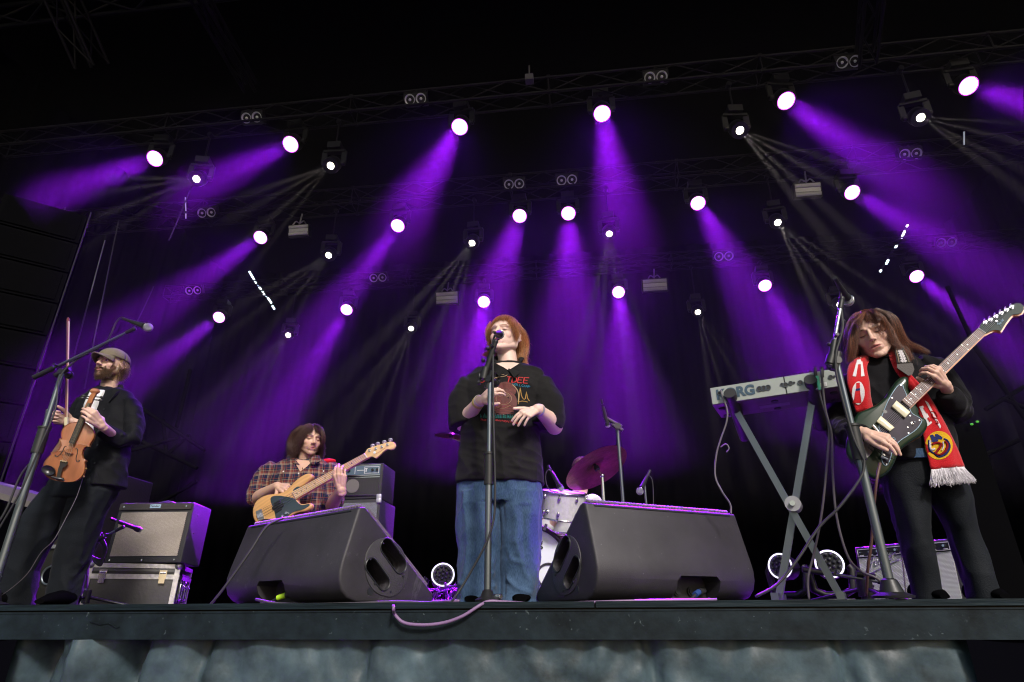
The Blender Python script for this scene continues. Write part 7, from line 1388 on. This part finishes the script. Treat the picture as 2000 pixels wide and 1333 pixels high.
# ------------------------------------------------------------------ guitarist, guitar, scarf
def guitarist():
    Y = 3.10; skin = SK['fair2']; H = Head(P(1702, 657, Y-.06), V(-.46, -.84, -.22), ZU+V(-.22, -.05, 0), sc=1.12); neck = P(1722, 712, Y+.01)
    hv = head_mesh(H, skin, neck, .049, mouth='closed', eyes='closed', brow=(.10, .05, .035), lip=(.50, .17, .15), jaw=.98, nose=.98)
    a = MB(); el = P(1650, 838, Y+.02); wr = P(1690, 846, 2.84); limb(a, [P(1665, 845, Y-.12), wr], [.026, .026])
    d = unit(P(1725, 856, 2.79)-wr); hand(a, wr, d, V(.10, -.80, .60), -1, [(18, 26, 14), (22, 28, 14), (26, 30, 16), (32, 34, 18)], 1.04, .02, (.30, 1., -.25))
    la = melt_part(a, skin, .0025)
    b = MB(); el2 = P(1868, 800, Y-.02); wr2 = P(1846, 752, Y-.22); limb(b, [P(1854, 775, Y-.15), wr2], [.026, .026])
    d2 = unit(P(1832, 730, Y-.27)-wr2); hand(b, wr2, d2, V(.35, -.92, -.1), 1, [(35, 55, 35), (35, 60, 38), (38, 62, 40), (42, 62, 40)], 1.02, .03, (.3, .7, -.9))
    lb = melt_part(b, skin, .0025)
    t = MB(); t.loft([sec(1680, 1800, 725, Y, .05), sec(1690, 1820, 780, Y, .08), sec(1715, 1850, 900, Y, .09)], 20); t.caps(neck, P(1735, 745, Y), .05, .075)
    limb(t, [P(1775, 950, Y), P(1786, 1040, Y), P(1808, 1148, Y)], [.05, .035, .028]); limb(t, [P(1845, 950, Y), P(1881, 1040, Y), P(1916, 1143, Y)], [.05, .035, .028])
    me = person(P(1850, 1165, Y)*V(1, 1, 0), 'long-haired person in a black jumper and red scarf looking down at the green guitar', [hv, la, lb, melt_part(t, skin, .008)])
    M['jumper'] = mat('black_jumper', (.0055, .005, .0065), .95, bump=.3, bscale=300, var=.25, vscale=6, sheen=.06, spec=.15)
    j = MB(); j.loft([sec(1718, 1858, 880, Y, .115), sec(1722, 1872, 930, Y, .115), sec(1735, 1880, 955, Y, .11)], 36)
    j.loft([sec(1724, 1812, 925, Y, .105), sec(1741, 1808, 985, Y, .09), sec(1759, 1812, 1040, Y-.01, .08), sec(1773, 1822, 1100, Y-.01, .07), sec(1786, 1834, 1158, Y, .065), sec(1788, 1836, 1174, Y, .06)], 36)
    j.loft([sec(1804, 1880, 930, Y, .105), sec(1828, 1892, 985, Y, .09), sec(1857, 1906, 1040, Y+.01, .08), sec(1875, 1926, 1100, Y+.01, .07), sec(1893, 1944, 1155, Y, .065), sec(1896, 1947, 1172, Y, .06)], 36)
    for x in (1811, 1922):
        q = P(x, 1165, Y+.05); q[2] = .04; sh = MB(); sh.loft([(q+V(0, .09, 0), V(.04, 0, 0), V(0, 0, .038)), (q, V(.043, 0, 0), V(0, 0, .04)), (q+V(0, -.10, -.012), V(.038, 0, 0), V(0, 0, .022)), (q+V(0, -.15, -.024), V(.02, 0, 0), V(0, 0, .01))], 20); sh.build('shoe', 'deep_black', me, 60)
    F = Y-.1; fl = [([P(x, y, F) for x, y in pl], w_, h_) for pl, w_, h_ in (([(1745, 960), (1765, 1010), (1775, 1060)], .014, .006), ([(1830, 960), (1860, 1010), (1880, 1060)], .014, .007), ([(1765, 1060), (1790, 1070), (1825, 1062)], .012, .008), ([(1770, 1085), (1800, 1092), (1832, 1085)], .012, .008), ([(1860, 1055), (1890, 1065), (1915, 1058)], .012, .008), ([(1870, 1085), (1900, 1092), (1930, 1085)], .012, .008), ([(1790, 1130), (1815, 1140), (1842, 1132)], .012, .010), ([(1890, 1130), (1915, 1138), (1945, 1130)], .012, .010))]
    cloth(j, 'trousers', 'black_jeans', me, .0055, 4, fl, .003, 14, 9)
    mb = MB(); mb.loft([sec(1742, 1824, 905, Y-.012, .125), sec(1745, 1826, 888, Y-.012, .125)], 30); mb.build('denim_hem', 'denim', me, 60)
    s = MB(); s.loft([sec(1695, 1868, 905, Y, .125), sec(1678, 1862, 860, Y, .13), sec(1664, 1850, 810, Y, .13), sec(1656, 1836, 765, Y, .12), sec(1662, 1822, 728, Y, .095), sec(1684, 1790, 706, Y+.01, .07), sec(1698, 1756, 697, Y+.01, .055), sec(1702, 1748, 690, Y+.01, .05)], 40)
    tubeloft(s, [(1690, 735, Y, .05, .07), (1668, 752, Y, .068, .08), (1652, 785, Y+.01, .074, .08), (1645, 815, Y+.01, .082, .08), (1648, 840, Y-.01, .078, .075), (1664, 852, Y-.12, .062, .060), (1682, 848, 2.87, .040, .040)])
    tubeloft(s, [(1792, 715, Y, .05, .07), (1818, 722, Y, .068, .075), (1842, 748, Y, .066, .072), (1862, 782, Y-.01, .070, .07), (1866, 800, Y-.06, .066, .064), (1858, 785, Y-.14, .054, .054), (1850, 766, Y-.19, .040, .040)])
    F = Y-.12; fl = [([P(x, y, F) for x, y in pl], w_, h_) for pl, w_, h_ in (([(1625, 800), (1650, 790), (1680, 800)], .014, .014), ([(1622, 825), (1648, 822), (1680, 835)], .012, .014), ([(1630, 848), (1655, 840), (1685, 852)], .012, .013), ([(1640, 865), (1665, 860), (1685, 868)], .010, .010), ([(1660, 760), (1650, 785), (1655, 810)], .014, .010), ([(1840, 800), (1862, 795), (1888, 785)], .012, .014), ([(1830, 820), (1855, 818), (1885, 800)], .012, .013), ([(1835, 770), (1855, 785), (1880, 778)], .012, .012), ([(1820, 735), (1835, 760), (1850, 790)], .014, .008),
         ([(1720, 750), (1730, 790), (1725, 820)], .016, .005), ([(1840, 850), (1860, 880), (1866, 900)], .014, .008), ([(1735, 740), (1745, 770), (1750, 800)], .014, -.005))]
    cloth(s, 'jumper', 'jumper', me, .005, 4, fl, .004, 15, 10)
    mb = MB(); mb.ring(P(1724, 700, Y-.01), unit(V(.1, -.25, 1)), .062, .014, 28, 8); mb.build('neckband', 'jumper', me, 60)
    # hair
    hl = lambda f: np.interp(f, [-.12, -.04, 0, .03, .06, .08, .1], [-.075, -.05, -.01, .03, .060, .078, .088]); reg = lambda x, f, z: z > hl(f)
    HC = (.095, .032, .019); T_ = ((.32, .11, .05), .25)
    skullcap(H, lambda x, f, z: z > hl(f)+.010, (.04, .017, .012), me)
    flow = lambda x, f, z: np.stack([np.sign(x-.004)*1.5, np.where(f > .02, -.25, -.5), np.full_like(x, -.2)], 1)
    A = grow(H, 12000, reg, flow, lambda x, f, z: np.where(f > .045, .035+.9*np.abs(x), np.where(f > .0, .14, .19)), 41, 20, .50, .005, 9, .004, [(P(1724, 740, Y+.01), .062)], 110, .72, .07)
    strands(A, np.linspace(.0007, .0003, 20), HC, 'hair', me, 3, .3, 19, tint=T_)
    y_ = Y-.06
    locks(me, [([(1690, 612), (1674, 630), (1667, 655), (1663, 685), (1658, 708)], [y_-.06, y_-.08, y_-.08, y_-.07, y_-.05], 1000, .008, 51, .007), ([(1684, 608), (1668, 626), (1662, 650), (1662, 680), (1665, 700)], [y_-.0, y_-.01, y_-.01, y_, y_], 900, .009, 52, .008), ([(1688, 609), (1677, 626), (1676, 638)], [y_-.10, y_-.13, y_-.13], 260, .005, 53, .004),
               ([(1708, 606), (1722, 622), (1730, 645), (1738, 668), (1752, 682)], [y_-.09, y_-.10, y_-.08, y_-.05, y_-.02], 500, .006, 54, .006), ([(1712, 604), (1740, 620), (1752, 650), (1768, 676), (1800, 686)], [y_-.03, y_-.03, y_-.02, y_, y_+.02], 1300, .009, 55, .006), ([(1720, 612), (1748, 640), (1765, 668), (1790, 680), (1812, 690)], [y_, y_+.02, y_+.03, y_+.04, y_+.04], 900, .008, 56, .006), ([(1700, 604), (1712, 612), (1718, 628)], [y_-.09, y_-.12, y_-.12], 160, .004, 57, .003)], HC, T_, .0009)
    # scarf: two tails hanging from the neck
    M['scarf'] = mat('red_knit', (.50, .012, .018), .9, bump=.5, bscale=260, sheen=.25, spec=.1); M['scarf_white'] = mat('white_knit', (.68, .64, .66), .9, bump=.5, bscale=260, spec=.1); M['scarf_navy'] = mat('navy_knit', (.02, .03, .12), .9, bump=.5, bscale=260, spec=.1); M['scarf_gold'] = mat('yellow_knit', (.62, .36, .02), .9, bump=.5, bscale=260, spec=.1); M['scarf_dark'] = mat('dark_red_knit', (.22, .008, .012), .9, spec=.1)
    def tail(Lp, Rp, Ys, nm='scarf'):
        n = len(Ys); L_ = spline([P(a, b, q) for (a, b), q in zip(Lp, Ys)], 6); R_ = spline([P(a, b, q) for (a, b), q in zip(Rp, Ys)], 6); m_ = len(L_)
        def f(u, v): i = int(round(u*(m_-1))); p = L_[i]*(1-v)+R_[i]*v; return p+V(0, -.012*sin(pi*v)+.004*sin(9*v+6*u), 0)
        mb = MB(); mb.grid(f, m_, 13); o = mb.build(nm, 'scarf', me, 180); bs = np.array(me['_w']); o.data = evalmesh(o.data, [('SOLIDIFY', dict(thickness=.009, offset=0))]); vs = np.array([q.co for q in o.data.vertices])+bs
        return o, Surf(BVHTree.FromPolygons([Vector(q) for q in vs], [tuple(p.vertices) for p in o.data.polygons]))
    F0 = Y-.15
    o1, S1 = tail([(1684, 694), (1660, 712), (1655, 745), (1662, 775), (1672, 806)], [(1700, 702), (1692, 720), (1697, 750), (1700, 775), (1706, 800)], [Y-.03, Y-.12, F0, F0, F0+.01])
    o2, S2 = tail([(1730, 682), (1738, 700), (1752, 728), (1780, 765), (1796, 815), (1806, 870), (1818, 918)], [(1745, 678), (1756, 700), (1770, 725), (1806, 765), (1838, 815), (1866, 868), (1884, 912)], [Y-.02, Y-.09, Y-.15, Y-.15, Y-.14, Y-.145, Y-.15])
    zz = lambda l: zc(l, 1640, 660, 4.443)
    def deco(S_, o, shapes):
        for kind, mm, pts, *w in shapes:
            mb = MB(); pp = zz(pts) if kind != 'disc' else pts
            if kind == 'quad': S_.quad(mb, pp, 8, 4, w[0] if w else .002)
            elif kind == 'line': S_.line(mb, pp, w[0], 4, off=w[1] if len(w) > 1 else .002)
            elif kind == 'poly': S_.patch(mb, pp, w[0] if w else .002, 4)
            elif kind == 'disc': c_, rx, ry = pts; S_.patch(mb, zz([(c_[0]+rx*cos(a), c_[1]+ry*sin(a)) for a in np.linspace(0, 2*pi, 28, endpoint=False)]), w[0], 4)
            if mb.n: mb.build('knit_pattern', mm, o, 60)
    deco(S1, o1, [('quad', 'scarf_white', [(150, 195), (182, 190), (190, 230), (142, 236)]), ('quad', 'scarf_white', [(142, 225), (160, 228), (140, 338), (112, 335)]), ('quad', 'scarf_white', [(178, 175), (188, 172), (216, 335), (184, 338)]),
                  ('disc', 'scarf_navy', ((163, 482), 64, 112), .002), ('disc', 'scarf_white', ((161, 482), 54, 100), .0035), ('quad', 'scarf', [(140, 395), (172, 393), (172, 450), (138, 450)], .005), ('quad', 'scarf_navy', [(136, 445), (172, 440), (174, 460), (134, 464)], .006), ('quad', 'scarf', [(132, 464), (175, 460), (190, 568), (118, 568)], .005), ('quad', 'scarf_white', [(130, 618), (280, 608), (300, 625), (150, 650)])])
    deco(S2, o2, [('poly', 'scarf_white', [(405, 85), (425, 75), (455, 150), (495, 235), (500, 290), (540, 310), (520, 345), (480, 270), (445, 200), (412, 120)]), ('line', 'scarf', [(418, 100), (440, 130), (425, 140), (445, 170), (470, 165), (455, 195), (480, 215), (470, 230)], .0022, .004), ('line', 'scarf', [(490, 260), (520, 300), (500, 310)], .0022, .004),
                  ('quad', 'scarf_white', [(735, 545), (765, 560), (878, 770), (870, 790)], .002), ('quad', 'scarf_white', [(690, 600), (722, 590), (800, 740), (760, 770)], .002), ('quad', 'scarf', [(720, 610), (738, 603), (768, 650), (750, 660)], .004), ('quad', 'scarf', [(755, 700), (770, 690), (790, 725), (775, 735)], .004), ('quad', 'scarf_white', [(670, 640), (700, 630), (715, 660), (690, 670)], .002), ('line', 'scarf', [(790, 640), (830, 650), (845, 700), (810, 690), (800, 660)], .0024, .004), ('line', 'scarf', [(840, 720), (855, 745), (835, 740)], .0022, .004),
                  ('disc', 'scarf_gold', ((860, 935), 118, 124), .002), ('poly', 'scarf_navy', [(778, 850), (802, 842), (810, 868), (832, 862), (825, 840), (848, 838), (890, 866), (888, 884), (850, 882), (855, 900), (795, 908), (792, 885)], .004),
                  ('line', 'scarf_navy', [(772, 890), (776, 960), (790, 990), (815, 1005), (860, 1035), (920, 1010), (950, 950), (930, 895), (900, 880)], .0045, .003), ('line', 'scarf_white', [(780, 895), (782, 960), (800, 975), (822, 965)], .004, .006), ('line', 'scarf_dark', [(800, 930), (830, 915), (880, 925), (845, 985), (825, 1005), (870, 1018), (915, 985), (930, 930), (908, 900)], .0052, .006), ('line', 'scarf_white', [(893, 905), (898, 950), (885, 980)], .0024, .007)])
    # fringe
    r1 = np.random.default_rng(77); n = 420; u = r1.random(n); a = np.array([S2.at(*lerp((1819, 917), (1883, 911), q), -.002) if S2.at(*lerp((1819, 916), (1883, 910), q)) is not None else P(*lerp((1819, 917), (1883, 911), q), Y-.155) for q in u])
    e = np.array([P(*lerp((1818, 948), (1905, 940), q), Y-.16) for q in u])+r1.normal(size=(n, 3))*V(.004, .008, .005); tt = np.linspace(0, 1, 8)[None, :, None]; A = a[:, None]*(1-tt)+e[:, None]*tt+.003*np.sin(8*tt+r1.uniform(0, 6, (n, 1, 3)))*tt
    strands(A, np.linspace(.0013, .0011, 8), (.66, .62, .66), 'scarf_fringe', me, 4, .08, 3)
    return me
def guitar():
    z = lambda l: zc(l, 1640, 660, 4.443); PL = Plane(1760, 800, 2.86, V(-.10, -1, .10))
    M['green_gloss'] = mat('dark_green_lacquer', (.009, .024, .012), .3, coat=.22, var=.1, spec=.2); M['tort'] = mat('purple_grey_guard', (.028, .020, .034), .4, coat=.05, var=.3, vscale=9, spec=.12); M['rosewood'] = mat('rosewood', (.14, .055, .038), .45, var=.3, vscale=6, stretch=(8, 8, 2)); M['amber_wood'] = mat('amber_neck', (.60, .20, .06), .3, coat=.5)
    t = thing('electric_guitar', PL.at(1760, 800), 'glossy dark green electric guitar with cream pickups held by the guitarist', 'electric guitar')
    body = z([(612, 470), (600, 430), (606, 385), (600, 345), (575, 328), (540, 335), (500, 362), (465, 405), (430, 460), (385, 520), (320, 575), (240, 612), (160, 650), (110, 740), (75, 850), (62, 950), (85, 1030), (150, 1110), (215, 1170), (290, 1215), (350, 1215), (410, 1185), (455, 1130), (490, 1060), (520, 990), (570, 940), (650, 885), (715, 845), (755, 795), (770, 745), (752, 700), (715, 680), (690, 650), (690, 610), (650, 560)])
    mb = MB(); mb.prism(closed(np.array(PL.l2(body)), 4), PL.o-PL.n*.02, PL.x, PL.y, PL.n, .040, .013); mb.build('body', 'green_gloss', t, 50)
    gd = z([(535, 403), (495, 430), (450, 495), (410, 570), (378, 650), (345, 740), (345, 800), (400, 850), (478, 875), (462, 905), (430, 940), (380, 962), (362, 1030), (375, 1092), (405, 1110), (435, 1060), (455, 985), (510, 905), (590, 850), (660, 800), (702, 745), (708, 712), (675, 688), (628, 660), (603, 615), (585, 560), (578, 500), (556, 450)])
    q = closed(np.array(PL.l2(gd)), 3); mb = MB(); mb.prism(q, PL.o+PL.n*.0016, PL.x, PL.y, PL.n, .0036); gdo = mb.build('pickguard', 'tort', t, 30)
    mb = MB(); mb.tube([PL.o+PL.x*a[0]+PL.y*a[1]+PL.n*.0024 for a in np.vstack([q, q[:1]])], .0018, 5); mb.build('pickguard_edge', 'badge', t, 60)
    for cs in ([(485, 555), (605, 655), (560, 705), (445, 605)], [(350, 688), (468, 788), (428, 822), (312, 735)]):
        pts = PL.l2(z(cs)); mb = MB(); mb.prism(pts, PL.o+PL.n*.009, PL.x, PL.y, PL.n, .012, .002); pk = mb.build('pickup', 'cream', t, 40)
        mb = MB(); c4 = np.array(pts); a, b = (c4[0]+c4[3])/2, (c4[1]+c4[2])/2
        for k in range(6): g = .2+.12*k; p = a*(1-g)+b*g; w_ = PL.o+PL.x*p[0]+PL.y*p[1]+PL.n*.0155; mb.cyl(w_, w_+PL.n*.0015, .0022, n=8)
        mb.build('pole_pieces', 'brushed', pk, 60)
    n0, n1, m1, m0 = z([(533, 552)])[0], (1907.8, 644), (1922.5, 654), z([(602, 612)])[0]
    mb = MB(); seg2(PL, n0, n1, m1, m0, .004, .013, mb); mb.build('fretboard', 'rosewood', t, 30)
    e0, e1 = lerp(n0, m0, -.0), lerp(n0, m0, 1.12); mb = MB(); seg2(PL, e0, n1, lerp(n1, m1, 1.12), e1, -.012, .0038, mb); mb.build('neck', 'amber_wood', t, 30)
    g_ = lambda k: 1-(1-2**(-k/12))/(1-2**(-21/12))
    for k in range(22): f = g_(k) if k else 1; mb = MB(); mb.cyl(PL.at(*lerp(n0, n1, f), .0135), PL.at(*lerp(m0, m1, f), .0135), .0012 if k else .0028, n=6); mb.build('fret' if k else 'nut', 'steel' if k else 'white', t, 60)
    mb = MB()
    for k in (3, 5, 7, 9, 15, 17, 19, 12, 12.01):
        f = (g_(k)+g_(k-1))/2; ps = (.5,) if k not in (12, 12.01) else ((.25,) if k == 12 else (.75,))
        for s_ in ps: p = PL.at(*lerp(lerp(n0, n1, f), lerp(m0, m1, f), s_), .0132); mb.cyl(p, p+PL.n*.001, .0036, n=10)
    mb.build('fret_markers', 'white', t, 60)
    zh = lambda l: zc(l, 1860, 560, 9.52)
    hd = zh([(455, 800), (505, 762), (512, 712), (560, 668), (640, 622), (720, 582), (800, 540), (900, 482), (1000, 420), (1100, 350), (1180, 316), (1260, 322), (1312, 362), (1325, 430), (1290, 490), (1215, 522), (1115, 530), (1060, 590), (980, 700), (895, 838), (840, 820), (765, 815), (690, 842), (590, 897)])
    h2 = np.array(PL.l2(hd)); mb = MB(); mb.prism(h2, PL.o-PL.n*.006, PL.x, PL.y, PL.n, .016); mb.prism(h2+np.array([.005, -.005]), PL.o-PL.n*.010, PL.x, PL.y, PL.n, .014); mb.build('headstock', 'amber_wood', t, 40)
    mb = MB(); mb.prism(h2, PL.o+PL.n*.0035, PL.x, PL.y, PL.n, .0025); mb.build('headstock_face', mat('green_matt', (.02, .036, .034), .5, spec=.2), t, 30)
    TU = ((600, 690), (697, 637), (795, 578), (893, 517), (992, 463), (1090, 403))
    for x, y in TU:
        a = PL.at(*zh([(x, y)])[0], .005); mb = MB(); mb.cyl(a, a+PL.n*.002, .0075, n=14); mb.cyl(a, a+PL.n*.014, .004, n=10); tn = mb.build('tuner', 'corner', t, 60)
        b = PL.at(*zh([(x+10, y-85)])[0], -.012); c_ = PL.at(*zh([(x+5, y)])[0], -.012); mb = MB(); mb.cyl(c_, b, .0022, n=6); mb.ell(b, (.004, .008, .0065), (RT, PL.n, UP), 10, 6); mb.build('tuning_key', 'corner', tn, 60)
    a = PL.at(*zh([(803, 660)])[0], .005); mb = MB(); mb.cyl(a, a+PL.n*.006, .004, n=10); mb.build('string_tree', 'corner', t, 60)
    o_ = PL.at(*zh([(880, 750)])[0], .0055); dx = unit(PL.at(*zh([(990, 610)])[0])-PL.at(*zh([(880, 750)])[0])); dy = np.cross(PL.n, dx); strokes(FEND, o_, dx, dy, PL.n*.4, .019, .0009, 'badge', t)
    for k in range(6):
        f = .1+.16*k; tx_ = zh([TU[k]])[0]; mb = MB(); a = PL.at(*lerp(n1, m1, f), .0155); b = PL.at(*lerp(z([(200, 900)])[0], z([(262, 975)])[0], f), .013); mb.tube([PL.at(*tx_, .012), a, b], .0006, 4); mb.build('string', 'brushed', t, 60)
    tp = z([(205, 905), (255, 885), (300, 925), (290, 985), (240, 1040), (215, 1030)]); mb = MB(); mb.prism(closed(np.array(PL.l2(tp)), 3), PL.o+PL.n*.002, PL.x, PL.y, PL.n, .004); mb.build('tremolo_plate', 'steel', t, 30)
    mb = MB(); p = PL.at(*z([(300, 800)])[0], .004); mb.cyl(PL.at(*z([(282, 770)])[0], .012), PL.at(*z([(345, 842)])[0], .012), .006, n=10); mb.build('bridge', 'steel', t, 60)
    for x, y, r in ((415, 955, .013), (372, 1030, .008)): mb = MB(); p = PL.at(*z([(x, y)])[0], .003); mb.cyl(p, p+PL.n*.012, r, r*.9, n=16); mb.build('knob', 'cream' if r > .01 else 'steel', t, 40)
    mb = MB(); mb.cyl(PL.at(*z([(250, 940)])[0], .02), PL.at(*z([(375, 1045)])[0], .024), .0022, n=8); mb.cyl(PL.at(*z([(375, 1045)])[0], .024), PL.at(*z([(465, 1068)])[0], .02), .002, n=8); mb.build('tremolo_arm', 'black_gloss', t, 60)
    mb = MB(); mb.cyl(PL.at(*z([(345, 1040)])[0], .015), PL.at(*z([(405, 1058)])[0], .006), .006, n=10); mb.build('jack_plug', 'steel', t, 60)
    mb = MB(); p = PL.at(*z([(627, 745)])[0], .003); mb.cyl(p, p+PL.n*.003, .006, n=14); mb.cyl(p, p+PL.n*.016+PL.x*.006, .0028, n=8); mb.build('switch', 'steel', t, 60)
    for x, y in ((392, 645), (452, 525), (530, 415), (690, 720), (610, 680), (588, 780), (405, 1100), (595, 830)): 
        mb = MB(); p = PL.at(*z([(x, y)])[0], .003); mb.cyl(p, p+PL.n*.0015, .003 if x != 392 else .009, n=8); mb.build('screw', 'steel' if x != 392 else 'ebony', t, 60)
    # strap over the shoulder
    s_ = thing('guitar_strap', PL.at(*z([(600, 325)])[0]), 'patterned guitar strap with a leather end on the guitarist\'s shoulder', 'guitar strap')
    lp = [z([(598, 320)])[0], z([(498, 270)])[0], z([(495, 226)])[0], z([(478, 108)])[0]]; 
    mb = MB(); sp = [P(*q_, yy_) for q_, yy_ in zip(z([(598, 330), (500, 262), (497, 228), (632, 220), (648, 275), (632, 318)]), (2.88, 2.92, 2.93, 2.93, 2.92, 2.90))]; c_ = np.mean(sp, 0)
    mb.add(sp+[q_+V(0, .004, 0) for q_ in sp], [tuple(range(6)), tuple(range(11, 5, -1))]+[(k, (k+1) % 6, 6+(k+1) % 6, 6+k) for k in range(6)]); mb.build('leather_end', mat('strap_leather', (.06, .05, .045), .5, bump=.3, bscale=120), s_, 30)
    Ls = [P(*z([q_])[0], yy_) for q_, yy_ in (((496, 226), 2.935), ((487, 165), 2.95), ((478, 108), 2.99), ((500, 60), 3.08), ((520, 40), 3.2))]; Rs = [P(*z([q_])[0], yy_) for q_, yy_ in (((618, 222), 2.935), ((592, 160), 2.95), ((560, 108), 2.99), ((560, 65), 3.08), ((560, 45), 3.2))]
    L2, R2 = spline(Ls, 5), spline(Rs, 5); mb = MB(); mb.grid(lambda u, v: L2[int(round(u*(len(L2)-1)))]*(1-v)+R2[int(round(u*(len(R2)-1)))]*v, len(L2), 4); w_ = mb.build('webbing', mat('strap_web', (.035, .03, .028), .8, bump=.4, bscale=200), s_, 180); w_.data = evalmesh(w_.data, [('SOLIDIFY', dict(thickness=.004, offset=0))])
    def spt(u, v): i = u*(len(L2)-1); a = int(i); b = min(a+1, len(L2)-1); return (L2[a]*(1-v)+R2[a]*v)*(1-i+a)+(L2[b]*(1-v)+R2[b]*v)*(i-a)+V(0, -.0045, .001)
    mb = MB()
    for v in (.14, .86): mb.tube([spt(u, v) for u in np.linspace(.02, .48, 8)], .0022, 5)
    mb.build('strap_border', mat('strap_tan', (.25, .19, .12), .8), w_, 60)
    mb = MB()
    for u in (.07, .16, .25, .34, .43):
        c = spt(u, .5)
        for k in range(6): a = k*pi/3; q_ = spt(min(.48, max(.01, u+.032*sin(a))), .5+.17*cos(a)); mb.ell(q_, (.0045, .002, .0045), n=8, m=6)
        mb.ell(c, (.003, .002, .003), n=8, m=6)
    mb.build('strap_flowers', 'scarf_white', w_, 60)

# ------------------------------------------------------------------ drummer, mostly behind the cymbal
def drummer():
    Y = 5.75; skin = SK['fair2']; H = Head(P(1136, 920, Y), V(-.1, -.99, -.1), sc=1.0); neck = P(1136, 954, Y+.02)
    hv = head_mesh(H, skin, neck, .055, mouth='closed', eyes='open', vox=.004)
    t = MB(); a0, a1 = P(1085, 985, Y), P(1160, 985, Y); c = (a0+a1)/2
    t.loft([(c+V(0, 0, .03), V(.17, 0, 0), V(0, .08, 0)), (c-V(0, 0, .15), V(.19, 0, 0), V(0, .1, 0)), (V(c[0], c[1], .5), V(.17, 0, 0), V(0, .11, 0))], 20); t.caps(neck, c, .06, .09)
    for s in (-1, 1): el = c+V(.24*s, -.05, -.22); wr = c+V(.10*s, -.20, -.02); limb(t, [c+V(.18*s, 0, .0), el, wr], [.055, .045, .03]); k = V(c[0]+.24*s, c[1]-.28, .5); t.caps(V(c[0]+.09*s, c[1], .5), k, .09, .06); t.caps(k, V(k[0], k[1], .06), .06, .04)
    tb = melt_part(t, skin, .007); b = MB(); 
    parts = [hv, tb]
    for s in (-1, 1):
        h = MB(); wr = c+V(.10*s, -.20, -.02); hand(h, wr, unit(V(-.2*s, -.9, .1)), V(0, .1, 1), -s, [(50, 60, 40)]*4, 1.05, .02, (.5, .8, -.4)); parts.append(melt_part(h, skin, .0035))
    me = person(V(c[0], c[1], 0), 'person in a white shirt sitting at the drums, hidden behind the tilted cymbal', parts)
    s_ = MB(); s_.loft([(c+V(0, .01, .09), V(.09, 0, 0), V(0, .07, 0)), (c+V(0, 0, .05), V(.18, 0, 0), V(0, .095, 0)), (c-V(0, 0, .04), V(.225, 0, 0), V(0, .12, 0)), (c-V(0, 0, .2), V(.22, 0, 0), V(0, .135, 0)), (V(c[0], c[1], .5), V(.2, 0, 0), V(0, .14, 0))], 30, 2.3)
    for s in (-1, 1): s_.caps(c+V(.17*s, 0, .0), c+V(.255*s, -.05, -.20), .085, .075)
    cloth(s_, 'shirt', mat('white_shirt', (.55, .55, .56), .85, bump=.2, bscale=200), me, .007, 3, [], .006, 12, 3)
    j = MB()
    for s in (-1, 1): k = V(c[0]+.24*s, c[1]-.28, .5); j.caps(V(c[0]+.09*s, c[1], .5), k, .105, .08); j.caps(k, V(k[0], k[1], .09), .075, .065)
    cloth(j, 'trousers', 'black_jeans', me, .009, 3)
    A = grow(H, 2200, lambda x, f, z: z > np.interp(f, [-.12, -.04, 0, .03, .06, .08, .1], [-.075, -.05, -.01, .03, .058, .072, .085]), lambda x, f, z: np.stack([x, np.full_like(x, -.5), np.full_like(x, -.3)], 1), lambda x, f, z: np.full_like(x, .04), 61, 8, .2, .003, 8, .006)
    strands(A, np.linspace(.0016, .0007, 8), (.13, .065, .04), 'hair', me, 3, .3, 61)
    st = thing('drum_stool', V(c[0], c[1], 0), 'low black stool under the drummer', 'stool'); mb = MB(); mb.lathe(V(c[0], c[1], .34), ZU, [(0, 0), (0, .16), (.06, .17), (.08, 0)]); mb.build('seat', 'black', st, 60); mb = MB(); mb.cyl(V(c[0], c[1], .02), V(c[0], c[1], .34), .02); mb.build('pole', 'steel', st, 60)
singer(); violinist(); violin(); bassist(); bass(); guitarist(); guitar(); drummer()
mb=MB(); mb.box((-.3,9.2,4.97),(17.6,9.2,7.34)); hz=mb.build('haze',mat('stage_smoke', (1, 1, 1)))
tag(hz,kind='stuff')
m=hz.data.materials[0]; t=m.node_tree; t.nodes.remove(t.nodes['Principled BSDF']); pv=t.nodes.new('ShaderNodeVolumePrincipled'); pv.inputs['Density'].default_value=.0065; pv.inputs['Anisotropy'].default_value=.3
t.links.new(pv.outputs[0],t.nodes['Material Output'].inputs['Volume'])
